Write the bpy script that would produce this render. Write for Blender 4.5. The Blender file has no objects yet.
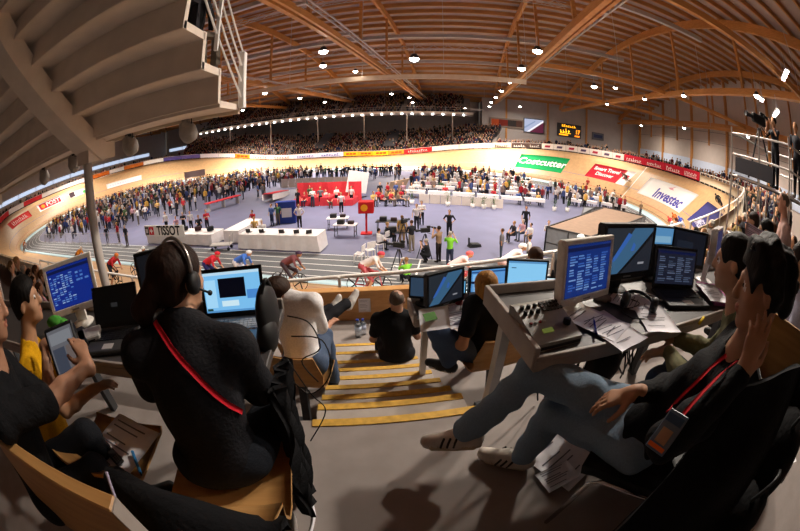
import bpy, math, random
import numpy as np
from mathutils import Vector, Matrix
random.seed(7)
RNG = np.random.default_rng(11)
SC = bpy.context.scene
COL = SC.collection
CZ = 6.5                                   # lens height above the infield floor
PI = math.pi

# ------------------------------------------------------------------ camera (10.5 mm fisheye)
LF, LK = 374.0, .713
def _cam_rot():
    p, r, y = math.radians(20.66), math.radians(.12), math.radians(7.8)
    d = np.array([math.sin(r)*math.cos(p), -math.cos(r)*math.cos(p), -math.sin(p)])
    up = -d
    f = np.array([0, 0, -1.]); f = f - up*(f@up); f /= np.linalg.norm(f)
    rt = np.cross(f, up)
    c, s = math.cos(y), math.sin(y)
    return np.array([[c, s, 0], [-s, c, 0], [0, 0, 1]]) @ np.array([rt, f, up])
CR = _cam_rot()
def view(px, py):
    u, v = (px-400)/LF, -(py-265.5)/LF
    r = math.hypot(u, v); th = math.asin(min(1, r*LK))/LK
    s = math.sin(th)/max(r, 1e-9)
    return CR @ np.array([u*s, v*s, -math.cos(th)])
def atz(px, py, z):                        # point of the view ray on the level z (above the infield)
    d = view(px, py); t = (z-CZ)/d[2]
    return Vector((d[0]*t, d[1]*t, z))
def aty(px, py, y):
    d = view(px, py); t = y/d[1]
    return Vector((d[0]*t, y, CZ+d[2]*t))
def atd(px, py, dist):
    d = view(px, py)*dist
    return Vector((d[0], d[1], CZ+d[2]))

# ------------------------------------------------------------------ materials
MATS = {}
def mat(name, col, rough=.6, metal=0., noise=0., scale=8., bump=0., emit=None, estr=1., kind=None, col2=None, spec=.4, trans=0., stretch=None, alpha=1.):
    if name in MATS: return MATS[name]
    m = bpy.data.materials.new(name); m.use_nodes = True
    nt = m.node_tree; b = nt.nodes['Principled BSDF']
    b.inputs['Base Color'].default_value = (*col, 1)
    b.inputs['Roughness'].default_value = rough
    b.inputs['Metallic'].default_value = metal
    b.inputs['Specular IOR Level'].default_value = spec
    if trans: b.inputs['Transmission Weight'].default_value = trans
    if alpha < 1: b.inputs['Alpha'].default_value = alpha
    if emit is not None:
        b.inputs['Emission Color'].default_value = (*emit, 1); b.inputs['Emission Strength'].default_value = estr
    if noise or col2 or bump or kind:
        tc = nt.nodes.new('ShaderNodeTexCoord'); mp = nt.nodes.new('ShaderNodeMapping')
        nt.links.new(tc.outputs['Object'], mp.inputs[0])
        if stretch: mp.inputs['Scale'].default_value = stretch
        if kind == 'wave':
            tx = nt.nodes.new('ShaderNodeTexWave'); tx.inputs['Scale'].default_value = scale
            tx.inputs['Distortion'].default_value = 6; tx.inputs['Detail'].default_value = 3; fac = tx.outputs['Fac']
        else:
            tx = nt.nodes.new('ShaderNodeTexNoise'); tx.inputs['Scale'].default_value = scale
            tx.inputs['Detail'].default_value = 5; fac = tx.outputs['Fac']
        nt.links.new(mp.outputs[0], tx.inputs['Vector'])
        if noise or col2:
            c2 = col2 or tuple(max(0, c*(1-noise)) for c in col)
            c1 = col if col2 else tuple(min(1, c*(1+noise*.6)) for c in col)
            rp = nt.nodes.new('ShaderNodeValToRGB')
            rp.color_ramp.elements[0].color = (*c2, 1); rp.color_ramp.elements[1].color = (*c1, 1)
            rp.color_ramp.elements[0].position = .3; rp.color_ramp.elements[1].position = .7
            nt.links.new(fac, rp.inputs[0]); nt.links.new(rp.outputs[0], b.inputs['Base Color'])
        if bump:
            bp = nt.nodes.new('ShaderNodeBump'); bp.inputs['Strength'].default_value = bump; bp.inputs['Distance'].default_value = .02
            nt.links.new(fac, bp.inputs['Height']); nt.links.new(bp.outputs[0], b.inputs['Normal'])
    MATS[name] = m
    return m
def hexc(h):
    h = h.lstrip('#'); v = [int(h[i:i+2], 16)/255 for i in (0, 2, 4)]
    return tuple(((c+.055)/1.055)**2.4 if c > .04045 else c/12.92 for c in v)
def cl(h, rough=.8, **k): return mat('c_'+h, hexc(h), rough, noise=k.pop('noise', .12), scale=k.pop('scale', 30), spec=k.pop('spec', .2 if rough >= .7 else .4), **k)
def em(h, s=1.): return mat('glow_%s_%g' % (h, s), (0, 0, 0), .5, emit=hexc(h), estr=s)

# ------------------------------------------------------------------ mesh builder
def rot(ax, deg): return Matrix.Rotation(math.radians(deg), 3, ax)
class MB:
    def __init__(s): s.v = []; s.f = []; s.m = []
    def add(s, vs, fs, m=0):
        o = len(s.v); s.v += [tuple(v) for v in vs]; s.f += [tuple(i+o for i in f) for f in fs]; s.m += [m]*len(fs); return s
    def box(s, c, d, R=None, m=0, bev=0.):
        hx, hy, hz = d[0]/2, d[1]/2, d[2]/2; c = Vector(c)
        if bev and min(d) > 2.2*bev:
            q = []
            for sx in (-1, 1):
                for sy in (-1, 1):
                    for sz in (-1, 1):
                        q += [(sx*hx, sy*(hy-bev), sz*(hz-bev)), (sx*(hx-bev), sy*hy, sz*(hz-bev)), (sx*(hx-bev), sy*(hy-bev), sz*hz)]
            I = lambda sx, sy, sz, k: 3*(4*(sx > 0)+2*(sy > 0)+(sz > 0))+k
            F = []
            for k, (A, B) in enumerate((((1, 2)), ((0, 2)), ((0, 1)))):
                for sg in (-1, 1):
                    l = []
                    for a, b in ((-1, -1), (1, -1), (1, 1), (-1, 1)):
                        t = [0, 0, 0]; t[k] = sg; t[A] = a; t[B] = b; l.append(I(*t, k))
                    F.append(l if (sg > 0) ^ (k == 1) else l[::-1])
            for k in range(3):
                A, B = [i for i in range(3) if i != k]
                for a in (-1, 1):
                    for b in (-1, 1):
                        t0 = [0]*3; t0[k] = -1; t0[A] = a; t0[B] = b; t1 = list(t0); t1[k] = 1
                        l = [I(*t0, A), I(*t1, A), I(*t1, B), I(*t0, B)]
                        F.append(l if (a*b > 0) ^ (k == 1) else l[::-1])
            for sx in (-1, 1):
                for sy in (-1, 1):
                    for sz in (-1, 1):
                        l = [I(sx, sy, sz, 0), I(sx, sy, sz, 1), I(sx, sy, sz, 2)]
                        F.append(l if sx*sy*sz > 0 else l[::-1])
        else:
            q = [(x, y, z) for x in (-hx, hx) for y in (-hy, hy) for z in (-hz, hz)]
            F = [(0, 1, 3, 2), (4, 6, 7, 5), (0, 4, 5, 1), (2, 3, 7, 6), (0, 2, 6, 4), (1, 5, 7, 3)]
        R = R or Matrix.Identity(3)
        return s.add([c+R@Vector(p) for p in q], F, m)
    def bar(s, a, b, w, h=None, m=0, up=(0, 0, 1)):
        a, b = Vector(a), Vector(b); h = h or w; d = (b-a); L = d.length; z = d.normalized()
        u = Vector(up); x = u.cross(z)
        if x.length < 1e-4: x = Vector((1, 0, 0)).cross(z)
        x.normalize(); y = z.cross(x)
        R = Matrix((x, y, z)).transposed()
        return s.box((a+b)/2, (w, h, L), R, m)
    def tube(s, pts, r, n=8, m=0, cap=True, rs=None):
        pts = [Vector(p) for p in pts]; rings = []; prev = None
        for i, p in enumerate(pts):
            t = (pts[min(i+1, len(pts)-1)]-pts[max(i-1, 0)])
            t = t.normalized() if t.length > 1e-9 else Vector((0, 0, 1))
            if prev is None:
                x = t.orthogonal().normalized()
            else:
                x = prev-t*prev.dot(t); x = x.normalized() if x.length > 1e-6 else t.orthogonal().normalized()
            prev = x; y = t.cross(x); rr = rs[i] if rs else r
            rings.append([p+(x*math.cos(a)+y*math.sin(a))*rr for a in [2*PI*k/n for k in range(n)]])
        vs = [q for g in rings for q in g]; fs = []
        for i in range(len(rings)-1):
            for k in range(n):
                fs.append((i*n+k, i*n+(k+1) % n, (i+1)*n+(k+1) % n, (i+1)*n+k))
        if cap: fs += [tuple(range(n))[::-1], tuple((len(rings)-1)*n+k for k in range(n))]
        return s.add(vs, fs, m)
    def lathe(s, prof, c=(0, 0, 0), n=16, R=None, m=0):
        R = R or Matrix.Identity(3); c = Vector(c); vs = []; fs = []
        for r, z in prof:
            for k in range(n):
                a = 2*PI*k/n; vs.append(c+R@Vector((r*math.cos(a), r*math.sin(a), z)))
        for i in range(len(prof)-1):
            for k in range(n): fs.append((i*n+k, i*n+(k+1) % n, (i+1)*n+(k+1) % n, (i+1)*n+k))
        fs += [tuple(range(n))[::-1], tuple((len(prof)-1)*n+k for k in range(n))]
        return s.add(vs, fs, m)
    def prism(s, poly, t0, t1, fn, m=0):
        n = len(poly)
        vs = [fn(p[0], p[1], t0) for p in poly]+[fn(p[0], p[1], t1) for p in poly]
        fs = [tuple(range(n))[::-1], tuple(range(n, 2*n))]+[(i, (i+1) % n, n+(i+1) % n, n+i) for i in range(n)]
        return s.add(vs, fs, m)
    def ell(s, c, r, R=None, m=0, n=10, k=7):
        prof = [(max(1e-4, math.sin(PI*i/k)), -math.cos(PI*i/k)) for i in range(k+1)]
        R = R or Matrix.Identity(3); c = Vector(c); vs = []; fs = []
        for a_, z in prof:
            for j in range(n):
                a = 2*PI*j/n; vs.append(c+R@Vector((a_*math.cos(a)*r[0], a_*math.sin(a)*r[1], z*r[2])))
        for i in range(k):
            for j in range(n): fs.append((i*n+j, i*n+(j+1) % n, (i+1)*n+(j+1) % n, (i+1)*n+j))
        return s.add(vs, fs, m)
    def sheet(s, rows, th, m=0):
        """a curved panel: rows of points, given a real thickness"""
        nr, nc = len(rows), len(rows[0]); P = [[Vector(p) for p in r] for r in rows]; N = []
        for i in range(nr):
            l = []
            for j in range(nc):
                du = P[min(i+1, nr-1)][j]-P[max(i-1, 0)][j]; dv = P[i][min(j+1, nc-1)]-P[i][max(j-1, 0)]
                x = du.cross(dv); l.append(x.normalized() if x.length > 1e-9 else Vector((0, 0, 1)))
            N.append(l)
        vs = [P[i][j]+N[i][j]*th/2 for i in range(nr) for j in range(nc)]+[P[i][j]-N[i][j]*th/2 for i in range(nr) for j in range(nc)]
        q = nr*nc; fs = []
        for i in range(nr-1):
            for j in range(nc-1):
                a, b, c, d = i*nc+j, i*nc+j+1, (i+1)*nc+j+1, (i+1)*nc+j
                fs += [(a, d, c, b), (q+a, q+b, q+c, q+d)]
        for i in range(nr-1):
            for j in (0, nc-1):
                a, b = i*nc+j, (i+1)*nc+j; fs.append((a, q+a, q+b, b) if j else (a, b, q+b, q+a))
        for j in range(nc-1):
            for i in (0, nr-1):
                a, b = i*nc+j, i*nc+j+1; fs.append((a, b, q+b, q+a) if i else (a, q+a, q+b, b))
        return s.add(vs, fs, m)
    def mesh(s, name, mats, smooth=False):
        me = bpy.data.meshes.new(name); me.from_pydata(s.v, [], s.f)
        for m in (mats if isinstance(mats, (list, tuple)) else [mats]): me.materials.append(m)
        me.polygons.foreach_set('material_index', s.m)
        if smooth: me.polygons.foreach_set('use_smooth', [True]*len(s.f))
        me.update(); return me
def link(name, me, parent=None):
    o = bpy.data.objects.new(name, me); COL.objects.link(o)
    if parent is not None: o.parent = parent
    return o
def obj(name, mb, mats, parent=None, smooth=False, M=None):
    o = link(name, mb.mesh(name, mats, smooth), parent)
    if M is not None: o.matrix_local = M
    return o
def tag(o, label, cat, group=None):
    o['label'] = label; o['category'] = cat
    if group: o['group'] = group
    return o
def thing(name, label, cat, loc=(0, 0, 0), rz=0., group=None):
    o = bpy.data.objects.new(name, None); COL.objects.link(o); o.empty_display_size = .1
    o.location = loc; o.rotation_euler = (0, 0, math.radians(rz))
    return tag(o, label, cat, group)
def struct(name, mb, mats, smooth=False, rz=0.):
    o = obj(name, mb, mats, None, smooth); o['kind'] = 'structure'; o.rotation_euler[2] = math.radians(rz); return o
def dup(root, loc, rz=None, label=None, group=None):
    r = root.copy(); COL.objects.link(r); r.location = loc
    if rz is not None: r.rotation_euler = (0, 0, math.radians(rz))
    if label: r['label'] = label
    if group: r['group'] = group
    for ch in list(root.children):
        c = ch.copy(); COL.objects.link(c); c.parent = r
        for g in ch.children:
            d = g.copy(); COL.objects.link(d); d.parent = c
    return r
def text_mesh(txt, size, fn, mats, name, parent=None, depth=.004, bold=0., shear=0.):
    """letters as a solid mesh, each point sent through fn(u, v, w)"""
    cu = bpy.data.curves.new('tmp', 'FONT'); cu.body = txt; cu.size = size; cu.align_x = 'CENTER'; cu.align_y = 'CENTER'
    cu.extrude = depth/2; cu.offset = bold; cu.resolution_u = 3; cu.shear = shear
    t = bpy.data.objects.new('tmp', cu); COL.objects.link(t)
    me = bpy.data.meshes.new_from_object(t.evaluated_get(bpy.context.evaluated_depsgraph_get()))
    bpy.data.objects.remove(t); bpy.data.curves.remove(cu)
    for v in me.vertices: v.co = Vector(fn(v.co.x, v.co.y, v.co.z+depth/2))
    me.materials.clear(); me.materials.append(mats); me.update()
    return link(name, me, parent)

# ------------------------------------------------------------------ the stadium's own axes
SROT = -17.5
_c, _s = math.cos(math.radians(SROT)), math.sin(math.radians(SROT))
def S(x, y, z=0.): return Vector((x*_c-y*_s, x*_s+y*_c, z))
def Sinv(p): return Vector((p[0]*_c+p[1]*_s, -p[0]*_s+p[1]*_c, p[2] if len(p) > 2 else 0))
# 250 m track: inner edge, two straights and two banked bends
XB, XL, YC, RI = -2.5, -49.0, 38.3, 24.7
STR = XB-XL
LEN = 2*STR+2*PI*RI
def sm(t): t = max(0., min(1., t)); return t*t*(3-2*t)
def inner(s):
    """s runs round the inner edge: near straight leftwards, left bend, far straight, right bend; returns point, outward normal, bank angle"""
    s = s % LEN
    if s < STR:
        d = -min(s, STR-s); p = (XB-s, YC-RI); n = (0, -1)
    elif s < STR+PI*RI:
        a = (s-STR)/RI; p = (XL-RI*math.sin(a), YC-RI*math.cos(a)); n = (-math.sin(a), -math.cos(a)); d = min(s-STR, STR+PI*RI-s)
    elif s < 2*STR+PI*RI:
        q = s-STR-PI*RI; d = -min(q, STR-q); p = (XL+q, YC+RI); n = (0, 1)
    else:
        q = s-2*STR-PI*RI; a = q/RI; p = (XB+RI*math.sin(a), YC+RI*math.cos(a)); n = (math.sin(a), math.cos(a)); d = min(q, PI*RI-q)
    d0 = 15. if p[1] > YC else 6.
    b = sm((d+d0)/(d0+20.))
    return p, n, math.radians(13.+31.5*b)
def tp(s, w, h=0.):
    """point on the banked track: w metres up the slope from the inner edge, h above the boards"""
    p, n, b = inner(s)
    if w < 0: return S(p[0]+n[0]*w, p[1]+n[1]*w, .25+.22*w+h)
    r, z = w*math.cos(b)-h*math.sin(b), .25+w*math.sin(b)+h*math.cos(b)
    return S(p[0]+n[0]*r, p[1]+n[1]*r, z)
def tv(s, w, z):
    """w metres up the slope and z metres straight up from there"""
    p = tp(s, w); return Vector((p.x, p.y, p.z+z))
def ring(s0, s1, n, f): return [f(s0+(s1-s0)*i/n) for i in range(n+1)]
# ------------------------------------------------------------------ colours of the place
M_TRACK = mat('pine_boards', (.56, .345, .17), .45, noise=.12, scale=2.2, kind=None, stretch=(1, 1, 1))
M_BLUE = mat('light_blue_band', (.47, .66, .74), .5, noise=.06, scale=3)
M_FLOOR = mat('infield_blue_grey', (.125, .128, .215), .55, noise=.10, scale=.6)
M_LANE = mat('lane_grey', (.10, .104, .115), .6, noise=.10, scale=1.2)
M_WHITE = mat('white_paint', (.8, .79, .78), .6, noise=.04, scale=5)
M_LINE = mat('dark_line', (.10, .05, .03), .6, noise=.1, scale=5)
M_GLULAM = mat('glulam', (.62, .29, .085), .5, col2=(.48, .20, .05), scale=1.5, stretch=(1, 1, 9))
M_PURLIN = mat('roof_timber', (.56, .26, .08), .6, col2=(.42, .18, .05), scale=2, stretch=(.3, 6, 6))
M_DECK = mat('roof_deck', (.40, .29, .25), .7, noise=.16, scale=.5)
M_STEEL = mat('pale_steel', (.52, .49, .47), .45, .3, noise=.08, scale=6)
M_DSTEEL = mat('dark_steel', (.06, .06, .065), .5, .5, noise=.1, scale=9)
M_WALL = mat('wall_panel', (.62, .53, .48), .8, noise=.05, scale=.8)
M_CONC = mat('concrete', (.29, .252, .235), .85, noise=.13, scale=5, bump=.12)
M_PALE = mat('pale_concrete', (.70, .61, .53), .8, noise=.08, scale=3, bump=.05)
M_CREAM = mat('cream_timber', (.66, .50, .34), .6, noise=.08, scale=2)
# ------------------------------------------------------------------ track, infield, lanes
def strip(name, w0, w1, h0, h1, n, m, s0=0., s1=LEN, nw=1, smooth=True):
    b = MB(); rows = ring(s0, s1, n, lambda s: [tp(s, w0+(w1-w0)*j/nw, h0) for j in range(nw+1)])
    vs = [p for r in rows for p in r]; q = nw+1
    vs2 = [p-Vector((0, 0, .12)) for p in vs]; o = len(vs); fs = []
    for i in range(n):
        for j in range(nw):
            a = i*q+j; fs.append((a, a+q, a+q+1, a+1)); fs.append((o+a, o+a+1, o+a+q+1, o+a+q))
        a = i*q; fs.append((a, o+a, o+a+q, a+q)); a = i*q+nw; fs.append((a, a+q, o+a+q, o+a))
    b.add(vs+vs2, fs)
    return b
struct('track_floor', strip('t', 0, 7.0, 0, 0, 240, M_TRACK, nw=6), M_TRACK, True)
struct('inner_band_floor', strip('t', -1.0, 0, .005, .005, 240, M_BLUE), M_BLUE, True)
def tline(name, w, wd, m, s0=0, s1=LEN, n=240):
    b = MB(); rows = ring(s0, s1, n, lambda s: (tp(s, w, .006), tp(s, w+wd, .006)))
    b.add([p for r in rows for p in r], [(2*i, 2*i+2, 2*i+3, 2*i+1) for i in range(n)]); o = struct(name, b, m, True); return o
tline('black_line_trim', .20, .05, M_LINE); tline('red_line_trim', .85, .05, mat('red_line', (.5, .06, .04), .6, noise=.05, scale=4))
tline('blue_line_trim', 2.45, .05, mat('blue_line', (.08, .12, .4), .6, noise=.05, scale=4))
bb = MB()
for s_ in (202.6, 140.3, 16.0):                       # white cross lines on the boards
    r = [(tp(s_, .0+7*i/8, .007), tp(s_+.12, .0+7*i/8, .007)) for i in range(9)]
    bb.add([p for q in r for p in q], [(2*i, 2*i+1, 2*i+3, 2*i+2) for i in range(8)])
    break
struct('cross_line_trim', bb, M_WHITE)
# infield: one flat floor, a grey running lane ring painted round its rim
b = MB(); poly = ring(0, LEN, 160, lambda s: tp(s, -.9)); poly = [Vector((p.x, p.y, 0)) for p in poly[:-1]]
ctr = S((XB+XL)/2, YC, 0); n = len(poly)
b.add(poly+[ctr], [(i, n, (i+1) % n) for i in range(n)]); struct('infield_floor', b, M_FLOOR)
def off(s, d, z=.0):                                   # d metres inside the track's inner edge, on the floor
    p, nn, _ = inner(s); return S(p[0]-nn[0]*d, p[1]-nn[1]*d, z)
b = MB(); r = ring(0, LEN, 200, lambda s: (off(s, .9, .004), off(s, 4.4, .004)))
b.add([p for q in r for p in q], [(2*i, 2*i+1, 2*i+3, 2*i+2) for i in range(200)]); struct('running_lane_floor', b, M_LANE, True)
b = MB()
for d in (1.35, 2.1, 2.85, 3.6, 4.35):
    r = ring(0, LEN, 200, lambda s: (off(s, d, .007), off(s, d+.06, .007))); b.add([p for q in r for p in q], [(2*i, 2*i+1, 2*i+3, 2*i+2) for i in range(200)])
r = [off(-.6, 1.35, .008), off(-.5, 1.35, .008), off(-.5, 4.4, .008), off(-.6, 4.4, .008)]; b.add(r, [(0, 1, 2, 3)])
struct('lane_line_trim', b, M_WHITE, True)
for k, d in (('1', 1.72), ('2', 2.48), ('3', 3.23)):
    o = text_mesh(k, .75, lambda u, v, w: off(.55-v*.9, d+u*.8-.0, .006+w*.3), M_WHITE, 'lane_number_trim', depth=.006, bold=.02); o['kind'] = 'structure'
# ground under everything, walls
b = MB(); b.box((-25, 36, -.6), (190, 130, 1.0)); struct('ground', b, M_CONC, rz=SROT)
WZ = 26.
b = MB(); b.box((45.3, 38, WZ/2), (.5, 112, WZ)); struct('wall_right', b, M_WALL, rz=SROT)
b = MB(); b.box((-99, 38, WZ/2), (.5, 112, WZ)); struct('wall_left', b, M_WALL, rz=SROT)
b = MB(); b.box((25, 86.3, WZ/2), (41, .5, WZ)); b.box((-48, 96, WZ/2), (104, .5, WZ)); b.box((4.5, 91, WZ/2), (.4, 10, WZ)); struct('wall_far', b, mat('grey_wall', (.46, .41, .40), .8, noise=.06, scale=.7), rz=SROT)
b = MB(); b.box((-27, -17, WZ/2), (146, .5, WZ)); struct('wall_back', b, M_WALL, rz=SROT)
k = 0
for y in (84.3, 71.9, 59.5, 47.1, 34.7, 22.3, 9.9, -2.5):
    b = MB(); b.box((44.8, y, WZ/2), (.5, .42, WZ)); o = struct('wall_pillar', b, M_GLULAM, rz=SROT)
for y in (78.1, 65.7, 53.3, 40.9, 28.5):
    b = MB(); b.box((44.9, y, 18.5), (.35, .25, 14)); struct('wall_pillar', b, M_GLULAM, rz=SROT)
for x in (10, 20, 30, 40):
    b = MB(); b.box((x, 85.9, WZ/2), (.42, .4, WZ)); struct('wall_pillar', b, M_GLULAM, rz=SROT)
for z in (12.0, 14.0):                                  # cables along the end wall
    b = MB(); b.bar((44.95, 5, z), (44.95, 84, z), .05, .05); struct('wall_cable_trim', b, M_DSTEEL, rz=SROT)
b = MB(); b.bar((44.3, 52, 17.3), (44.3, 22, 13.4), .3, .45); struct('wall_brace_beam', b, M_GLULAM, rz=SROT)
M_DADO = mat('pale_blue_dado', (.66, .74, .92), .6, noise=.05, scale=2)
b = MB(); b.box((44.95, 43, 7.3), (.12, 84, 2.2)); struct('wall_dado_trim', b, M_DADO, rz=SROT)
M_WIN = mat('window_strip', (.7, .8, .95), .3, emit=(.62, .76, 1.), estr=.85)
for i in range(14): b = MB(); b.box((-98.7, -12+7.2*i, CZ+1.5), (.1, 6.9, 1.0)); o = struct('window_%d' % (i+1), b, M_WIN, rz=SROT)
for i in range(4): b = MB(); b.box((-95+7.2*i, 95.7, CZ+1.5), (6.9, .1, 1.0)); o = struct('window_%d' % (i+15), b, M_WIN, rz=SROT)
# ------------------------------------------------------------------ roof
def roofz(y): return CZ+max(8.2, 16.2-.0043*(y-43)**2)
b = MB(); ys = [-17+i*(113/40) for i in range(41)]
rows = [[(x, y, roofz(y)+1.0) for x in (-99, -60, -20, 10, 45.5)] for y in ys]; b.sheet(rows, .2); struct('ceiling', b, M_DECK, rz=SROT)
for i, y in enumerate([-9+2.6*i for i in range(40)]):
    b = MB(); b.box((-27, y, roofz(y)+.62), (145, .2, .6)); struct('roof_beam', b, M_PURLIN, rz=SROT)
TX = (-91, -74.5, -58, -41.8, -25.5, -9.3, 6.9, 23.0, 39.2)
for i, x in enumerate(TX):
    t = thing('roof_truss', 'arched timber roof truss, %s of nine counted from the scoreboard end wall' % ('ninth', 'eighth', 'seventh', 'sixth', 'fifth', 'fourth', 'third', 'second', 'first')[i], 'roof truss', (0, 0, 0), SROT, 'timber roof trusses')
    yy = [-13+(100.0/30)*j for j in range(31)]
    b = MB()
    for j in range(30): b.bar((x, yy[j], roofz(yy[j])-.1), (x, yy[j+1]+.03, roofz(yy[j+1])-.1), .32, .95)
    obj('top_chord', b, M_GLULAM, t)
    b = MB(); b.box((x, 36, CZ+7.75), (.34, 96, .55)); b.box((x+.45, 36, CZ+7.75), (.2, 96, .45))
    obj('bottom_chord', b, M_GLULAM, t)
    for y in (9, 21, 33, 45, 57, 69):
        b = MB(); b.box((x, y, (CZ+8.02+roofz(y)-.5)/2), (.26, .3, roofz(y)-.5-CZ-8.02)); obj('post', b, M_GLULAM, t)
    if x > -30:
        b = MB(); b.bar((x+.9, -8, CZ+8.1), (x+.9, 82, CZ+8.1), .1, .1); b.bar((x+1.3, -8, CZ+8.1), (x+1.3, 82, CZ+8.1), .1, .1)
        for j in range(45): b.bar((x+.9, -8+2*j, CZ+8.1), (x+1.3, -7+2*j, CZ+8.1), .05)
        for j in range(12): b.box((x+.7, -6+8*j, CZ+8.0), (.9, .3, .25))
        obj('cable_tray', b, M_STEEL, t)
# pale gantries slung across the hall
def gantry(label, p0, p1, w, h, m, rods):
    t = thing('lighting_gantry', label, 'gantry', (0, 0, 0), SROT)
    b = MB(); b.bar(p0, p1, w, h); obj('boom', b, m, t)
    for q in rods:
        P = Vector(p0).lerp(Vector(p1), q); b = MB(); b.bar(P, (P.x, P.y, roofz(P.y)+.3), .05); obj('hanger_rod', b, M_STEEL, t)
    return t
gantry('long cream gantry hung across the middle of the hall below the roof', (-62, 38.3, CZ+6.2), (6.6, 38.3, CZ+6.2), .35, .5, M_CREAM, [i/8 for i in range(9)])
gantry('thin pale gantry with lamps in front of the far upper stand', (-60, 80, CZ+5.7), (4.5, 80, CZ+5.7), .3, .3, M_STEEL, [i/6 for i in range(7)])
gantry('timber gantry above the near bend with strip lamps at its end', (6.9, 12.4, CZ+7.7), (24, 12.4, CZ+7.7), .3, .45, M_GLULAM, (.1, .9))
gantry('long timber rail with lamps running along the end wall', (38.0, -8, CZ+7.0), (38.0, 84, CZ+7.0), .3, .4, M_GLULAM, [i/7 for i in range(8)])
gantry('cross beam between the first and third trusses over the bend', (6.9, 36, CZ+7.9), (39, 36, CZ+7.9), .28, .45, M_GLULAM, (.3, .7))
gantry('cross beam hung over the far side of the bend', (6.9, 57, CZ+7.9), (39, 57, CZ+7.9), .28, .45, M_GLULAM, (.3, .7))
for yy_, zz in ((28, 14.4), (50, 15.0), (62, 13.5)):   # ducts under the deck
    gantry('grey ventilation duct under the roof deck %s' % {28: 'nearest of three', 50: 'pale middle one of three', 62: 'farthest of three'}[yy_], (-60, yy_, CZ+zz-.7), (24, yy_, CZ+zz-.7), .5, .5, M_STEEL, ())
# lattice stage trusses just under the roof
def lattice(b, p0, p1, w, n, r=.035):
    p0, p1 = Vector(p0), Vector(p1); d = (p1-p0); x = Vector((0, 0, 1)).cross(d).normalized()*w; z = Vector((0, 0, w*1.6))
    C = [(-x, 0*z), (x, 0*z), (0*x, z)]
    for a, c in C: b.tube([p0+a+c, p1+a+c], r, 5)
    for i in range(n):
        q0, q1 = p0+d*(i/n), p0+d*((i+1)/n)
        for (a, c), (e, f) in ((C[0], C[2]), (C[1], C[2]), (C[0], C[1])):
            b.tube([q0+a+c, q1+e+f] if i % 2 == 0 else [q0+e+f, q1+a+c], r*.6, 4)
for i, y in enumerate((20., 26., 45.)):
    t = thing('lattice_truss', ('nearest', 'second nearest', 'farthest')[i]+' silver lattice truss slung below the roof timbers', 'truss', (0, 0, 0), SROT, 'silver lattice trusses')
    b = MB(); lattice(b, (-24, y, CZ+11.0), (8, y, CZ+11.0), .3, 36); obj('lattice', b, M_STEEL, t)
# ------------------------------------------------------------------ lamps
M_LENS = mat('lamp_lens', (1, 1, 1), .4, emit=(1., .93, .84), estr=45)
M_LENSV = mat('lamp_lens_violet', (1, 1, 1), .4, emit=(.93, .88, 1.), estr=30)
def lamp_proto():
    t = thing('flood_lamp', 'x', 'lamp')
    b = MB(); b.lathe([(.10, .34), (.16, .30), (.30, .06), (.33, 0.), (.30, .01)], n=14); obj('reflector', b, M_DSTEEL, t, True)
    b = MB(); b.lathe([(.02, -.17), (.12, -.16), (.21, -.11), (.27, -.03), (.29, .02)], n=14); obj('lens', b, M_LENS, t, True)  # dome swollen below the rim to stand in for the lamp's glare
    b = MB(); b.bar((0, 0, .3), (0, 0, .95), .05); b.bar((-.2, 0, .32), (.2, 0, .32), .05); obj('hanger', b, M_STEEL, t)
    return t
LP = lamp_proto()
LAMPS = [
 (5.6, 9, 7.0, 1.3), (5.6, 12.5, 7.0, 1.3), (-10.6, 7, 7.0, 1.3), (5.6, 27, 7.0, 1.3), (5.6, 35, 7.0, 1.3), (5.6, 44.5, 7.0, 1), (5.6, 54, 7.0, 1), (5.6, 64, 7.0, 1), (5.6, 74, 7.0, 1), (5.6, 80, 6.6, 1),  # first three: fixtures added out of view to carry the tribune's fill lights
 (-10.6, 27, 7.0, 1.3), (-12.7, 32.3, 6.9, 1.1), (-4.2, 32.1, 6.9, 1.5), (-11, 37.2, 6.9, .9), (-12, 62, 7.0, 1), (-10.0, 69.4, 7.0, .9), (-10.3, 76, 6.6, .9),
 (14.6, 39, 7.0, 1.2), (16.4, 36.9, 7.0, .8), (21.6, 39.3, 7.0, .9), (21.6, 30, 7.0, .9), (21.6, 17.8, 7.0, 1.1), (21.6, 52, 7.0, .9),
 (37.6, 34.1, 6.5, 1), (37.6, 52.5, 6.5, 1), (37.6, 70.2, 6.5, 1), (37.6, 22, 6.5, 1),
 (-27, 58, 7.0, 1.2), (-27, 46, 7.0, 1.2), (-27, 70, 7.0, 1), (-43, 64, 7.0, 1.1), (-43, 40, 7.0, 1.2), (-60, 52, 7.0, 1.2), (-60, 30, 7.0, 1.2), (-76, 40, 7.0, 1.2), (-76, 28, 7.0, 1.2), (-80, 52, 7.0, 1.2), (12, 78, 7.0, 1.), (-27, 22, 7.0, 1.1), (-43, 18, 7.0, 1.1),  # the left-side ones are unseen lamps, added to light that bend
 (-29, 79.5, 5.3, .9), (-24, 79.5, 5.3, .9), (-15, 79.5, 5.3, .9), (-1.5, 79.5, 5.9, .9), (.4, 79.5, 5.9, .9), (-38, 79.5, 5.3, .9)]
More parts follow.
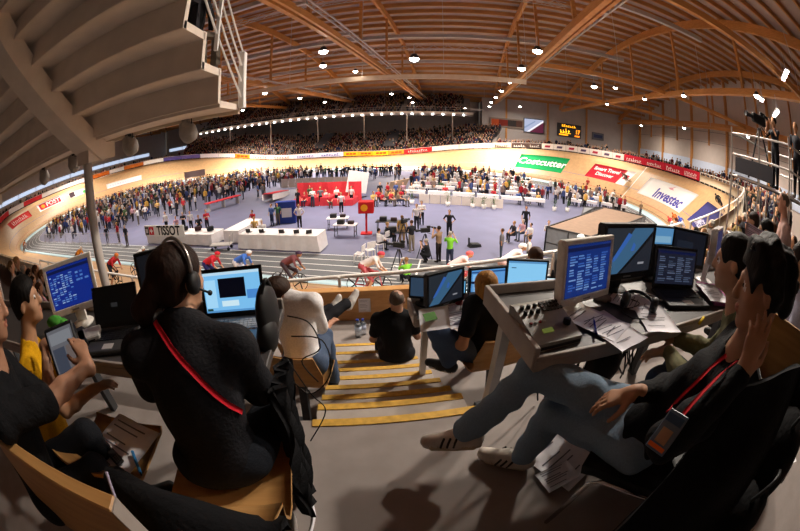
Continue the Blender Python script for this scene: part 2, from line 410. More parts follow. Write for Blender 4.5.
for i, (x, y, z, k) in enumerate(LAMPS):
    o = LP if i == 0 else dup(LP, (0, 0, 0))
    o.location = S(x, y, CZ+z); o.scale = (k, k, k); o['group'] = 'hall flood lamps'
    where = ('on the roof beam towards the scoreboard' if abs(x-5.6) < .1 else 'on the rail along the end wall' if x > 37 else 'over the bend with adverts' if x > 10 else
             'on the gantry before the upper stand' if y == 79.5 else 'near the other long roof beam' if x > -14 and x < -3 else 'over the hall beyond the pillar')
    o['label'] = 'round flood lamp %s' % where
    near = sorted(set(round(q[1], 1) for q in LAMPS if abs(q[0]-x) < .2))
    if len(near) > 1: o['label'] += ', %s from the near end' % ('first second third fourth fifth sixth seventh eighth ninth tenth'.split()[near.index(round(y, 1))])
    elif y == 79.5: o['label'] += ', %s along it' % 'first second third fourth fifth sixth'.split()[sorted(q[0] for q in LAMPS if q[1] == 79.5 and q[0] < 3).index(x)]
    else: o['label'] += {-12.7: ', on a stalk', -4.2: ', the largest glare over the infield', -11: ', small and low', -12: ', far out', -10.0: ', farther out', -10.3: ', farthest out', 14.6: ', biggest of the group', 16.4: ', slim one'}.get(x, '')
# two long strip lamps at the end of the timber gantry
for i, (px, py, z, L) in enumerate(((786, 75, 7.2, 2.4), (776, 114, 5.6, 2.6), (762, 100, 6.2, .9))):
    p = atz(px, py, CZ+z); t = thing('strip_lamp', ('upper', 'lower and longest', 'small')[i]+' glowing strip lamp at the end of the timber gantry', 'lamp', p, 30, 'strip lamps')
    b = MB(); b.box((0, 0, .1), (L, .35, .16), bev=.02); obj('housing', b, M_STEEL, t)
    b = MB(); b.box((0, 0, 0), (L*.92, .28, .05), bev=.01); obj('tube_lens', b, M_LENSV, t)
    for q in (-.3, .3): b = MB(); b.bar((L*q, 0, .1), (L*q, 0, 1.2), .04); obj('hanger', b, M_STEEL, t)
def area(name, loc, size, watts, col=(1., .89, .76), aim=None, spread=130):
    l = bpy.data.lights.new(name, 'AREA'); l.energy = watts; l.color = col; l.shape = 'DISK'; l.size = size; l.spread = math.radians(spread)
    o = bpy.data.objects.new(name, l); COL.objects.link(o); o.location = loc
    if aim is not None: o.rotation_euler = (Vector(aim)-Vector(loc)).to_track_quat('-Z', 'Y').to_euler()
    return o
LW = 1.0
for y in (22, 34.1, 52.5, 70.2): area('rail_light', S(37.6, y, CZ+6.2), .7, 1300, spread=178)
for x, y in ((-76, 28), (-80, 52), (12, 78)): area('wall_fill_light', S(x, y, CZ+6.6), .7, 1200, spread=178)  # wide-angle fill added to brighten the walls
for x, y, z, w in [(5.6, 27, 6.9, 2100), (5.6, 44.5, 6.9, 1900), (5.6, 64, 6.9, 2400), (-10.6, 27, 6.9, 2100), (-4.2, 32.1, 6.8, 1500), (-12, 62, 6.9, 2800), (-10.6, 74, 6.4, 1900), (5.6, 76, 6.6, 1500),
                   (14.6, 39, 6.9, 1500), (21.6, 30, 6.9, 1500), (21.6, 17.8, 6.9, 1200), (21.6, 52, 6.9, 2000), (37.6, 34, 6.4, 700), (37.6, 52.5, 6.4, 700),
                   (-27, 58, 6.9, 3000), (-27, 46, 6.9, 1800), (-27, 22, 6.9, 2200), (-43, 64, 6.9, 3200), (-43, 40, 6.9, 2200), (-43, 18, 6.9, 2000), (-60, 52, 6.9, 2400), (-60, 30, 6.9, 2200), (-76, 40, 6.9, 2000)]:
    
    if y < 72 and x < 37: area('lamp_and_fill_light', S(x, y, CZ+z-.25), .7, w*LW*(1.9 if y > 50 and x < 10 else .75 if x > 10 else 1.))
for x, y, z, w in [(5.6, 12.5, 6.9, 1700), (5.6, 9, 6.9, 1500), (-10.6, 7, 6.9, 900), (17, 10.5, 6.9, 1500)]:      # fill lights added to brighten the tribune, the first three out of view
    area('lamp_and_fill_light', S(x, y, CZ+z-.25), .7, w*LW, spread=172)
# ------------------------------------------------------------------ advertising boards on top of the track
def glyphs(b, n, pt, w, h, seed):
    """a run of illegible letter-like upright strokes, w wide in all, h tall; pt(u, v) puts a corner in place"""
    r = random.Random(seed); u = -w/2; step = w/n
    for k in range(n): b.sheet([[pt(u+step*k, -h/2), pt(u+step*(k+1.02), -h/2)], [pt(u+step*k, -h*.42), pt(u+step*(k+1.02), -h*.42)]], .010)
    for k in range(n):
        ww = step*r.uniform(.45, .75); hh = h*r.choice((.7, .7, 1.0)); v0 = -h/2
        b.sheet([[pt(u, v0), pt(u+ww*.4, v0)], [pt(u, v0+hh), pt(u+ww*.4, v0+hh)]], .012)
        v1 = v0+hh*r.choice((.25, .55, .75)); b.sheet([[pt(u+ww*.4, v1), pt(u+ww, v1)], [pt(u+ww*.4, v1+h*.2), pt(u+ww, v1+h*.2)]], .012); u += step
def board_text(parent, n, s, z, size, m, wid=2.6):
    q = (tp(s, 6.9)-tp(s, 7.0)).normalized()*.04; b = MB(); glyphs(b, n, lambda u, v: tv(s+u, 7.0, z+v)+q, wid, size*.75, int(s)); return obj('lettering', b, m, parent)
BRD = [  # s0, s1, colour, text, ink, what
 (52, 58, 'e8e2dc', '', '', 'white'), (58, 64.5, 'c8202a', '', '', 'red'), (64.5, 71, 'f0ece8', '', '', 'white'), (71, 77.5, 'd03038', '', '', 'red'), (77.5, 84, 'f0ece8', '', '', 'white'),
 (84, 90, 'e8e6ea', '', '', 'white'), (90, 96, 'e4762c', '', '', 'orange'), (96, 99.5, 'f4f0ea', '', '', 'white'), (99.5, 104, 'd0702c', '', '', 'orange'), (104, 108.5, 'f4efe8', '', '', 'white'),
 (108.5, 112.5, '564a8a', '', '', 'purple'), (112.5, 116.5, '6a5a9a', '', '', 'purple'), (116.5, 120.5, 'e8e0e8', '', '', 'white'), (120.5, 124, 'f0e8ea', '', '', 'white'),
 (124, 128, 'f08a1e', 'BRAND', 'c03018', 'orange'), (128, 133.5, 'efe6e2', 6, 'b02020', 'white'), (133.5, 139, 'efe8e6', 6, 'b02020', 'white'),
 (139, 144.5, 'd8d6ea', 7, '3848a8', 'white'), (144.5, 150, 'd4d2ea', 7, '3848a8', 'white'),
 (150, 153, 'f7b41e', 'BRAND', 'd04818', 'yellow'), (153, 156, 'f6a41c', 'BRAND', 'd04818', 'yellow'), (156, 159, 'f7b41e', 'BRAND', 'd04818', 'yellow'), (159, 162, 'f08c28', 'BRAND', 'd04818', 'orange'),
 (162, 167.3, 'd81e20', 9, 'f0d0c8', 'red'), (167.3, 172, 'f4ece4', '', '', 'white'), (172, 177, 'f0e6dc', '', '', 'white'),
 (177, 180, 'd8c4ac', 6, '3a2420', 'cream'), (180, 182.6, '4a3834', 5, 'e0d8d0', 'dark'), (182.6, 184.8, '54403a', 5, 'e0d8d0', 'dark')]
TXT = {'BRAND': ''}
for i, (s0, s1, c, t_, ink, nm) in enumerate(BRD):
    th = thing('advertising_board', 'x', 'advertising board', (0, 0, 0), 0, 'advertising boards along the far fence')
    nn = max(2, int((s1-s0)/1.2)); b = MB()
    b.sheet([[tv(s0+(s1-s0-.05)*k/nn, 7.06, .12) for k in range(nn+1)], [tv(s0+(s1-s0-.05)*k/nn, 7.06, 1.0) for k in range(nn+1)]], .05)
    obj('panel', b, cl(c), th)
    b = MB(); b.sheet([[tv(s0+(s1-s0-.05)*k/nn, 7.05, .99) for k in range(nn+1)], [tv(s0+(s1-s0-.05)*k/nn, 7.05, 1.06) for k in range(nn+1)]], .07); obj('top_rail', b, M_STEEL, th)
    place = 'on the bend fence beyond the pillar' if s1 <= 108.5 else 'on the far straight fence' if s1 < 168 else 'on the fence below the wall banner'
    same = [q for q in BRD if q[5] == nm and (('pillar' in place) == (q[1] <= 108.5)) and (('far straight' in place) == (108.5 < q[1] < 168))]
    num = 'first second third fourth fifth sixth seventh'.split()[same.index((s0, s1, c, t_, ink, nm))]
    th['label'] = '%s advert board %s%s' % (nm, place, (', the %s %s one' % (num, nm)) if len(same) > 1 else '')
    if t_ and t_ != 'BRAND': board_text(th, t_, (s0+s1)/2, .55, .62, cl(ink), (s1-s0)*.7)
    elif t_ == 'BRAND':
        b = MB()
        for k in range(3):
            q0 = s0+.5+(s1-s0-.9)*k/3; b.sheet([[tv(q0, 7.02, .38), tv(q0+(s1-s0)*.2, 7.02, .38)], [tv(q0+.1, 7.02, .72), tv(q0+(s1-s0)*.2+.05, 7.02, .72)]], .02)
        obj('lettering', b, cl(ink), th)
k = 0
for i in range(7):                                      # the white run with logos, then the red run
    s0 = 184.8+i*1.95; th = thing('advertising_board', 'white board with dark logo on the bend fence under the scoreboard, %s of seven' % 'first second third fourth fifth sixth seventh'.split()[i], 'advertising board', group='white logo boards under the scoreboard')
    b = MB(); b.sheet([[tv(s0+1.9*k/3, 7.06, .12) for k in range(4)], [tv(s0+1.9*k/3, 7.06, 1.05) for k in range(4)]], .05); obj('panel', b, cl('efe4de'), th)
    b = MB(); b.sheet([[tv(s0+.45, 7.02, .4), tv(s0+1.3, 7.02, .4)], [tv(s0+.55, 7.02, .78), tv(s0+1.4, 7.02, .78)]], .02); obj('logo_mark', b, cl(('b03048', '5a4a6a')[i % 2]), th)
for i in range(4):
    s0 = 198.5+i*3.7; th = thing('advertising_board', 'long red board with white lettering on the bend fence, %s of four' % 'first second third fourth'.split()[i], 'advertising board', group='red lettered boards on the bend')
    b = MB(); b.sheet([[tv(s0+3.65*k/4, 7.06, .12) for k in range(5)], [tv(s0+3.65*k/4, 7.06, 1.1) for k in range(5)]], .05); obj('panel', b, cl('c41c34'), th)
    board_text(th, (7, 9)[i % 2], s0+1.8, .58, .7, cl('f0e4e0'), 2.7)
# plain pale railing boards round the rest of the right bend and the near side rail
def fence_run(name, label, s0, s1, n, zt, m_panel, m_rail, zp=(.12, .85)):
    th = thing(name, label, 'fence')
    if m_panel is not None:
        b = MB(); b.sheet([[tv(s0+(s1-s0)*k/(2*n), 7.08, zp[0]) for k in range(2*n+1)], [tv(s0+(s1-s0)*k/(2*n), 7.08, zp[1]) for k in range(2*n+1)]], .04); obj('kick_panel', b, m_panel, th, True)
    b = MB(); b.tube([tv(s0+(s1-s0)*k/(2*n), 7.05, zt) for k in range(2*n+1)], .035 if m_panel else .042, 6); obj('top_rail', b, m_rail, th, True)
    for k in range(n+1):
        s = s0+(s1-s0)*k/n; b = MB(); b.bar(tv(s, 7.1, -.2), tv(s, 7.1, zt), .06); obj('post', b, m_rail, th)
    return th
fence_run('track_fence', 'pale fence with posts round the bend above the black cyclist', 213.4, 240.5, 24, 1.15, cl('cdb99c'), cl('e0d8cc'))
fence_run('track_fence', 'thin white rail along the near edge of the track above the desks', 241, 266, 14, 1.2, None, cl('f0ece8'))
fence_run('track_fence', 'white rail along the track edge beyond the timing monitor', 18.2, 52, 16, .95, cl('d8c8b0'), cl('e8e4e0'))
# ------------------------------------------------------------------ painted adverts on the boards
def patch(b, s0, s1, w0, w1, h, sk=0., n=14, m=0):
    """sk: the upper edge shifted along the track"""
    rows = [[tp(s0+(s1-s0)*k/n+sk*j/4, w0+(w1-w0)*j/4, h) for k in range(n+1)] for j in range(5)]
    return b.sheet(rows, .006, m)
def advert(label, s0, s1, w0, w1, col, sk=0.):
    t = thing('track_advert', label, 'painted advert', group='adverts painted on the track'); b = MB(); patch(b, s0, s1, w0, w1, .008, sk); obj('panel', b, cl(col, noise=.03), t, True); return t
def ad_text(t, txt, s, w, size, ink, wid=1., shear=0., bold=.01, rotd=0.):
    c_, s_ = math.cos(math.radians(rotd)), math.sin(math.radians(rotd))
    return text_mesh(txt, size, lambda u, v, q: tp(s+(u*c_-v*s_)*wid, w+u*s_+v*c_, .014+q), cl(ink, noise=.02), 'lettering', t, .006, bold, shear)
t = advert('green painted advert with one long white word', 181.6, 189.7, 2.0, 5.45, '0c9a54', .3)
ad_text(t, 'Costcutter', 185.8, 3.75, 2.05, 'ffffff', .88, .1, .045)
t = advert('dark red painted advert with two lines of white lettering', 193.8, 199.6, 2.45, 5.4, 'a8182a', .5)
ad_text(t, 'Smart Travel', 196.9, 4.5, .95, 'f4dcdc', .92, .1, .02); ad_text(t, 'Discover', 196.9, 3.45, .95, 'f4dcdc', .92, .1, .02)
t = advert('small white painted advert with red emblem beside the dark red one', 199.7, 201.3, 2.45, 5.4, 'f0e8e6', .5)
b = MB(); b.sheet([[tp(200.2, 3.6, .014), tp(201.0, 3.6, .014)], [tp(200.3, 4.5, .014), tp(201.2, 4.5, .014)]], .006); obj('emblem', b, cl('c84048'), t)
t = advert('white painted advert with blue lettering and a pink emblem', 204.6, 215.6, 2.0, 5.3, 'efeae6')
ad_text(t, 'Investec', 210.9, 3.05, 2.25, '4c4aa0', .92, 0, .07)
b = MB(); b.prism([(-.5, -.2), (.1, 0), (.6, .35), (.3, -.1), (.7, -.3), (.1, -.35)], 0, .006, lambda u, v, q: tp(209.6+u*1.2, 4.75+v*1.1, .012+q)); obj('emblem', b, cl('d8a0a8'), t)
t = advert('dark blue painted advert below the black cyclist', 218.6, 227.4, 2.0, 5.1, '3c3c78')
ad_text(t, 'OMEGA', 222.6, 2.75, 1.25, 'd8d4e8', 1.0, 0, .02)
t = advert('white and red painted advert with a yellow disc', 74.6, 82.6, 3.7, 5.9, 'f2ece8')
b = MB(); patch(b, 75.2, 82.0, 3.95, 5.65, .016); obj('red_field', b, cl('c4243c', noise=.03), t, True)
ad_text(t, 'POST', 79.6, 4.8, 1.7, 'f4e8e4', 1.05, .1, .04)
b = MB(); b.prism([(.7*math.cos(a), .6*math.sin(a)) for a in [2*PI*k/14 for k in range(14)]], 0, .006, lambda u, v, q: tp(76.4+u*.9, 4.8+v*.9, .022+q)); obj('emblem', b, cl('e8a030'), t)
t = advert('red painted advert on the bend with white lettering, beside the yellow disc one', 61.5, 71.5, 3.8, 5.7, 'd8302c')
b = MB(); glyphs(b, 9, lambda u, v: tp(66.6+u, 4.75+v, .018), 7.0, 1.0, 3); obj('lettering', b, cl('f4dcd8'), t)
t = advert('pale painted advert on the boards just beyond the thin pillar', 94.6, 103.4, 2.7, 4.2, 'f0e6e4'); b = MB(); glyphs(b, 11, lambda u, v: tp(99+u, 3.45+v, .018), 7.0, .6, 4); obj('lettering', b, cl('b8b4d0'), t)
t = advert('grey painted advert with dark and green blocks behind the pillar', 84.6, 91.2, 3.7, 5.4, 'dcd8d4'); b = MB(); patch(b, 84.7, 86.2, 3.8, 5.3, .016, n=3); obj('dark_field', b, cl('3a2830'), t); b = MB(); patch(b, 88.4, 90.2, 3.8, 4.7, .016, n=3); obj('green_field', b, cl('4a9c50'), t)
# ------------------------------------------------------------------ stands (terraces) and their crowds
CROWD = []; FLOORCROWD = []                                              # (point, heading) of every seated or standing spectator
def terrace(name, s0, s1, n, rows, d0, dd, z0, dz):
    b = MB()
    for k in range(rows):
        def pt(s, d, z):
            p, nn, bk = inner(s); r = 7*math.cos(bk)+d; return S(p[0]+nn[0]*r, p[1]+nn[1]*r, z)
        zz = lambda s: tp(s, 7).z-.9+z0+dz*k
        for i in range(n):
            a, c = s0+(s1-s0)*i/n, s0+(s1-s0)*(i+1)/n
            da, db = d0+dd*k, d0+dd*(k+1)
            q = [pt(a, da, zz(a)), pt(c, da, zz(c)), pt(c, db, zz(c)), pt(a, db, zz(a))]
            lo = [p-Vector((0, 0, .5)) for p in q]
            b.add(q+lo, [(0, 1, 2, 3), (4, 7, 6, 5), (0, 4, 5, 1), (1, 5, 6, 2), (2, 6, 7, 3), (3, 7, 4, 0)])
        s = s0+.3
        while s < s1-.2:
            p = pt(s, d0+dd*(k+.45), zz(s)); c0, c1 = tp(s, 7), tp(s, 5); yaw = math.atan2(c1.x-c0.x, c1.y-c0.y)
            rr = (RI+6+d0+dd*k)/RI if not (STR+PI*RI < s < 2*STR+PI*RI) else 1.
            if RNG.random() < .93: CROWD.append((p.x, p.y, p.z, yaw+RNG.normal(0, .35), RNG.random() < .18))
            s += (.52+RNG.random()*.12)/rr
    return struct(name, b, M_CONC)
terrace('far_stand_floor', 112, 177, 40, 13, .5, .8, .75, .34)
terrace('end_stand_floor', 177, 243, 40, 4, .5, .85, .55, .26)
terrace('other_end_stand_floor', 60, 112, 34, 3, .5, .85, .55, .3)
# the far upper tier with its balcony
b = MB()
for k in range(11):
    y0, z0 = 76.2+.8*k, CZ+4.35+.42*k
    b.box(((-66+1.5)/2, y0+.4, z0-.25), (67.5, .8, .5))
    x = -65.5
    while x < 1.2:
        if RNG.random() < .9 and (x % 13) > 1.2: p = S(x, y0+.4, z0); CROWD.append((p.x, p.y, p.z, PI+math.radians(17.5)+RNG.normal(0, .3), RNG.random() < .12))
        x += .55+RNG.random()*.15
struct('upper_stand_floor', b, M_CONC, rz=SROT)
t = thing('balcony', 'pale edge beam of the far upper stand with a row of small lights', 'balcony', (0, 0, 0), SROT)
b = MB(); b.box((-32.25, 76.0, CZ+4.45), (68.5, .3, .5)); obj('edge_beam', b, M_PALE, t)
b = MB(); b.tube([(-66.5, 75.95, CZ+5.65), (2, 75.95, CZ+5.65)], .03, 6); b.tube([(-66.5, 75.95, CZ+5.2), (2, 75.95, CZ+5.2)], .02, 6); obj('hand_rail', b, M_STEEL, t)
for k in range(24): b = MB(); b.bar((-66+3*k-.6, 75.95, CZ+4.7), (-66+3*k-.6, 75.95, CZ+5.65), .05); obj('rail_post', b, M_STEEL, t)
ML = mat('small_lamp', (1, 1, 1), .4, emit=(1., .97, .95), estr=25)
for k in range(32): b = MB(); b.box((-65+2.1*k, 75.78, CZ+4.05), (.3, .2, .22), bev=.03); obj('soffit_light', b, ML, t)
b = MB(); b.box((-32, 80, CZ+4.05), (68, 8.2, .16)); struct('soffit_ceiling', b, M_CONC, rz=SROT)
for k, x in enumerate((-55, -43, -31, -20.5, -11.5, -2.2)):
    b = MB(); b.tube([(x, 75.9, 2.2), (x, 75.9, CZ+4.3)], .12, 8); struct('stand_pillar', b, M_PALE, rz=SROT)
for k, (x, z) in enumerate(((-62, .0), (-47, 0), (-29.5, 0), (-14.5, 0))):   # stair gangways in the far lower stand
    b = MB(); b.box((x, 76.0, CZ-1.2), (2.4, 8.2, .2), rot('X', 23)); struct('gangway_floor', b, mat('dark_gangway', (.05, .045, .05), .8, noise=.1, scale=3), rz=SROT)
# end wall fittings: banner, video screen, scoreboard, sign
def wallbox(name, label, cat, x0, x1, z0, z1, y=85.6, d=.25, fr=M_DSTEEL):
    t = thing(name, label, cat, S((x0+x1)/2, y, (z0+z1)/2), SROT)
    b = MB(); b.box((0, .1, 0), (x1-x0+.2, d, z1-z0+.2), bev=.03); obj('housing', b, fr, t); return t
def rects(t, name, L, y0=-.04):
    b = MB(); ms = []
    for i, (x0, z0, x1, z1, m) in enumerate(L):
        if m not in ms: ms.append(m)
        b.box(((x0+x1)/2, y0-.004*i, (z0+z1)/2), (x1-x0, .01, z1-z0), m=ms.index(m))
    return obj(name, b, ms, t)
t = wallbox('scoreboard', 'black electronic scoreboard with glowing orange figures on the far end wall', 'scoreboard', 22.4, 28.4, CZ+1.75, CZ+4.75)
b = MB(); glyphs(b, 7, lambda u, v: Vector((u-.1, -.07, v+1.05)), 3.6, .55, 5); obj('digits', b, em('ffa818', 3.0), t)
b = MB(); glyphs(b, 4, lambda u, v: Vector((u-.95, -.07, v-.2)), 2.7, 1.15, 8); obj('digits', b, em('ffb41c', 3.2), t)
text_mesh('17', 1.3, lambda u, v, q: Vector((u*.9+2.15, -.06-q, v-.2)), em('ff8c14', 2.6), 'digits', t, .02, .05)
rects(t, 'glow_bar', [(-2.6, -1.3, -.3, -1.0, em('ffa018', 2.2))]); rects(t, 'glow_bar', [(1.4, -1.35, 2.7, -1.0, em('ff8414', 2.0))])
t = wallbox('video_screen', 'large video screen showing a pale picture with a dark red corner', 'screen', 14.2, 18.9, CZ+1.75, CZ+4.95)
rects(t, 'picture', [(-2.3, -1.55, 2.3, 1.55, em('b8c0dc', .95))], -.03)
b = MB(); b.prism([(-1.4, -1.55), (2.3, 1.3), (2.3, -1.55)], 0, .01, lambda u, v, q: Vector((u, -.05-q, v))); b.prism([(-2.3, -.9), (.4, 1.0), (.2, 1.2), (-2.3, -.4)], 0, .01, lambda u, v, q: Vector((u, -.05-q, v)), 1)
b.prism([(-1.8, -1.55), (-1.1, -1.55), (2.3, 1.05), (2.3, 1.5)], 0, .01, lambda u, v, q: Vector((u, -.065-q, v)), 2)
obj('picture_shapes', b, [em('6a2440', .8), em('98a8cc', .9), em('f4f0f8', 1.1)], t)
t = wallbox('wall_banner', 'long banner in orange red and dark blocks on the far end wall', 'banner', 6.2, 14.0, CZ+2.4, CZ+4.4, fr=cl('8a7a70'))
rects(t, 'cloth', [(-3.6, -.75, -1.9, .75, cl('b8502c')), (-1.9, -.75, .2, .75, cl('7a2c24')), (.2, -.75, 2.2, .75, cl('3a3434')), (2.2, -.75, 3.7, .75, cl('543a34'))])
t = wallbox('wall_sign', 'small dark blue sign on the end wall beside the scoreboard', 'sign', 31.6, 34.6, CZ+2.1, CZ+3.7, fr=cl('6a6870')); rects(t, 'lettering', [(-1.2, -.4, 1.2, .4, cl('3c4468'))])
# ------------------------------------------------------------------ the crowd as one countless mass
def crowd_template(stand):
    b = MB()
    if stand:
        for s in (-1, 1): b.tube([(s*.09, 0, 0), (s*.1, 0, .85)], .08, 5, 3, rs=[.06, .09])
        b.lathe([(.15, .8), (.19, 1.05), (.2, 1.35), (.10, 1.48)], n=6, m=2); hz = 1.63
        for s in (-1, 1): b.tube([(s*.2, 0, 1.4), (s*.25, .03, 1.1), (s*.22, .1, .85)], .05, 4, 2)
    else:
        for s in (-1, 1): b.tube([(s*.1, 0, .45), (s*.12, .45, .5), (s*.12, .5, .05)], .08, 5, 3)
        b.lathe([(.17, .4), (.19, .65), (.2, .9), (.10, 1.03)], n=6, m=2); hz = 1.17
        for s in (-1, 1): b.tube([(s*.2, 0, .95), (s*.25, .1, .7), (s*.12, .32, .6)], .05, 4, 2)
    b.ell((0, .01, hz), (.09, .105, .125), m=0, n=6, k=4); b.ell((0, -.025, hz+.035), (.1, .105, .11), m=1, n=6, k=4)
    return np.array(b.v), b.f, np.array(b.m)
PAL_SKIN = ['c89878', 'b88868', 'd0a488']; PAL_HAIR = ['2a1c14', '4a3020', '6a4a2c', '1c1614', '8a6a44', '9a948c']
PAL_TOP = ['141317', '1c1b20', '26222a', '6c6868', '8c8886', '4a1418', '60181e', '1a2040', '28304c', '3c2024', '4c423e', '302c2e', '101013', '1e1e1c', '3c4046', '5c544f', '2a3424', '6e5c34']
PAL_LEG = ['1c1c24', '2a3048', '38404e', '241e1e', '5c5248', '1a1820']
PAL_BRIGHT = ['1e1c22', '2a2830', '3a3440', 'c8c0c0', 'e0dad8', 'a02028', '3a3440', '2c3868', '445080', '8a3038', '84706a', '544c50', '1a1a1e', '30302c', '6c7078', 'c8b8b0', '4a5c3c', 'd8a850']
def crowd_mesh(name, label, people, tops=None):
    PAL_TOP = tops or globals()['PAL_TOP']
    allp = PAL_SKIN+PAL_HAIR+PAL_TOP+PAL_LEG; o1 = len(PAL_SKIN); o2 = o1+len(PAL_HAIR); o3 = o2+len(PAL_TOP)
    T = [crowd_template(False), crowd_template(True)]; V = []; F = []; Mi = []; base = 0
    for x, y, z, yaw, st in people:
        v, f, m = T[int(st)]; k = .94+RNG.random()*.12; c, s = math.cos(-yaw), math.sin(-yaw)
        lean = RNG.normal(0, .05)
        w = np.column_stack(((v[:, 0]+lean*v[:, 2])*c-v[:, 1]*s, (v[:, 0]+lean*v[:, 2])*s+v[:, 1]*c, v[:, 2]))*k+(x, y, z)
        V.append(w); F += [tuple(i+base for i in q) for q in f]; base += len(v)
        lut = np.array([RNG.integers(0, o1), o1+RNG.integers(0, len(PAL_HAIR)), o2+RNG.integers(0, len(PAL_TOP)), o3+RNG.integers(0, len(PAL_LEG))])
        Mi.append(lut[m])
    me = bpy.data.meshes.new(name); me.from_pydata(np.concatenate(V).tolist(), [], F)
    for h in allp: me.materials.append(cl(h))
    me.polygons.foreach_set('material_index', np.concatenate(Mi).astype(np.int32)); me.update()
    o = link(name, me); tag(o, label, 'crowd'); o['kind'] = 'stuff'; return o
# ------------------------------------------------------------------ bodies: one smooth skin grown round a posed skeleton
def V3(*a): return np.array(a[0] if len(a) == 1 else a, float)
def unit(v): v = np.asarray(v, float); return v/max(np.linalg.norm(v), 1e-9)
class Clay:
    """signed distance blend of cones and ellipsoids, meshed as one closed surface"""
    def __init__(s): s.p = []
    def cone(s, a, b, ra, rb=None, m=0, k=.02, op=1): s.p.append(('c', V3(a), V3(b), ra, ra if rb is None else rb, m, k, op)); return s
    def ell(s, c, r, ax=None, m=0, k=.02, op=1): s.p.append(('e', V3(c), V3(r), np.eye(3) if ax is None else np.array(ax), None, m, k, op)); return s
    def build(s, vox, wr=0., seed=0, grow=0.):
        lo = np.full(3, 1e9); hi = -lo
        for q in s.p:
            if q[7] < 0: continue
            if q[0] == 'c': r = max(q[3], q[4])+grow; lo = np.minimum(lo, np.minimum(q[1], q[2])-r); hi = np.maximum(hi, np.maximum(q[1], q[2])+r)
            else: r = q[2].max()+grow; lo = np.minimum(lo, q[1]-r); hi = np.maximum(hi, q[1]+r)
        lo -= 3*vox; hi += 3*vox; n = np.ceil((hi-lo)/vox).astype(int)+1
        f = np.full(n, 1., np.float32); lab = np.zeros(n, np.int8)
        for q in s.p:
            if q[0] == 'c': r = max(q[3], q[4]); a, b = np.minimum(q[1], q[2])-r, np.maximum(q[1], q[2])+r
            else: r = q[2].max(); a, b = q[1]-r, q[1]+r
            pad = q[6]+3*vox+grow+abs(wr)
            i0 = np.maximum(0, np.floor((a-pad-lo)/vox).astype(int)); i1 = np.minimum(n, np.ceil((b+pad-lo)/vox).astype(int)+1)
            if (i1 <= i0).any(): continue
            X, Y, Z = [(lo[t]+vox*np.arange(i0[t], i1[t])).astype(np.float32) for t in range(3)]
            X = X[:, None, None]; Y = Y[None, :, None]; Z = Z[None, None, :]
            if q[0] == 'c':
                A, B = q[1], q[2]; ba = B-A; L = max(ba@ba, 1e-9)
                h = np.clip(((X-A[0])*ba[0]+(Y-A[1])*ba[1]+(Z-A[2])*ba[2])/L, 0, 1)
                d = np.sqrt((X-A[0]-h*ba[0])**2+(Y-A[1]-h*ba[1])**2+(Z-A[2]-h*ba[2])**2)-(q[3]+(q[4]-q[3])*h)
            else:
                c, R = q[1], q[3]; u = [((X-c[0])*R[t][0]+(Y-c[1])*R[t][1]+(Z-c[2])*R[t][2]) for t in range(3)]
                k0 = np.sqrt(sum((u[t]/q[2][t])**2 for t in range(3))); k1 = np.sqrt(sum((u[t]/q[2][t]**2)**2 for t in range(3)))
                d = k0*(k0-1)/np.maximum(k1, 1e-6)
            sl = tuple(slice(i0[t], i1[t]) for t in range(3)); g = f[sl]; k = q[6]
            if q[7] > 0:
                d = d-grow; l = lab[sl]; l[d < g] = q[5]
                h = np.maximum(k-np.abs(g-d), 0)/k; f[sl] = np.minimum(g, d)-h*h*k*.25
            else:
                h = np.maximum(k-np.abs(g+d), 0)/k; f[sl] = np.maximum(g, -d)+h*h*k*.25
        if wr:
            rg = np.random.default_rng(seed); P = [(lo[t]+vox*np.arange(n[t])).astype(np.float32) for t in range(3)]
            w = 0
            for _ in range(5):
                kv = rg.normal(0, 1, 3)*rg.uniform(14, 38); ph = rg.uniform(0, 6.28)
                w = w+np.sin(kv[0]*P[0][:, None, None]+kv[1]*P[1][None, :, None]+kv[2]*P[2][None, None, :]+ph)
            f = f+(w*wr/2.2).astype(np.float32)
        return nets(f, lab, lo, vox)
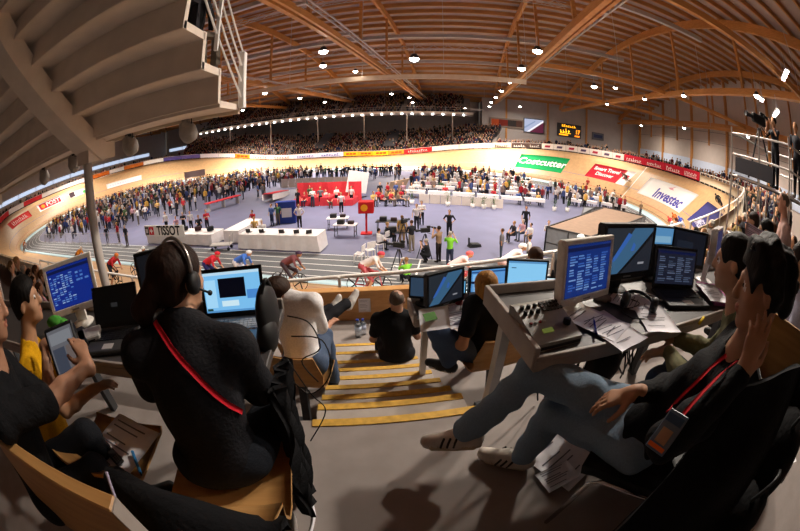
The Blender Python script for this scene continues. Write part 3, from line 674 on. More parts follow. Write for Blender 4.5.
def nets(f, lab, lo, vox):
    ins = f < 0; n = f.shape; s = np.zeros(tuple(x-1 for x in n), np.int8); cor = [(i, j, k) for i in (0, 1) for j in (0, 1) for k in (0, 1)]
    for i, j, k in cor: s += ins[i:n[0]-1+i, j:n[1]-1+j, k:n[2]-1+k]
    act = np.argwhere((s > 0) & (s < 8)); idx = np.full(s.shape, -1, np.int32); idx[tuple(act.T)] = np.arange(len(act))
    p = np.zeros((len(act), 3)); c = np.zeros(len(act))
    for a in cor:
        for t in range(3):
            if a[t]: continue
            b = list(a); b[t] = 1; A, B = act+a, act+b; fa, fb = f[tuple(A.T)], f[tuple(B.T)]; m = (fa < 0) != (fb < 0)
            tt = fa[m]/(fa[m]-fb[m]); q = A[m].astype(float); q[:, t] += tt; p[m] += q; c[m] += 1
    p /= c[:, None]; vm = lab[tuple(np.minimum(np.round(p).astype(int), np.array(n)-1).T)]
    F = []
    for t in range(3):
        u, v = (t+1) % 3, (t+2) % 3; sl0 = [slice(None)]*3; sl1 = [slice(None)]*3; sl0[t] = slice(0, -1); sl1[t] = slice(1, None)
        a, b = ins[tuple(sl0)], ins[tuple(sl1)]; e = np.argwhere(a != b); e = e[(e[:, u] > 0) & (e[:, v] > 0) & (e[:, u] < n[u]-1) & (e[:, v] < n[v]-1)]
        fl = a[tuple(e.T)]; eu = np.zeros(3, int); eu[u] = 1; ev = np.zeros(3, int); ev[v] = 1
        q = np.stack([idx[tuple((e-eu-ev).T)], idx[tuple((e-ev).T)], idx[tuple(e.T)], idx[tuple((e-eu).T)]], 1)
        q[~fl] = q[~fl][:, ::-1]; F.append(q)
    F = np.concatenate(F); F = F[(F >= 0).all(1)]
    # one light smoothing pass
    acc = np.zeros_like(p); cn = np.zeros(len(p))
    for a, b in ((0, 1), (1, 2), (2, 3), (3, 0)):
        np.add.at(acc, F[:, a], p[F[:, b]]); np.add.at(cn, F[:, a], 1)
    p = .6*p+.4*acc/np.maximum(cn, 1)[:, None]
    return p*vox+lo, F, vm[F[:, 0]]
def clay_mesh(name, data, mats, org=(0, 0, 0)):
    p, F, m = data; me = bpy.data.meshes.new(name); me.vertices.add(len(p)); me.vertices.foreach_set('co', (p-np.array(org)).astype(np.float32).ravel())
    me.loops.add(len(F)*4); me.loops.foreach_set('vertex_index', F.astype(np.int32).ravel()); me.polygons.add(len(F))
    me.polygons.foreach_set('loop_start', np.arange(0, len(F)*4, 4, dtype=np.int32))
    try: me.polygons.foreach_set('loop_total', np.full(len(F), 4, np.int32))
    except Exception: pass
    for q in mats: me.materials.append(q)
    me.polygons.foreach_set('material_index', m.astype(np.int32)); me.polygons.foreach_set('use_smooth', np.ones(len(F), bool)); me.update(); me.validate(); return me
def hand(K, w, d, n, side, curl=.5, sc=1., fr=.0088, spread=1.):
    """palm, four unequal fingers and a thumb; curl: one value or four (index to little finger)"""
    w, d = V3(w), unit(d); n = V3(n); n = unit(n-d*(n@d)); a = np.cross(d, n)*side
    cu = curl if isinstance(curl, (list, tuple)) else [curl]*4
    kn = [w+(d*L+a*x*spread)*sc for L, x in ((.088, .029), (.092, .0095), (.087, -.0095), (.079, -.028))]
    for q in kn: K.cone(w+(q-w)*.12, q, .016*sc, .0125*sc, 0, .012)
    K.cone(w-d*.02*sc, w+d*.02*sc, .025*sc, .024*sc, 0, .02)
    for i, (q, L) in enumerate(zip(kn, (.072, .080, .074, .058))):
        th = cu[i]*.55; p = q
        for j, fr_ in enumerate((.45, .31, .24)):
            v = d*math.cos(th)+n*math.sin(th)+a*(.10, .03, -.04, -.12)[i]*spread*(1-.5*cu[i]); e = p+unit(v)*L*fr_*sc
            K.cone(p, e, fr*sc*(1.06, 1., .93)[j], fr*sc*(1., .93, .82)[j], 0, .004); p = e; th += cu[i]*(.95, .7, .0)[j]
    b = w+(d*.02+a*.020)*sc; m1 = b+unit(d*.62+a*.72+n*.42)*.044*sc; m2 = m1+unit(d*.85+a*.34+n*.45)*.033*sc; m3 = m2+unit(d*.95+a*.1+n*.5)*.026*sc
    K.cone(b, m1, .0165*sc, .0125*sc, 0, .012); K.cone(m1, m2, .0115*sc, .0105*sc, 0, .005); K.cone(m2, m3, .0103*sc, .0085*sc, 0, .004)
def head_clay(K, c, f, u, sc=1., jaw=1.):
    c, f = V3(c), unit(f); u = V3(u); u = unit(u-f*(u@f)); r = np.cross(f, u); ax = [r, f, u]
    P = lambda x, y, z: c+(r*x+f*y+u*z)*sc
    K.ell(P(0, -.014, .035), V3(.076, .098, .086)*sc, ax, 0, .02)
    K.ell(P(0, .028, -.03), V3(.061*jaw, .066, .082)*sc, ax, 0, .03)
    K.ell(P(0, .036, -.078), V3(.045*jaw, .048, .036)*sc, ax, 0, .025)
    K.ell(P(0, .072, -.098), V3(.020, .016, .015)*sc, ax, 0, .02)
    for s in (-1, 1):
        K.ell(P(s*.043, .052, -.025), V3(.022, .025, .022)*sc, ax, 0, .02)
        K.cone(P(s*.014, .088, .030), P(s*.048, .070, .028), .010*sc, .008*sc, 0, .014)
        K.ell(P(s*.031, .094, .008), V3(.019, .014, .012)*sc, ax, 0, .010, -1)
        K.ell(P(s*.031, .076, .007), V3(.0135, .0125, .0120)*sc, ax, 2, .002)
        K.ell(P(s*.079, -.012, .0), V3(.011, .020, .033)*sc, ax, 0, .010)
        K.ell(P(s*.088, -.006, .004), V3(.007, .010, .017)*sc, ax, 0, .006, -1)
        K.ell(P(s*.011, .104, -.030), V3(.009, .011, .008)*sc, ax, 0, .008)
    K.cone(P(0, .092, .022), P(0, .112, -.025), .008*sc, .0125*sc, 0, .012)
    K.ell(P(0, .092, -.0555), V3(.024, .013, .006)*sc, ax, 1, .004); K.ell(P(0, .090, -.0665), V3(.021, .013, .0065)*sc, ax, 1, .004)
    K.ell(P(0, .104, -.061), V3(.026, .010, .0015)*sc, ax, 1, .002, -1)
    return P, ax
def person(label, J, skin='c09478', top='16161a', leg='1c1e26', shoe='141416', hair='20160f', hairkind='short', sleeve='short', vox=.010, group=None, wrinkle=.0035,
           girl=False, bulk=1., legs=True, hair_mat=None, shoe2=None, jaw=1., top_rough=.85, collar=None):
    """J: joint positions in the room. Returns the thing; body, shirt, trousers, shoes and hair are its parts."""
    g = {k: V3(v) for k, v in J.items() if not isinstance(v, (int, float, str, list, tuple)) or (isinstance(v, tuple) and len(v) == 3)}
    org = V3(g['pel'][0], g['pel'][1], J.get('floor', g['pel'][2]-.5)); t = thing('person', label, 'person', tuple(org), 0, group)
    sR, sL = g['shR'], g['shL']; mid = (sR+sL)/2; rt = unit(sR-sL); spine = unit(mid-g['pel']);
    fw = unit(np.cross(spine, rt)); ax = [rt, fw, spine]
    sh = .93 if girl else 1.
    def torso(K, o, k=.05):
        pel, ch = g['pel'], mid-spine*.13; waist = g['pel']+(mid-g['pel'])*.42
        K.ell(pel, V3(.155, .115, .115)*bulk+o, ax, 0, k); K.ell(waist, V3(.130*sh, .100, .14)*bulk+o, ax, 0, k)
        K.ell(ch, V3(.152*sh, .108, .185)*bulk+o, ax, 0, k); K.cone(g['pel'], ch, .11*bulk+o, .12*bulk+o, 0, k)
        for q in (sL, sR): K.cone(mid-spine*.05, q-spine*.02, .075*sh+o, .058*sh*bulk+o, 0, .04)
    def neck(K): K.cone(mid-spine*.03, g['head']-unit(g['up'])*.05-unit(g['face'])*.018, .066 if not girl else .054, .056 if not girl else .047, 0, .03)
    def traps(K, o):
        nb = mid+unit(g['head']-mid)*.075
        for q in (sL, sR): K.cone(nb+(q-nb)*.12, q-spine*.005, .050*sh+o, .050*sh+o, 0, .05)
    def arm(K, s_, o, frac=1., hand_=False):
        a, b, c = g['sh'+s_], g['el'+s_], g['wr'+s_]
        if frac <= .5: K.cone(a, a+(b-a)*frac*2, .052*sh*bulk+o, .047*sh+o*1.5, 0, .03)
        else:
            K.cone(a, b, .050*sh*bulk+o, .040*sh+o, 0, .03); K.cone(b, b+(c-b)*.35, .040*sh+o, .040*sh+o, 0, .02); K.cone(b+(c-b)*.35, b+(c-b)*min(1, (frac-.5)*2), .039*sh+o, (.026+.010*(1-(frac-.5)*2))*sh+o, 0, .02)
    hr = rt*.095
    def lg(K, s_, o, f0=1., cuff=0.):
        h = g['pel']+(hr if s_ == 'R' else -hr)-spine*.02; k_, a = g['kn'+s_], g['an'+s_]
        K.cone(h, k_, .090*bulk+o, .060*bulk+o, 0, .04); K.cone(k_, k_+(a-k_)*.35, .060*bulk+o, .058*bulk+o, 0, .03); K.cone(k_+(a-k_)*.35, k_+(a-k_)*f0, .057*bulk+o, .038+o+cuff, 0, .03)
    K = Clay(); torso(K, -.008); neck(K); traps(K, -.008)
    for s_ in 'LR':
        arm(K, s_, 0.)
        if 'hd'+s_ in g: hand(K, g['wr'+s_], g['hd'+s_], g['hn'+s_], 1 if s_ == 'R' else -1, J.get('cu'+s_, .45), .93 if girl else 1., .0088 if vox < .008 else .0098)
        if legs: lg(K, s_, -.004)
        
    P, hx = head_clay(K, g['head'], g['face'], g['up'], .91 if girl else 1., jaw)
    sk = mat('skin_'+skin, hexc(skin), .55, noise=.08, scale=30, bump=.03, spec=.35)
    body = link('body', clay_mesh('body', K.build(vox), [sk, mat('lip_'+skin, tuple(c*f_ for c, f_ in zip(hexc(skin), (.85, .55, .55))), .5, noise=.05, scale=30), mat('eye_white', (.75, .72, .7), .25, noise=.03, scale=40)], org), t)
    for s in (-1, 1):                                   # iris, brow
        b = MB(); b.ell(P(s*.031, .0845, .007)-org, (.0062, .0062, .0062), n=8, k=6); obj('iris', b, cl('2c1c12'), body, True)
    # shirt
    K = Clay(); torso(K, .013); traps(K, .010)
    fr = {'short': .32, 'long': .97, 'half': .45}[sleeve]
    for s_ in 'LR': arm(K, s_, .012, fr)
    K.cone(mid-spine*.01, mid+unit(g['head']-mid)*.075, .082, .070, 0, .03); K.cone(mid+unit(g['head']-mid)*.075+fw*.015, g['head'], .060, .066, 0, .008, -1)
    tm = cl(top, top_rough, bump=.25, scale=90)
    shirt = link('shirt', clay_mesh('shirt', K.build(vox*1.0, wrinkle, 3), [tm], org), t)
    if legs:
        K = Clay(); K.ell(g['pel']-spine*.02, V3(.160, .122, .11)*bulk+.012, ax, 0, .05)
        for s_ in 'LR': lg(K, s_, .012, .97, .014)
        link('trousers', clay_mesh('trousers', K.build(vox, wrinkle*1.1, 5), [cl(leg, .85, bump=.2, scale=120)], org), t)
        for s_ in 'LR':
            if 'to'+s_ not in g: continue
            a = g['an'+s_]; d = unit(g['to'+s_]); dn = V3(J.get('sole'+s_, (0, 0, -1))); dn = unit(dn-d*(dn@d)); K = Clay(); sx = np.cross(d, dn)
            K.cone(a+dn*.040-d*.035, a+dn*.050+d*.06, .046, .046, 0, .03); K.cone(a+dn*.050+d*.06, a+dn*.058+d*.19, .046, .037, 0, .03); K.cone(a-d*.012-dn*.02, a+dn*.03, .046, .046, 0, .02)
            K.cone(a+dn*.083-d*.05, a+dn*.083+d*.19, .016, .014, 1, .01); K.cone(a+dn*.083-d*.03+sx*.024, a+dn*.083+d*.165+sx*.026, .014, .014, 1, .01); K.cone(a+dn*.083-d*.03-sx*.024, a+dn*.083+d*.165-sx*.026, .014, .014, 1, .01)
            so = link('shoe', clay_mesh('shoe', K.build(min(vox, .009)), [cl(shoe, .6), cl(shoe2 or '201e1e', .7)], org), t)
            b = MB()
            for q in range(5): c = a+d*(.045+.022*q)-dn*(.004-.010*q)-V3(org); b.tube([c-sx*.028+dn*.006, c-dn*.010, c+sx*.028+dn*.006], .0042, 5)
            obj('laces', b, cl('d8d4ce' if shoe2 else '3a3a3c'), so, True)
            if J.get('stripes'):
                for q in range(3):
                    c = a+d*(.035+.03*q)-V3(org)
                    for e_ in (-1, 1): b = MB(); b.tube([c+sx*e_*.046+dn*.02, c+sx*e_*.052+d*.012+dn*.045, c+sx*e_*.048+d*.022+dn*.07], .006, 5); obj('stripe', b, cl('3c3834'), so, True)
    # hair
    if hairkind:
        K = Clay(); hm = hair_mat or mat('hair_'+hair, tuple(c*.8 for c in hexc(hair)), .62, noise=.35, scale=60, stretch=(1, 1, .2), bump=.35, spec=.18); hs = .90 if girl else 1.
        e = lambda x, y, z, r, k=.02, op=1: K.ell(P(x, y, z), V3(r)*hs, hx, 0, k, op)
        if hairkind in ('short', 'curly'):
            th = .012 if hairkind == 'short' else .024
            e(0, -.018, .040, (.076+th, .098+th, .086+th)); e(0, -.060, -.02, (.066+th*.6, .05+th, .06)); e(0, .105, -.02, (.080, .062, .085), .012, -1); e(0, .01, -.095, (.12, .12, .062), .01, -1)
            for s in (-1, 1): e(s*.088, .02, -.012, (.03, .035, .045), .01, -1)
            if hairkind == 'curly':
                rg = np.random.default_rng(5)
                for _ in range(150):
                    v = unit(rg.normal(0, 1, 3)); q = V3(0, -.022, .038)+v*V3(.092, .115, .102)
                    if (q[1] > .045 and q[2] < .085) or q[2] < -.075 or (abs(q[0]) > .06 and q[1] > .01 and q[2] < .03): continue
                    e(q[0], q[1], q[2], (rg.uniform(.014, .023),)*3, .010)
        elif hairkind == 'thin':
            e(0, -.024, .028, (.081, .094, .078)); e(0, .03, .125, (.085, .115, .075), .02, -1); e(0, .09, 0, (.09, .085, .1), .01, -1); e(0, .01, -.09, (.12, .12, .06), .01, -1)
        elif hairkind == 'stubble':
            e(0, -.02, .034, (.0785, .0995, .0865)); e(0, .085, -.01, (.09, .07, .1), .01, -1); e(0, .01, -.09, (.12, .12, .075), .01, -1)
        elif hairkind == 'bob':
            e(0, -.018, .035, (.092, .112, .1)); e(0, -.05, -.03, (.085, .075, .075), .03); e(0, .115, -.02, (.07, .06, .1), .012, -1); e(0, .02, -.13, (.12, .14, .045), .01, -1)
        elif hairkind == 'ponytail':
            e(0, -.018, .036, (.087, .11, .097)); e(0, -.06, -.015, (.074, .06, .065), .03); e(0, .105, -.02, (.075, .06, .1), .012, -1); e(0, .02, -.115, (.1, .09, .05), .01, -1)
            K.cone(P(.0, -.125, -.005), P(-.035, -.15, -.07), .034, .036, 0, .02); K.cone(P(-.035, -.15, -.07), P(-.05, -.135, -.15), .034, .012, 0, .02)
        link('hair', clay_mesh('hair', K.build(min(vox, .009), .0035 if hairkind != 'curly' else .010, 9), [hm], org), t)
    J['_P'] = P; J['_org'] = org; J['_fw'] = fw; J['_rt'] = rt; J['_sp'] = spine; J['_mid'] = mid
    return t
def ribbon(name, pts, w, th, m, parent, org, nrm=None):
    """a flat strap laid along points; nrm gives the way it faces at each point"""
    b = MB(); P = [Vector(tuple(p))-Vector(tuple(org)) for p in pts]; rows = []
    for i, p in enumerate(P):
        tg = (P[min(i+1, len(P)-1)]-P[max(i-1, 0)]).normalized(); n_ = Vector(tuple(nrm[i] if isinstance(nrm, list) else nrm)); s = tg.cross(n_).normalized()*w/2
        rows.append([p-s, p+s])
    b.sheet(rows, th); return obj(name, b, m, parent, True)
# ------------------------------------------------------------------ the tribune the camera stands on (heights below are relative to the lens)
Z = lambda z: CZ+z
M_SEAT = mat('seat_ply', (.48, .26, .09), .45, col2=(.36, .18, .06), scale=2.5, stretch=(1.2, 14, 14))
M_DESKW = mat('parapet_wood', (.60, .32, .12), .5, col2=(.48, .24, .08), scale=1.8, stretch=(3, 3, 12))
M_DARKTOP = mat('desk_top', (.055, .05, .05), .45, noise=.15, scale=12)
M_EDGE = mat('desk_edge', (.36, .31, .28), .5, noise=.12, scale=9)
M_YEL = mat('yellow_nosing', (.62, .36, .055), .7, noise=.22, scale=22)
M_STEP = mat('step_concrete', (.42, .37, .33), .85, noise=.12, scale=9, bump=.1)
M_BLK = cl('0c0c0e', .6); M_CHAR = cl('1a1a1d', .5); M_GREYP = cl('8c8984', .45); M_PAPER = cl('e6e4ea', .7, noise=.04); M_CHROME = mat('chrome', (.6, .6, .62), .18, 1., noise=.05, scale=8)
SY = [1.53, 1.84, 2.12, 2.43, 2.76, 3.10, 3.46, 3.88, 4.31]
XA, XC = -.30, .675
def slab(name, x0, x1, y0, y1, zt, m=M_CONC, th=.9):
    b = MB(); b.box(((x0+x1)/2, (y0+y1)/2, Z(zt)-th/2), (x1-x0, y1-y0, th)); return struct(name, b, m)
slab('top_row_floor', -9, 9, -6, 1.53, -1.5)
for nm, x0, x1 in (('left', -9, XA), ('right', XC, 6.0)):
    slab('second_row_floor', x0, x1, 1.53, 2.76, -2.12); slab('third_row_floor', x0, x1, 2.76, 4.31, -2.74)
slab('landing_floor', -9, 6, 4.31, 5.55, -2.9)
for i, y in enumerate(SY[:-1]):
    slab('step_floor', XA, XC, y, SY[i+1], -1.5-.155*(i+1), M_STEP, .5)
for i, y in enumerate(SY):
    b = MB(); b.box(((XA+XC)/2, y-.026, Z(-1.5-.155*i)+.003), (XC-XA-.01, .055, .008)); b.box(((XA+XC)/2, y+.002, Z(-1.5-.155*i)-.02), (XC-XA-.01, .006, .05)); struct('step_nosing_trim', b, M_YEL)
# front parapet
t = thing('parapet', 'light wooden parapet panel at the foot of the stairs with two notices', 'parapet', (-1.0, 5.3, Z(-2.9)))
b = MB(); b.box((0, 0, .25), (4.2, .05, .5), bev=.008); obj('panel', b, M_DESKW, t)
b = MB(); b.box((0, .02, .515), (4.25, .16, .035), bev=.006); obj('cap', b, M_DESKW, t)
for x in (-1.9, -.6, .6, 1.9): b = MB(); b.box((x, .09, .25), (.08, .12, .5)); obj('support', b, M_DESKW, t)
def paper_on(name, label, c, w, h, nrm, upv, ang=0., m=M_PAPER, lines=True, cat='paper', group=None):
    n = Vector(nrm).normalized(); u = (Vector(upv)-n*Vector(upv).dot(n)).normalized(); r = u.cross(n)
    ca, sa = math.cos(math.radians(ang)), math.sin(math.radians(ang)); r, u = r*ca+u*sa, u*ca-r*sa
    t = thing(name, label, cat, tuple(c), 0, group); b = MB()
    rows = [[r*(w*(j/6-.5))+u*(h*(i/6-.5))+n*(.002+.004*math.sin(i*1.1+j*.8)**2) for j in range(7)] for i in range(7)]
    b.sheet(rows, .0012); obj('sheet', b, m, t, True)
    if lines:
        b = MB()
        for i in range(8):
            if i in (2, 6): continue
            y = h*(.38-.1*i); L = w*(.34, .3, .36, .25)[i % 4]
            b.box(r*(-w*.40+L)+u*y+n*.0085, (L*2, .004 if w < .3 else .008, .0006), Matrix((r, u, n)).transposed())
        obj('print', b, cl('6c6c78'), t)
    return t
paper_on('notice', 'squarer of two white notices taped on the wooden parapet', (-.13, 5.27, Z(-2.58)), .23, .15, (0, -1, 0), (0, 0, 1)); paper_on('notice', 'taller of two white notices taped on the wooden parapet', (.17, 5.27, Z(-2.63)), .19, .24, (0, -1, 0), (0, 0, 1))
# upper tier over the left side
b = MB()
for k in range(11):
    y, z = 5.0-.68*k, .62+.42*k; L = 14.2; xc = -1.83-L/2
    b.box((xc, y, Z(z+.27)), (L, .10, .54)); b.box((xc, y-.36, Z(z+.47)), (L, .70, .11))
b.box((-1.83-7.1, 5.5, Z(.62)), (14.2, .95, .10))
struct('upper_tier_ceiling', b, M_PALE)
b = MB(); b.box((-1.83-7.1, 5.98, Z(.62)), (14.2, .10, .22)); struct('tier_edge_trim', b, mat('tier_edge', (.62, .52, .40), .6, noise=.06, scale=4))
for x in (-4.6, -10.4):
    b = MB(); b.bar((x, 5.35, Z(.32)), (x, -2.6, Z(5.3)), .34, .46, up=(1, 0, 0)); b.box((x, 5.3, Z(.36)), (.34, .9, .3)); struct('raker_beam', b, M_PALE)
b = MB(); b.tube([(-4.6, 5.0, Z(-3.5)), (-4.6, 5.0, Z(.25))], .095, 14); struct('tier_pillar', b, mat('pillar_paint', (.50, .47, .45), .5, noise=.05, scale=3), True)
b = MB(); b.tube([(-10.4, 5.0, Z(-3.5)), (-10.4, 5.0, Z(.25))], .095, 14); struct('tier_pillar', b, MATS['pillar_paint'], True)
t = thing('tier_railing', 'white tube railing climbing the open end of the upper tier', 'railing', (-1.76, 5.95, Z(.6)))
b = MB(); b.box((0, 0, .5), (.10, .16, 1.0), bev=.01); obj('end_post', b, M_WHITE, t)
for k in range(1, 5):
    y = -1.36*k; b = MB(); b.bar((0, y, -.1+.84*k), (0, y, 1.05+.84*k), .05); obj('post', b, M_WHITE, t)
for h in (.98, .7, .42, .14):
    b = MB(); b.tube([(0, 0, h), (0, -8, h+4.94)], .018, 6); obj('rail', b, M_WHITE, t)
for k in range(6):                                       # a few people at the tier's edge
    for j in range(3): CROWD.append((-2.15-.6*j, 4.6-.68*k-.1, Z(1.16+.42*k), RNG.normal(0, .2), False))
M_HORN = cl('8f8a86', .55)
def horn(px, py, k, lab):
    p = aty(px, py+3, 5.97); t = thing('horn_speaker', lab, 'loudspeaker', (p.x, 5.97, p.z), -25, 'round loudspeakers hung under the upper tier')
    R = rot('X', 200) @ rot('Y', 14)
    b = MB(); b.lathe([(.02, .20), (.09, .19), (.15, .12), (.17, .02), (.165, -.06), (.12, -.14), (.10, -.20), (.085, -.22), (.02, -.225)], n=18, R=R); obj('shell', b, M_HORN, t, True)
    b = MB(); b.box((-.03, 0, .17), (.19, .17, .16), rot('Y', 15), bev=.02); obj('driver_box', b, M_CHAR if k != 1 else M_HORN, t)
    b = MB(); b.tube([(-.1, 0, .10), (-.1, 0, .24), (.1, 0, .24), (.1, 0, .10)], .012, 6); b.tube([(0, 0, .24), (0, 0, .40), (.04, 0, .43)], .012, 6); obj('bracket', b, M_BLK, t)
    return t
for i, (px, py) in enumerate(((188, 129), (131, 143), (75, 161), (45, 174))):
    horn(px, py, 1 if i == 0 else 0, ('pale round loudspeaker hung under the tier, nearest the open end', 'grey round loudspeaker with black top hung past the pillar', 'dark round loudspeaker hung nearest before the pillar', 'dark round loudspeaker hung farthest from the open end of the tier')[i])
# hooks along the tier edge
for i in range(9):
    t = thing('cable_hook', 'small dark hook under the upper tier edge, %s from the open end' % 'first second third fourth fifth sixth seventh eighth ninth'.split()[i], 'hook', (-2.2-.36*i, 5.97, Z(.5)), group='hooks under the tier edge')
    b = MB(); b.tube([(0, 0, .02), (0, 0, -.05), (.02, 0, -.075), (.04, 0, -.06)], .008, 5); obj('hook', b, M_BLK, t)
# ------------------------------------------------------------------ desks
def desk(label, x0, x1, y0, y1, zt, zf, legs, edge_end=True):
    t = thing('press_desk', label, 'desk', ((x0+x1)/2, (y0+y1)/2, Z(zf))); h = zt-zf; w, d = x1-x0, y1-y0
    b = MB(); b.box((0, 0, h-.02), (w, d, .04), bev=.004); obj('worktop', b, M_DARKTOP, t)
    b = MB(); b.box((0, -d/2-.008, h-.03), (w+.03, .018, .07), bev=.003); b.box((0, -d/2-.018, h-.02), (w+.03, .004, .006)); obj('front_edge', b, M_EDGE, t)
    b = MB(); b.box((-w/2-.012, .0, h-.005), (.025, d+.03, .10), bev=.004); obj('end_panel', b, M_EDGE, t)
    b = MB(); b.box((0, d/2+.01, h+.01), (w, .02, .07), bev=.004); obj('back_ledge', b, M_EDGE, t)
    for x in legs:
        b = MB(); b.bar((x, d/2-.08, h-.04), (x, d/2-.02, 0), .05, .06); b.bar((x, -d/2+.06, h-.07), (x, d/2-.04, h-.07), .04, .05); obj('leg', b, M_DSTEEL if x > legs[0] else M_STEEL, t)
    return t
desk('long dark desk in the top row with mixer and screens', .64, 4.4, .97, 1.52, -.75, -1.5, (-1.8, -.6, .6, 1.8))
desk('long dark desk in the top row with a silver and a rugged laptop', -4.6, -.33, 1.02, 1.50, -.75, -1.5, (-2.0, -.7, .7, 1.95))
desk('desk in the second row crowded with monitors', .46, 4.2, 2.46, 2.75, -1.37, -2.12, (-1.75, -.6, .6, 1.8))
desk('bare desk in the second row before the man in white', -4.4, -.95, 2.3, 2.72, -1.37, -2.12, (-1.6, 0, 1.6))
# ------------------------------------------------------------------ seats: bent ply shells
def seat(label, x, y, zf, rz, h=.45, w=.42, lean=12, tip=False, back=.36):
    t = thing('wooden_chair', label, 'seat', (x, y, Z(zf)), rz, 'bent plywood tribune seats')
    rows = []
    prof = [(.20, .02), (.18, 0), (.05, -.005), (-.10, .0), (-.165, .03), (-.195, .09)]+[(-.20-.01*i-math.tan(math.radians(lean))*.06*i, .14+(back-.14)*i/4) for i in range(5)]
    for i, (yy, zz) in enumerate(prof):
        hw = w/2*(1 if i < 7 else 1-.03*(i-6)); rows.append([(hw*u, yy+(.03*(u*u)) * (1 if i > 5 else 0), h+zz+(.0 if i > 5 else .012*u*u)) for u in (-1, -.6, -.2, .2, .6, 1)])
    b = MB(); b.sheet(rows, .014); obj('shell', b, M_SEAT, t, True)
    b = MB()
    b.bar((0, -.05, h-.02), (0, -.12, 0), .06, .05); obj('stem', b, M_DSTEEL, t)
    b = MB(); b.box((0, -.12, .012), (.22, .12, .024), bev=.004); obj('foot_plate', b, M_DSTEEL, t)
    for s in (-1, 1): b = MB(); b.lathe([(.008, .0), (.008, .006)], (s*.15, .14, h-.002), 8); obj('bolt', b, M_CHAR, t)
    return t
# ------------------------------------------------------------------ screens
def screen_face(parent, w, h, cells, y=0., name='display'):
    """cells: (u0, v0, u1, v1, colour, strength) in 0..1, v up"""
    b = MB(); ms = []
    for i, (u0, v0, u1, v1, c, e) in enumerate(cells):
        m = em(c, e)
        if m not in ms: ms.append(m)
        x0, x1, z0, z1 = (u0-.5)*w, (u1-.5)*w, (v0-.5)*h, (v1-.5)*h
        b.box(((x0+x1)/2, y-.0006*min(i, 4), (z0+z1)/2), (x1-x0, .0012, z1-z0), m=ms.index(m))
    return obj(name, b, ms, parent)
def table_cells(bg, cols, rows, ink, e=.6, x0=.05, y0=.08, x1=.95, y1=.82, seed=1, head='0e1c50'):
    r = random.Random(seed); C = [(0, 0, 1, 1, bg, e), (0, .88, 1, .95, head, e)]
    for i in range(rows):
        for j in range(cols):
            if r.random() < .85:
                u = x0+(x1-x0)*j/cols; v = y0+(y1-y0)*i/rows; C.append((u, v, u+(x1-x0)/cols*r.uniform(.45, .88), v+(y1-y0)/rows*.5, r.choice(ink), e*1.1))
    return C
def monitor(label, c, w, h, rz, tilt, frame, cells, zdesk, bez=.022, dep=.05, kind='monitor', foot=True, cat='monitor', glare=None):
    """c: middle of the screen; the screen looks along local -y"""
    t = thing(kind, label, cat, (c[0], c[1], Z(zdesk)), rz); zc = c[2]-zdesk
    R = rot('X', -tilt); O = Vector((0, 0, zc)); b = MB()
    def M4(): return Matrix.Translation(O) @ R.to_4x4()
    for x, z, ww, hh in ((0, h/2+bez/2, w+2*bez, bez), (0, -h/2-bez*.75, w+2*bez, bez*1.5), (-w/2-bez/2, 0, bez, h), (w/2+bez/2, 0, bez, h)): b.box((x, 0, z), (ww, .024, hh), bev=.003)
    fr = obj('bezel', b, frame, t, M=M4())
    b = MB(); b.box((0, dep*.5+.004, 0), (w+1.4*bez, dep, h+1.4*bez), bev=.012); obj('back_cover', b, frame, t, M=M4())
    b = MB(); b.box((0, -.004, 0), (w, .006, h)); obj('panel', b, M_BLK, t, M=M4())
    s = screen_face(t, w*.985, h*.985, cells, -.0085); s.matrix_local = M4()
    b = MB(); b.box((0, -.0125, -h/2-bez*.8), (w*.16, .002, bez*.35)); obj('logo_mark', b, cl('8a8a90'), fr)
    if foot:
        b = MB(); b.bar((0, .07, .01), (0, .055, max(.05, zc-h*.25)), .07, .035); obj('stand', b, frame, t)
        b = MB(); b.lathe([(.075, 0), (.08, .006), (.07, .014), (.02, .02)], (0, .06, 0), 20); obj('foot', b, frame, t, True)
    return t
def laptop(label, x, y, z, rz, w, d, h, open_deg, body, cells, lid_m=None):
    t = thing('laptop', label, 'laptop', (x, y, Z(z)), rz); lid_m = lid_m or body
    b = MB(); b.box((0, 0, .013), (w, d, .024), bev=.005); obj('base', b, body, t)
    kb = MB()
    for i in range(5):
        for j in range(13): kb.box((-w*.42+w*.84*(j+.5)/13, d*.30-d*.085*i, .0265), (w*.84/13*.82, d*.07, .005))
    obj('keyboard', kb, M_CHAR if body is not MATS.get('silver') else M_STEEL, t)
    b = MB(); b.box((0, -d*.32, .0258), (w*.22, d*.2, .002)); obj('touchpad', b, M_EDGE if body is M_CHAR or body is M_BLK else M_STEEL, t)
    R = rot('X', -(open_deg-90)); Mx_ = Matrix.Translation((0, d/2-.005, .026)) @ R.to_4x4()
    b = MB(); b.box((0, .006, h/2), (w, .012, h), bev=.004); lid = obj('lid', b, lid_m, t, M=Mx_)
    b = MB()
    for xx, zz, ww, hh in ((0, h-.008, w, .016), (0, .012, w, .024), (-w/2+.007, h/2, .014, h-.04), (w/2-.007, h/2, .014, h-.04)): b.box((xx, -.002, zz), (ww, .004, hh))
    obj('bezel', b, M_BLK, t, M=Mx_)
    s = screen_face(t, w-.028, h-.04, cells, -.003); s.matrix_local = Mx_ @ Matrix.Translation((0, 0, h/2+.004))
    return t
mat('silver', (.5, .5, .51), .35, .5, noise=.05, scale=10)
TRACKPIC = [(0, 0, 1, 1, '2e3440', .45)]
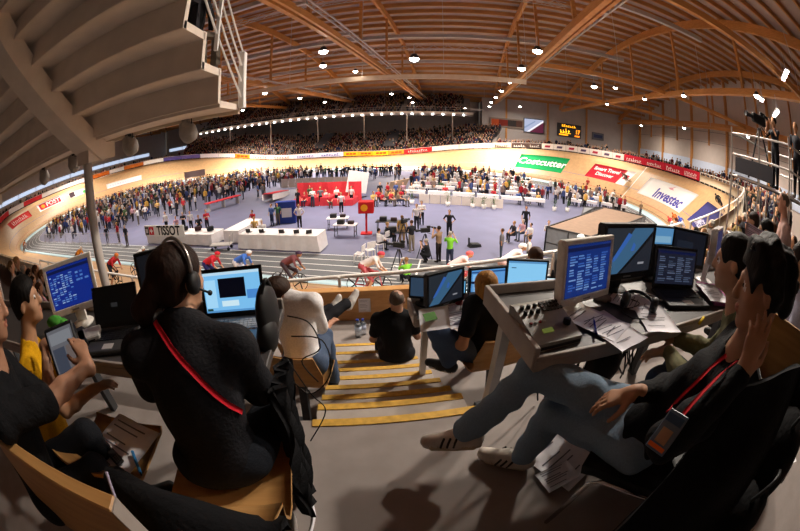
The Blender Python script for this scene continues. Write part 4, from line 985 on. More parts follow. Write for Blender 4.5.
def tv_picture(parent, w, h, M, flip=1, name='picture'):
    b = MB(); F = lambda u, v, q: Vector(((u-.5)*w, -.0095-q, (v-.5)*h))
    b.prism([(0, 0), (.28, 0), (.98, .93), (.98, 1), (.55, 1)], 0, .0008, F, 0); b.prism([(0, .18), (0, 1), (.5, 1)], .0, .0006, F, 1)
    b.prism([(.28, 0), (.34, 0), (1, .84), (.98, .93)], .0004, .001, F, 2); b.prism([(.5, .5), (.57, .48), (.6, .62), (.55, .68)], .001, .0015, F, 3)
    b.prism([(.70, .17), (.84, .17), (.84, .22), (.70, .22)], .001, .0015, F, 4); b.prism([(.1, .25), (.2, .3), (.5, .85), (.42, .9)], .0008, .0012, F, 3)
    o = obj(name, b, [em('4878a0', .55), em('343c46', .5), em('15161a', .4), em('3a6cc0', .7), em('a8a8b0', .6)], parent); o.matrix_local = M; return o
# top row right
BLU = ['6f9ae0', '5a88d8', '88b0ee', '3f6cc8']
monitor('white framed monitor with blue results table beside the mixer on the top row desk', (1.01, 1.24, -.53), .31, .235, 12, 6, cl('e8e3dc', .4), table_cells('16388c', 5, 15, BLU, .55, seed=2), -.75, .022, .05)
t = monitor('black flat television behind the white framed monitor on the mixer desk', (1.40, 1.37, -.50), .40, .245, 3, 3, M_BLK, TRACKPIC, -.75, .022, .06, kind='television', cat='television')
tv_picture(t, .395, .24, Matrix.Translation((0, 0, .25)) @ rot('X', -3).to_4x4())
laptop('open black laptop with grey text table on the mixer desk', 1.79, 1.18, -.75, -17, .36, .25, .245, 100, M_CHAR, table_cells('23283c', 4, 13, ['5a6884', '6c7a98', '48566e'], .5, seed=5), M_BLK)
monitor('dark switched off monitor beyond the black laptop', (2.02, 1.37, -.50), .27, .20, -30, 4, M_BLK, [(0, 0, 1, 1, '1c2230', .4), (.1, .2, .6, .7, '2c3444', .4)], -.75, .016)
monitor('small monitor with pale blue screen peeping over the black laptop', (1.80, 1.46, -.45), .19, .10, -8, 3, M_CHAR, [(0, 0, 1, 1, '5f9cd0', .7), (.05, .1, .9, .5, '8fc0e0', .7)], -.75, .012)
monitor('white monitor partly hidden behind the dark haired man', (2.35, 1.30, -.47), .24, .22, 20, 3, cl('cdc8c8', .4), [(0, 0, 1, 1, '34386c', .5)], -.75, .018)
# second row right
t = monitor('small flat screen at the stair end of the second row desk', (.55, 2.66, -1.20), .21, .15, -20, 5, M_BLK, [(0, 0, 1, 1, '4c7aa4', .6), (0, 0, .5, 1, '38506a', .6)], -1.37, .012)
t = monitor('black television turned towards the stairs on the second row desk', (.69, 2.53, -1.155), .32, .235, 22, 4, M_BLK, TRACKPIC, -1.37, .018, .05, kind='television', cat='television')
tv_picture(t, .315, .23, Matrix.Translation((0, 0, .215)) @ rot('X', -4).to_4x4())
monitor('little bright blue screen between the television and the fair haired man', (.83, 2.66, -1.22), .12, .10, -5, 4, M_CHAR, [(0, 0, 1, 1, '6cb4e4', .9), (.1, .2, .8, .6, '90ccf0', .9)], -1.37, .01)
monitor('monitor with blue screen behind the fair haired head', (1.07, 2.60, -1.16), .31, .20, 3, 5, M_BLK, [(0, 0, 1, 1, '5fa0e0', .85), (0, .88, 1, .95, '2c5c9c', .8), (.04, .08, .3, .84, '86c0f0', .9), (.34, .1, .96, .4, '4a8ad0', .85)], -1.37, .018)
t = monitor('monitor with pale blue screen beyond the fair haired man', (1.47, 2.66, -1.14), .36, .21, -14, 4, M_BLK, [(0, 0, 1, 1, '86c6ee', 1.0), (0, .92, 1, 1, '5a94c8', .9), (.08, .7, .2, .74, '3a6a90', .8)], -1.37, .016)
laptop('open laptop with white screen on the second row desk', 1.68, 2.50, -1.37, -18, .28, .2, .17, 105, cl('a8a6a4'), [(0, 0, 1, 1, 'd4e6f0', 1.05), (.05, .8, .95, .9, 'a8ccdc', 1.), (.05, .1, .4, .3, 'b8d4e0', 1.)])
monitor('grey backed monitor beyond the white screened laptop', (1.86, 2.72, -1.13), .26, .20, 60, 3, cl('4c4c50'), [(0, 0, 1, 1, '2a2c34', .3)], -1.37, .016)
# top row left
monitor('white monitor with blue timing table on the laptop desk', (-1.50, 1.29, -.505), .31, .215, 33, 5, cl('efeae4', .4), table_cells('16339a', 6, 14, BLU+['a8c4f0'], .6, .04, .12, .62, .84, 3)+table_cells('16339a', 3, 3, BLU, .6, .68, .55, .97, .82, 8)[2:], -.75, .024)
t = laptop('rugged dark grey laptop with wide open black screen on the laptop desk', -1.15, 1.17, -.75, 14, .29, .23, .20, 112, cl('3a3a3a', .5), [(0, 0, 1, 1, '101113', .15), (.42, .45, .58, .58, '3c3c3e', .4)], cl('2c2c2c', .5))
monitor('black monitor edge on half hidden by the woman', (-.90, 1.40, -.53), .20, .235, 28, 4, M_BLK, [(0, 0, 1, 1, '20242c', .35)], -.75, .014)
laptop('silver laptop with bright blue window in front of the woman', -.52, 1.28, -.75, 7, .295, .22, .215, 102, MATS['silver'], [(0, 0, 1, 1, '7cc0f0', .95), (0, .93, 1, 1, 'b8d8ec', 1.), (.27, .36, .74, .84, '0c1024', .3), (.02, .12, .22, .82, 'a0d4f4', 1.), (.30, .14, .6, .28, 'c8e4f0', 1.), (.76, .30, .98, .52, '4c8cd4', .9), (0, 0, 1, .05, '5a98d0', .9), (.02, .04, .12, .1, '2c5040', .6)], M_BLK)
# second row left: the small blue screen beside the man in white
laptop('small laptop with blue screen on the second row desk beside the man in white', -1.02, 2.55, -1.37, 4, .24, .18, .15, 108, M_CHAR, [(0, 0, 1, 1, '58a8dc', .9), (.1, .1, .7, .6, '80c4ec', .9)])
# ------------------------------------------------------------------ the people of the press tribune
R3 = lambda x, y, z: V3(x, y, CZ+z)
def A(px, py, d): return V3(atd(px, py, d))
def reach(px, py, a, L, far=True):
    """the point on a view ray that lies L away from joint a (a limb of fixed length)"""
    d = view(px, py); o = V3(0, 0, CZ); m = V3(a)-o; b = d@m; q = b*b-(m@m-L*L)
    return o+d*(b+(1 if far else -1)*math.sqrt(max(q, 0)))
def ik(J, s_, wr, pole, l1=.29, l2=.255):
    """bend an arm so that its wrist reaches wr; the elbow points along pole"""
    a, w = V3(J['sh'+s_]), V3(wr); d = w-a; L = np.linalg.norm(d); u = d/L; L = min(L, .99*(l1+l2)); w = a+u*L
    q = (l1*l1-l2*l2+L*L)/(2*L); h = math.sqrt(max(l1*l1-q*q, 0)); p = V3(pole); p = unit(p-u*(p@u)); J['el'+s_] = a+u*q+p*h; J['wr'+s_] = w
def pose(pel, mid, f, sw=.17, **k):
    f = unit(f); r = unit(np.cross(f, (0, 0, 1))); sp = unit(V3(mid)-V3(pel)); r = unit(r-sp*(r@sp))
    J = dict(pel=V3(pel), shR=V3(mid)+r*sw-sp*.02, shL=V3(mid)-r*sw-sp*.02); J.update(k); return J
# ---- the man leaning back behind the man leaning back
pel = R3(1.03, .60, -.96); mid = R3(1.09, .36, -.53)
J = pose(pel, mid, (-.6, .8, 0), .165, head=A(763, 291, 1.10), face=(-.46, .86, -.12), up=(.10, .02, 1), floor=CZ-1.5)
rr_ = unit(J['shR']-J['shL']); hR, hL = pel+rr_*.095, pel-rr_*.095
J['knR'] = reach(536, 371, hR, .47, True); J['anR'] = reach(467, 431, J['knR'], .44, True)
J['knL'] = reach(556, 412, hL, .45, True); J['anL'] = R3(.735, 1.005, -1.395)
J['toR'] = unit(A(418, 432, np.linalg.norm(J['anR']-V3(0, 0, CZ))+.06)-J['anR']); J['toL'] = unit((-.24, .16, 0))
J['soleR'] = (-.2, -.3, -1); J['soleL'] = (0, 0, -1)
ik(J, 'L', A(741, 374, .96), (-.3, .3, -1)); J['hdL'] = A(764, 316, .955)-A(741, 374, .955); J['hnL'] = V3(.75, .5, .1); J['cuL'] = [.30, .40, .5, .62]
ik(J, 'R', A(634, 393, 1.27), (.2, .5, -1))
J['hdR'] = A(590, 403, 1.30)-A(632, 394, 1.30); J['hnR'] = (-.1, .1, -1); J['cuR'] = [.35, .4, .5, .6]
J['stripes'] = True
hero = person('man in black sweater leaning back, jeans crossed, one hand at his ear', J, 'b08466', '101013', '7d93a8', 'c9bfb4', '140f0c', 'curly', 'long', .0066, shoe2='b9a890', wrinkle=.0055)
P, org = J['_P'], J['_org']
ch, sp, fw, rt = J['_mid'], J['_sp'], J['_fw'], J['_rt']
# red lanyard with its badge, sunglasses pushed up, wrist watch
from mathutils.bvhtree import BVHTree
def onto(t, names, L, off):
    """points of a person's clothes that the view rays meet, lifted a little off the cloth, and the cloth's normals"""
    P_, N_ = [], []; trees = []
    for c in t.children:
        if c.name.split('.')[0] in names: trees.append(BVHTree.FromPolygons([v.co+t.location for v in c.data.vertices], [tuple(p.vertices) for p in c.data.polygons]))
    for px, py in L:
        d = Vector(view(px, py)); best = None
        for q in trees:
            h = q.ray_cast(Vector((0, 0, CZ)), d)
            if h[0] is not None and (best is None or h[3] < best[3]): best = h
        if best is None: continue
        n = best[1] if best[1].dot(d) < 0 else -best[1]; P_.append(best[0]+n*off); N_.append(n)
    return P_, N_
def lay(name, t, names, L, w, th, m, off):
    P_, N_ = onto(t, names, L, off)
    if len(P_) > 1: P2 = smooth3(P_); N2 = smooth3(N_); ribbon(name, P2, w, th, m, t, t.location, [n.normalized() for n in N2])
    return P_, N_
def smooth3(P):
    out = []
    for i in range(len(P)-1):
        for k in range(3): out.append(P[i].lerp(P[i+1], k/3))
    return out+[P[-1]]
bp, bn = onto(hero, ('shirt', 'trousers'), [(668, 434)], .02); badge = V3(bp[0])
for L in ([(736, 346), (724, 357), (712, 368), (699, 380), (686, 393), (673, 406), (669, 414)], [(737, 362), (726, 373), (714, 384), (702, 396), (691, 407), (682, 417), (678, 422)]):
    lay('lanyard', hero, ('shirt', 'trousers'), L, .013, .002, cl('c01824'), .012)
b = MB(); bc = Vector(badge-org); n_ = bn[0]; u_ = (Vector(A(690, 405, 1.05)-A(662, 450, 1.05))); u_ = (u_-n_*u_.dot(n_)).normalized(); R = Matrix((n_.cross(u_)*-1, n_, u_)).transposed()
b.box(bc, (.062, .006, .10), R, bev=.002); bd = obj('badge', b, cl('5c6c80', .35), hero)
b = MB(); b.box(bc+R@Vector((0, .0045, -.012)), (.034, .002, .036), R); obj('photo', b, cl('b08c70'), bd)
b = MB(); b.box(bc+R@Vector((0, .0045, .03)), (.052, .002, .02), R); obj('print', b, cl('3c5470'), bd); b = MB(); b.box(bc+R@Vector((.0, .0045, -.04)), (.052, .002, .010), R); obj('stripe', b, cl('e06a2c'), bd)
b = MB()
for s_ in (-1, 1):
    b.ell(Vector(P(s_*.034, .070, .112)-org), (.030, .006, .019), Matrix([Vector(v) for v in (unit(P(1, 0, 0)-P(0, 0, 0)), unit(P(0, 1, .7)-P(0, 0, 0)), unit(P(0, -.7, 1)-P(0, 0, 0)))]).transposed())
    b.tube([Vector(P(s_*.062, .066, .108)-org), Vector(P(s_*.094, 0, .072)-org), Vector(P(s_*.098, -.055, .04)-org)], .004, 6)
b.tube([Vector(P(-.008, .075, .114)-org), Vector(P(.008, .075, .114)-org)], .003, 6); obj('sunglasses', b, mat('gloss_black', (.012, .012, .014), .12, noise=.05, scale=9), hero, True)
# his chair: black padded shell on a bent chrome frame
cx, cy = 1.09, .54; t = thing('stacking_chair', 'black chair with bent chrome legs under the man leaning back', 'chair', (cx, cy, Z(-1.5)), 37)
b = MB(); prof = [(.26, .425), (.20, .44), (0, .435), (-.16, .43), (-.22, .46)]; b.sheet([[(u*.22, y, z) for u in (-1, -.5, 0, .5, 1)] for y, z in prof], .045); obj('seat', b, M_BLK, t, True)
b = MB(); b.sheet([[(u*.22, y+.03*u*u, z) for u in (-1, -.5, 0, .5, 1)] for y, z in ((-.21, .52), (-.25, .62), (-.30, .76), (-.35, .90))], .035); bk = obj('backrest', b, M_BLK, t, True)
b = MB()
for s_ in (-1, 1): b.tube([(s_*.225, -.36, .92), (s_*.23, -.24, .5), (s_*.23, -.17, .42)], .011, 8)
obj('back_tube', b, mat('grey_tube', (.34, .33, .33), .35, .6, noise=.06, scale=9), t, True)
for s_ in (-1, 1):
    b = MB(); b.tube([(s_*.23, .27, .0), (s_*.23, .20, .38), (s_*.23, .15, .415), (s_*.23, -.14, .415), (s_*.23, -.19, .38), (s_*.24, -.29, .0)], .0115, 8); obj('leg_frame', b, M_CHROME, t, True)
t = thing('black_coat', 'black coat hung over the back of the chair behind the man leaning back', 'coat', tuple(A(700, 470, 1.2)))
q00, q01, q10, q11 = A(722, 398, 1.08), A(800, 366, 1.24), A(596, 545, 1.22), A(705, 545, 1.30); o_ = A(700, 470, 1.2); vd = unit(o_-V3(0, 0, CZ)); rows = []
for i in range(13):
    v = i/12; rows.append([tuple((q00*(1-u)+q01*u)*(1-v)+(q10*(1-u)+q11*u)*v-o_-vd*(.05*math.sin(PI*u)+.016*math.sin(9*u+4*v)+.012*math.sin(11*v+3*u))) for u in [j/10 for j in range(11)]])
b = MB(); b.sheet(rows, .035); obj('cloth', b, cl('121215', .92, bump=.35, scale=60), t, True)
# ---- dark haired man beyond him at the same desk
hd = A(733, 264, 1.62); mid = hd+V3(.05, -.10, -.25)
J = pose(mid+V3(.10, -.12, -.45), mid, (-.35, .93, 0), .17, head=hd, face=(-.38, .92, -.10), up=(0, .05, 1), floor=CZ-1.5)
J['elR'] = J['shR']+V3(.02, .12, -.25); J['wrR'] = J['elR']+V3(-.12, .22, -.02); J['elL'] = J['shL']+V3(-.04, .16, -.24); J['wrL'] = reach(668, 351, J['elL'], .26, True)
J['hdL'] = A(650, 353, 1.5)-A(668, 351, 1.5); J['hnL'] = (0, 0, -1); J['hdR'] = (-.6, .7, -.1); J['hnR'] = (0, 0, -1)
J['knR'] = J['pel']+V3(-.08, .42, .06); J['anR'] = J['knR']+V3(0, .02, -.42); J['knL'] = J['pel']+V3(-.25, .38, .06); J['anL'] = J['knL']+V3(-.02, .05, -.42); J['toR'] = J['toL'] = (-.2, 1, 0)
person('dark haired man in olive shirt looking along the mixer desk', J, 'b88a6c', '6a684a', '38465a', '141416', '1a120d', 'short', 'long', .010)
# ---- the woman with the headset, seen from behind
pel = R3(-.51, .78, -.94); hd = A(177, 280, 1.16); mid = V3(-.52, .86, hd[2]-.235)
J = pose(pel, mid, (.0, 1, 0), .155, head=hd, face=(.42, .90, -.16), up=(0, .08, 1), floor=CZ-1.5)
J['shR'] = A(233, 346, 1.10); J['shL'] = A(140, 352, 1.17)
ik(J, 'R', A(249, 347, 1.46), (.35, -.5, -1), .27, .235); J['hdR'] = (-.05, .9, .05); J['hnR'] = (0, 0, -1); J['cuR'] = [.5, .5, .55, .6]
J['elL'] = J['shL']+V3(-.10, .10, -.23); J['wrL'] = J['elL']+V3(.12, .18, .04); J['hdL'] = (.4, .9, 0); J['hnL'] = (0, 0, -1); J['cuL'] = .5
J['knR'] = R3(-.34, 1.08, -.97); J['anR'] = R3(-.35, .98, -1.40); J['knL'] = R3(-.62, 1.12, -.95); J['anL'] = R3(-.66, 1.10, -1.40); J['toR'] = (.12, 1, 0); J['toL'] = (0, 1, 0)
wom = person('woman in black shirt with red strap and headset seen from behind at a laptop', J, 'c09274', '1b1b20', '1d2129', '4a3c34', '2a170e', 'ponytail', 'half', .0078, girl=True, bulk=.95, wrinkle=.003, shoe2='a89a88')
P, org = J['_P'], J['_org']; ch, sp, fw, rt = J['_mid'], J['_sp'], J['_fw'], J['_rt']
def onback(px, py, d0):
    return A(px, py, d0)
b = MB()
for s_ in (1,):
    b.lathe([(.012, -.012), (.032, -.010), (.036, 0), (.032, .012), (.01, .014)], Vector(P(.092, -.004, .0)-org), 14, Matrix((Vector((0, 0, 1)), Vector((0, 1, 0)), Vector((1, 0, 0)))).transposed())
pc_ = obj('ear_cushion', b, M_BLK, wom, True)
b = MB(); b.lathe([(.012, -.012), (.032, -.010), (.036, 0), (.032, .012), (.01, .014)], Vector(P(-.092, -.004, .0)-org), 14, Matrix((Vector((0, 0, 1)), Vector((0, 1, 0)), Vector((1, 0, 0)))).transposed()); obj('ear_cushion', b, M_BLK, wom, True)
b = MB(); b.tube([Vector(P(.098*math.cos(a), -.012, .03+.112*math.sin(a))-org) for a in [PI*k/14 for k in range(15)]], .006, 6); obj('headset_band', b, mat('band_steel', (.4, .38, .36), .3, .7, noise=.05, scale=9), wom, True)
b = MB(); b.tube([Vector(P(.096, .01, -.02)-org), Vector(P(.088, .07, -.05)-org), Vector(P(.05, .11, -.065)-org)], .004, 6); b.ell(Vector(P(.045, .112, -.066)-org), (.009, .009, .009)); obj('microphone_boom', b, M_BLK, wom, True)
# red strap from the left shoulder across the back to the right hip
lay('red_strap', wom, ('shirt', 'trousers'), [(153, 316), (156, 323), (163, 334), (171, 347), (181, 360), (192, 372), (204, 385), (216, 396), (228, 405), (240, 412)], .017, .003, cl('c01628'), .006)
# ---- man in black at the left edge
hd = A(-13, 307, 1.34); f = unit((.72, .69, 0)); mid = hd+V3(-.05, -.07, -.255)
J = pose(mid+V3(-.10, -.10, -.46), mid, f, .175, head=hd, face=(.74, .64, -.20), up=(.06, .03, 1), floor=CZ-1.5)
ik(J, 'R', A(92, 364, 1.40), (.3, -.5, -1)); J['hdR'] = A(82, 338, 1.4)-A(93, 362, 1.35); J['hnR'] = (-.4, .1, -.8); J['cuR'] = [.4, .6, .7, .8]
J['elL'] = J['shL']+V3(.14, .12, -.22); J['wrL'] = reach(46, 345, J['elL'], .26, True); J['hdL'] = (.75, .6, .1); J['hnL'] = (.2, -.2, -1); J['cuL'] = [.3, .5, .6, .7]
J['knR'] = J['pel']+V3(.36, .22, .04); J['anR'] = J['knR']+V3(.06, .05, -.44); J['knL'] = J['pel']+V3(.22, .38, .05); J['anL'] = J['knL']+V3(.02, .05, -.44); J['toR'] = J['toL'] = (.7, .7, 0)
person('man in black t-shirt in profile reaching to the rugged laptop', J, 'a87c62', '121215', '14161c', '121214', '140e0a', 'short', 'half', .009, wrinkle=.003)
P, org = J['_P'], J['_org']
# ---- man in yellow beyond him
hd = A(27, 302, 1.98); mid = hd+V3(-.06, -.08, -.25)
J = pose(mid+V3(-.05, -.12, -.46), mid, (.75, .65, 0), .17, head=hd, face=(.80, .58, .04), up=(0, 0, 1), floor=CZ-1.5)
J['elR'] = J['shR']+V3(.12, .06, -.25); J['wrR'] = J['elR']+V3(.16, .18, .03); J['elL'] = J['shL']+V3(.08, .12, -.25); J['wrL'] = J['elL']+V3(.2, .14, .06)
for s_ in 'LR': J['hd'+s_] = (.7, .7, 0); J['hn'+s_] = (0, 0, -1)
ym = person('man in yellow shirt with dark hair behind the man in black', J, 'b88a6a', 'd8a010', '20242c', '121214', '120d0a', 'short', 'short', .010, legs=False)
# ---- second and third rows, left of the stairs
J = pose(R3(-.42, 2.30, -1.60), R3(-.46, 2.42, -1.15), (.35, .93, 0), .175, head=A(279, 294, 2.72), face=(.72, .68, -.12), up=(.1, .1, 1), floor=CZ-2.12)
J['elR'] = J['shR']+V3(.03, .10, -.27); J['wrR'] = J['elR']+V3(-.1, .22, .03); J['elL'] = J['shL']+V3(-.05, .14, -.25); J['wrL'] = J['elL']+V3(.05, .22, .03)
for s_ in 'LR': J['hd'+s_] = (-.2, .95, 0); J['hn'+s_] = (0, 0, -1)
J['knR'] = R3(-.27, 2.66, -1.60); J['anR'] = R3(-.24, 2.60, -2.02); J['knL'] = R3(-.52, 2.68, -1.58); J['anL'] = R3(-.52, 2.62, -2.02); J['toR'] = J['toL'] = (.1, 1, 0)
person('man in white shirt sitting beside the stairs on a wooden seat', J, 'b88868', 'f4f2f4', '4a5a74', '201c1a', '3a2416', 'short', 'half', .011, wrinkle=.004)
seat('wooden seat under the man in white shirt beside the stairs', -.43, 2.24, -2.12, -10, .42)
J = pose(R3(-.56, 3.40, -2.22), R3(-.55, 3.46, -1.76), (.55, .83, 0), .175, head=A(314, 304, 3.72), face=(.62, .75, -.15), up=(.1, .1, 1), floor=CZ-2.74)
J['elR'] = J['shR']+V3(.05, .10, -.27); J['wrR'] = J['elR']+V3(.08, .22, .0); J['elL'] = J['shL']+V3(-.02, .14, -.25); J['wrL'] = J['elL']+V3(.12, .2, .0)
for s_ in 'LR': J['hd'+s_] = (.5, .8, 0); J['hn'+s_] = (0, 0, -1)
J['knR'] = R3(-.36, 3.78, -2.05); J['anR'] = R3(-.08, 4.08, -2.0); J['knL'] = R3(-.58, 3.82, -2.10); J['anL'] = R3(-.3, 4.12, -2.08); J['toR'] = (.5, .5, .7); J['toL'] = (.5, .5, .7); J['soleR'] = J['soleL'] = (.6, .6, -.6)
person('bald man in grey shirt with outstretched dark legs and white shoes', J, 'b8866c', '8a8a92', '16161c', 'd8d4d0', '6a5a4c', 'stubble', 'half', .012, shoe2='e0dcd8')
seat('wooden seat under the bald man in grey shirt', -.57, 3.36, -2.74, -20, .40)
# ---- the man sitting on the steps
J = pose(R3(.44, 3.50, -2.36), R3(.43, 3.56, -1.93), (.05, 1, 0), .185, head=A(397, 300, 4.02), face=(.12, .95, -.28), up=(0, .25, 1), floor=CZ-2.43)
J['elR'] = J['shR']+V3(.07, .02, -.27); J['wrR'] = J['elR']+V3(-.06, .24, -.02); J['elL'] = J['shL']+V3(-.06, .02, -.27); J['wrL'] = J['elL']+V3(.05, .24, -.02)
for s_ in 'LR': J['hd'+s_] = (0, .95, -.2); J['hn'+s_] = (0, 0, -1)
J['knR'] = R3(.56, 3.92, -2.34); J['anR'] = R3(.57, 4.0, -2.72); J['knL'] = R3(.30, 3.92, -2.34); J['anL'] = R3(.29, 4.0, -2.72); J['toR'] = J['toL'] = (0, 1, 0)
sm_ = person('man with shaved head in black shirt sitting on the yellow edged steps', J, 'b48870', '0e0e11', '16161c', '141416', '5a4c42', 'stubble', 'short', .011, bulk=1.08)
# ---- fair haired man in the second row right
J = pose(R3(1.00, 2.34, -1.66), R3(1.03, 2.32, -1.19), (-.12, .99, 0), .185, head=A(485, 287, 2.78), face=(.10, .98, -.10), up=(0, .05, 1), floor=CZ-2.12)
J['elL'] = reach(462, 345, J['shL'], .29, False); J['wrL'] = J['elL']+V3(.04, .20, -.10); J['elR'] = J['shR']+V3(.08, .06, -.26); J['wrR'] = J['elR']+V3(-.05, .24, .06)
for s_ in 'LR': J['hd'+s_] = (.1, .95, -.1); J['hn'+s_] = (0, 0, -1)
J['knL'] = reach(437, 331, J['pel']-V3(.095, 0, 0), .43, False); J['anL'] = reach(449, 362, J['knL'], .40, True); J['toL'] = (-.6, .55, -.05)
J['knR'] = J['pel']+V3(.12, .42, .06); J['anR'] = J['knR']+V3(0, .0, -.42); J['toR'] = (0, 1, 0)
bl = person('fair haired man in black t-shirt and jeans on a wooden seat beside the stairs', J, 'bc8c6c', '101013', '46597a', '141418', 'b07c3a', 'bob', 'short', .010, shoe2='c8c4c0')
P, org = J['_P'], J['_org']; ch, sp, fw, rt = J['_mid'], J['_sp'], J['_fw'], J['_rt']
b = MB(); R = Matrix((Vector(rt), Vector(fw), Vector(sp))).transposed()
for i, c in enumerate(('b8322c', '3c7a3c', 'd8d0c0')): b.box(Vector(ch+rt*.12-fw*.132-sp*(.055+.013*i)-org), (.07, .003, .012), R, i)
obj('back_print', b, [cl('b8322c'), cl('3c7a3c'), cl('d8d0c0')], bl)
seat('wooden seat under the fair haired man', 1.03, 2.27, -2.12, 6, .42, w=.46)
seat('empty wooden seat beside the fair haired man', 1.62, 2.2, -2.12, 0, .42)
# ---- brown haired man down by the parapet, seen over a monitor
J = pose(A(534, 300, 4.3)+V3(0, -.05, -.42), A(534, 300, 4.3), (-.2, .97, 0), .17, head=A(535, 258, 4.3), face=(-.1, .98, -.1), up=(0, 0, 1), floor=CZ-2.74)
J['elL'] = J['shL']+V3(-.06, .08, -.26); J['wrL'] = J['elL']+V3(.02, .24, .06); J['elR'] = J['shR']+V3(.06, .08, -.26); J['wrR'] = J['elR']+V3(-.02, .24, .06)
person('brown haired man in dark jacket whose head shows above a second row monitor', J, 'b08468', '1a1c24', '16161c', '141418', '4a2c18', 'short', 'long', .012, legs=False)
# ---- the woman's seat and the seats nearest the camera
seat('wooden seat under the woman with the headset', -.50, .72, -1.5, 4, .44, w=.46, back=.16)
seat('wooden seat between woman and man in black, its pan covered by white pages', -1.10, .76, -1.5, 0, .44, w=.44, back=.18)
t = thing('wooden_block', 'thick wooden panel edge nearest the camera at the bottom corner', 'panel', (-.93, .25, Z(-1.5)), 3)
b = MB(); b.box((0, 0, .67), (.72, .055, .46), bev=.006); obj('board', b, M_SEAT, t)
b = MB(); b.box((.362, 0, .67), (.006, .05, .45)); obj('end_edge', b, M_EDGE, t)
b = MB(); b.bar((.2, 0, .45), (.2, 0, 0), .05, .05); obj('support', b, M_DSTEEL, t)
b = MB(); b.bar((-.2, 0, .45), (-.2, 0, 0), .05, .05); obj('support', b, M_DSTEEL, t)
# ------------------------------------------------------------------ small figures of the infield: posed bodies shared between copies
def clay_small(kind):
    K = Clay(); c = K.cone; e = K.ell
    def up(h, lean=0., turn=0.):
        c((0, lean*.4, h+.05), (0, lean*.8, h+.33), .13, .145, 2, .05); e((0, lean, h+.40), (.19, .11, .13), None, 2, .05)
        c((0, lean, h+.50), (0, lean*1.1, h+.60), .05, .05, 0, .03); e((0, lean*1.15+.01, h+.71), (.082, .10, .122), None, 0, .02); e((0, lean*1.15-.022, h+.745), (.092, .105, .098), None, 1, .01)
    def arm(s, sh, el, wr, hand=True):
        c(sh, el, .058, .048, 2, .02); c(el, wr, .042, .034, 2 if not hand else 0, .01); e(wr, (.035, .045, .05), None, 0, .02)
    if kind.startswith('stand'):
        for s in (-1, 1):
            st = .06 if kind == 'stand_stride' else 0.
            c((s*.085, 0, .86), (s*.10, st*s, .48), .095, .07, 3, .03); c((s*.10, st*s, .48), (s*.105, s*st*2-.02, .08), .07, .05, 3, .03); c((s*.105, s*st*2-.04, .045), (s*.12, s*st*2+.13, .04), .045, .04, 4, .02)
        e((0, 0, .92), (.165, .12, .12), None, 3, .04); up(.94)
        if kind == 'stand_cross':
            for s in (-1, 1): arm(s, (s*.21, 0, 1.40), (s*.27, .06, 1.14), (-s*.04, .20, 1.20))
        elif kind == 'stand_camera':
            for s in (-1, 1): arm(s, (s*.21, 0, 1.40), (s*.30, .16, 1.22), (s*.06, .26, 1.60))
            e((0, .24, 1.63), (.07, .10, .05), None, 4, .01); c((0, .26, 1.63), (0, .42, 1.63), .04, .045, 4, .01)
        elif kind == 'stand_hips':
            for s in (-1, 1): arm(s, (s*.21, 0, 1.40), (s*.36, -.06, 1.16), (s*.19, .04, 1.0))
        else:
            for s in (-1, 1): arm(s, (s*.21, 0, 1.40), (s*.27, -.02, 1.13), (s*.25, .08*(1 if s > 0 else -1)+.05, .88))
    elif kind.startswith('sit'):
        for s in (-1, 1): c((s*.09, 0, .50), (s*.12, .42, .52), .09, .065, 3, .03); c((s*.12, .42, .52), (s*.12, .40, .08), .065, .05, 3, .03); c((s*.12, .38, .045), (s*.13, .55, .04), .045, .04, 4, .02)
        e((0, 0, .53), (.17, .14, .12), None, 3, .04); up(.52, .06 if kind == 'sit_lean' else 0)
        for s in (-1, 1): arm(s, (s*.21, .02, .98), (s*.27, .12, .74), (s*.12, .36, .72 if kind == 'sit_lean' else .60))
    elif kind == 'crouch':
        for s in (-1, 1): c((s*.09, 0, .34), (s*.17, .34, .46), .09, .07, 3, .03); c((s*.17, .34, .46), (s*.15, .10, .08), .065, .05, 3, .03); c((s*.15, .06, .045), (s*.16, .24, .04), .045, .04, 4, .02)
        e((0, 0, .36), (.17, .14, .12), None, 3, .04); up(.36, .10)
        for s in (-1, 1): arm(s, (s*.21, .08, .82), (s*.26, .28, .66), (s*.06, .38, 1.0))
        e((0, .36, 1.05), (.07, .10, .05), None, 4, .01)
    elif kind == 'ride':                                   # bent over a racing bicycle; z is measured from the wheels' contact line
        for s in (-1, 1):
            kz = (.72, .50)[s > 0]; ky = (.30, .16)[s > 0]; fz = (.42, .14)[s > 0]; fy = (.02, .06)[s > 0]
            c((s*.08, -.22, .97), (s*.10, ky, kz), .10, .068, 3, .03); c((s*.10, ky, kz), (s*.10, fy-.06, fz), .062, .042, 0, .03); c((s*.10, fy-.08, fz-.05), (s*.10, fy+.12, fz-.07), .042, .035, 4, .02)
        e((0, -.24, 1.0), (.16, .16, .13), None, 3, .04); c((0, -.2, 1.05), (0, .18, 1.22), .14, .15, 2, .05); e((0, .26, 1.25), (.20, .14, .12), None, 2, .05)
        c((0, .32, 1.28), (0, .42, 1.36), .05, .05, 0, .03); e((0, .48, 1.40), (.08, .10, .11), None, 0, .02); e((0, .455, 1.445), (.095, .145, .09), None, 1, .01)
        for s in (-1, 1): arm(s, (s*.20, .30, 1.22), (s*.25, .42, .99), (s*.19, .62, .84))
    return K
KINDS = ('stand', 'stand_stride', 'stand_cross', 'stand_camera', 'stand_hips', 'sit', 'sit_lean', 'crouch', 'ride')
PH = [cl('b08868'), cl('20160f'), cl('404040'), cl('20242e'), cl('181818')]
SMALL = {k: clay_mesh('small_'+k, clay_small(k).build(.030), PH) for k in KINDS}
NPEOPLE = 0
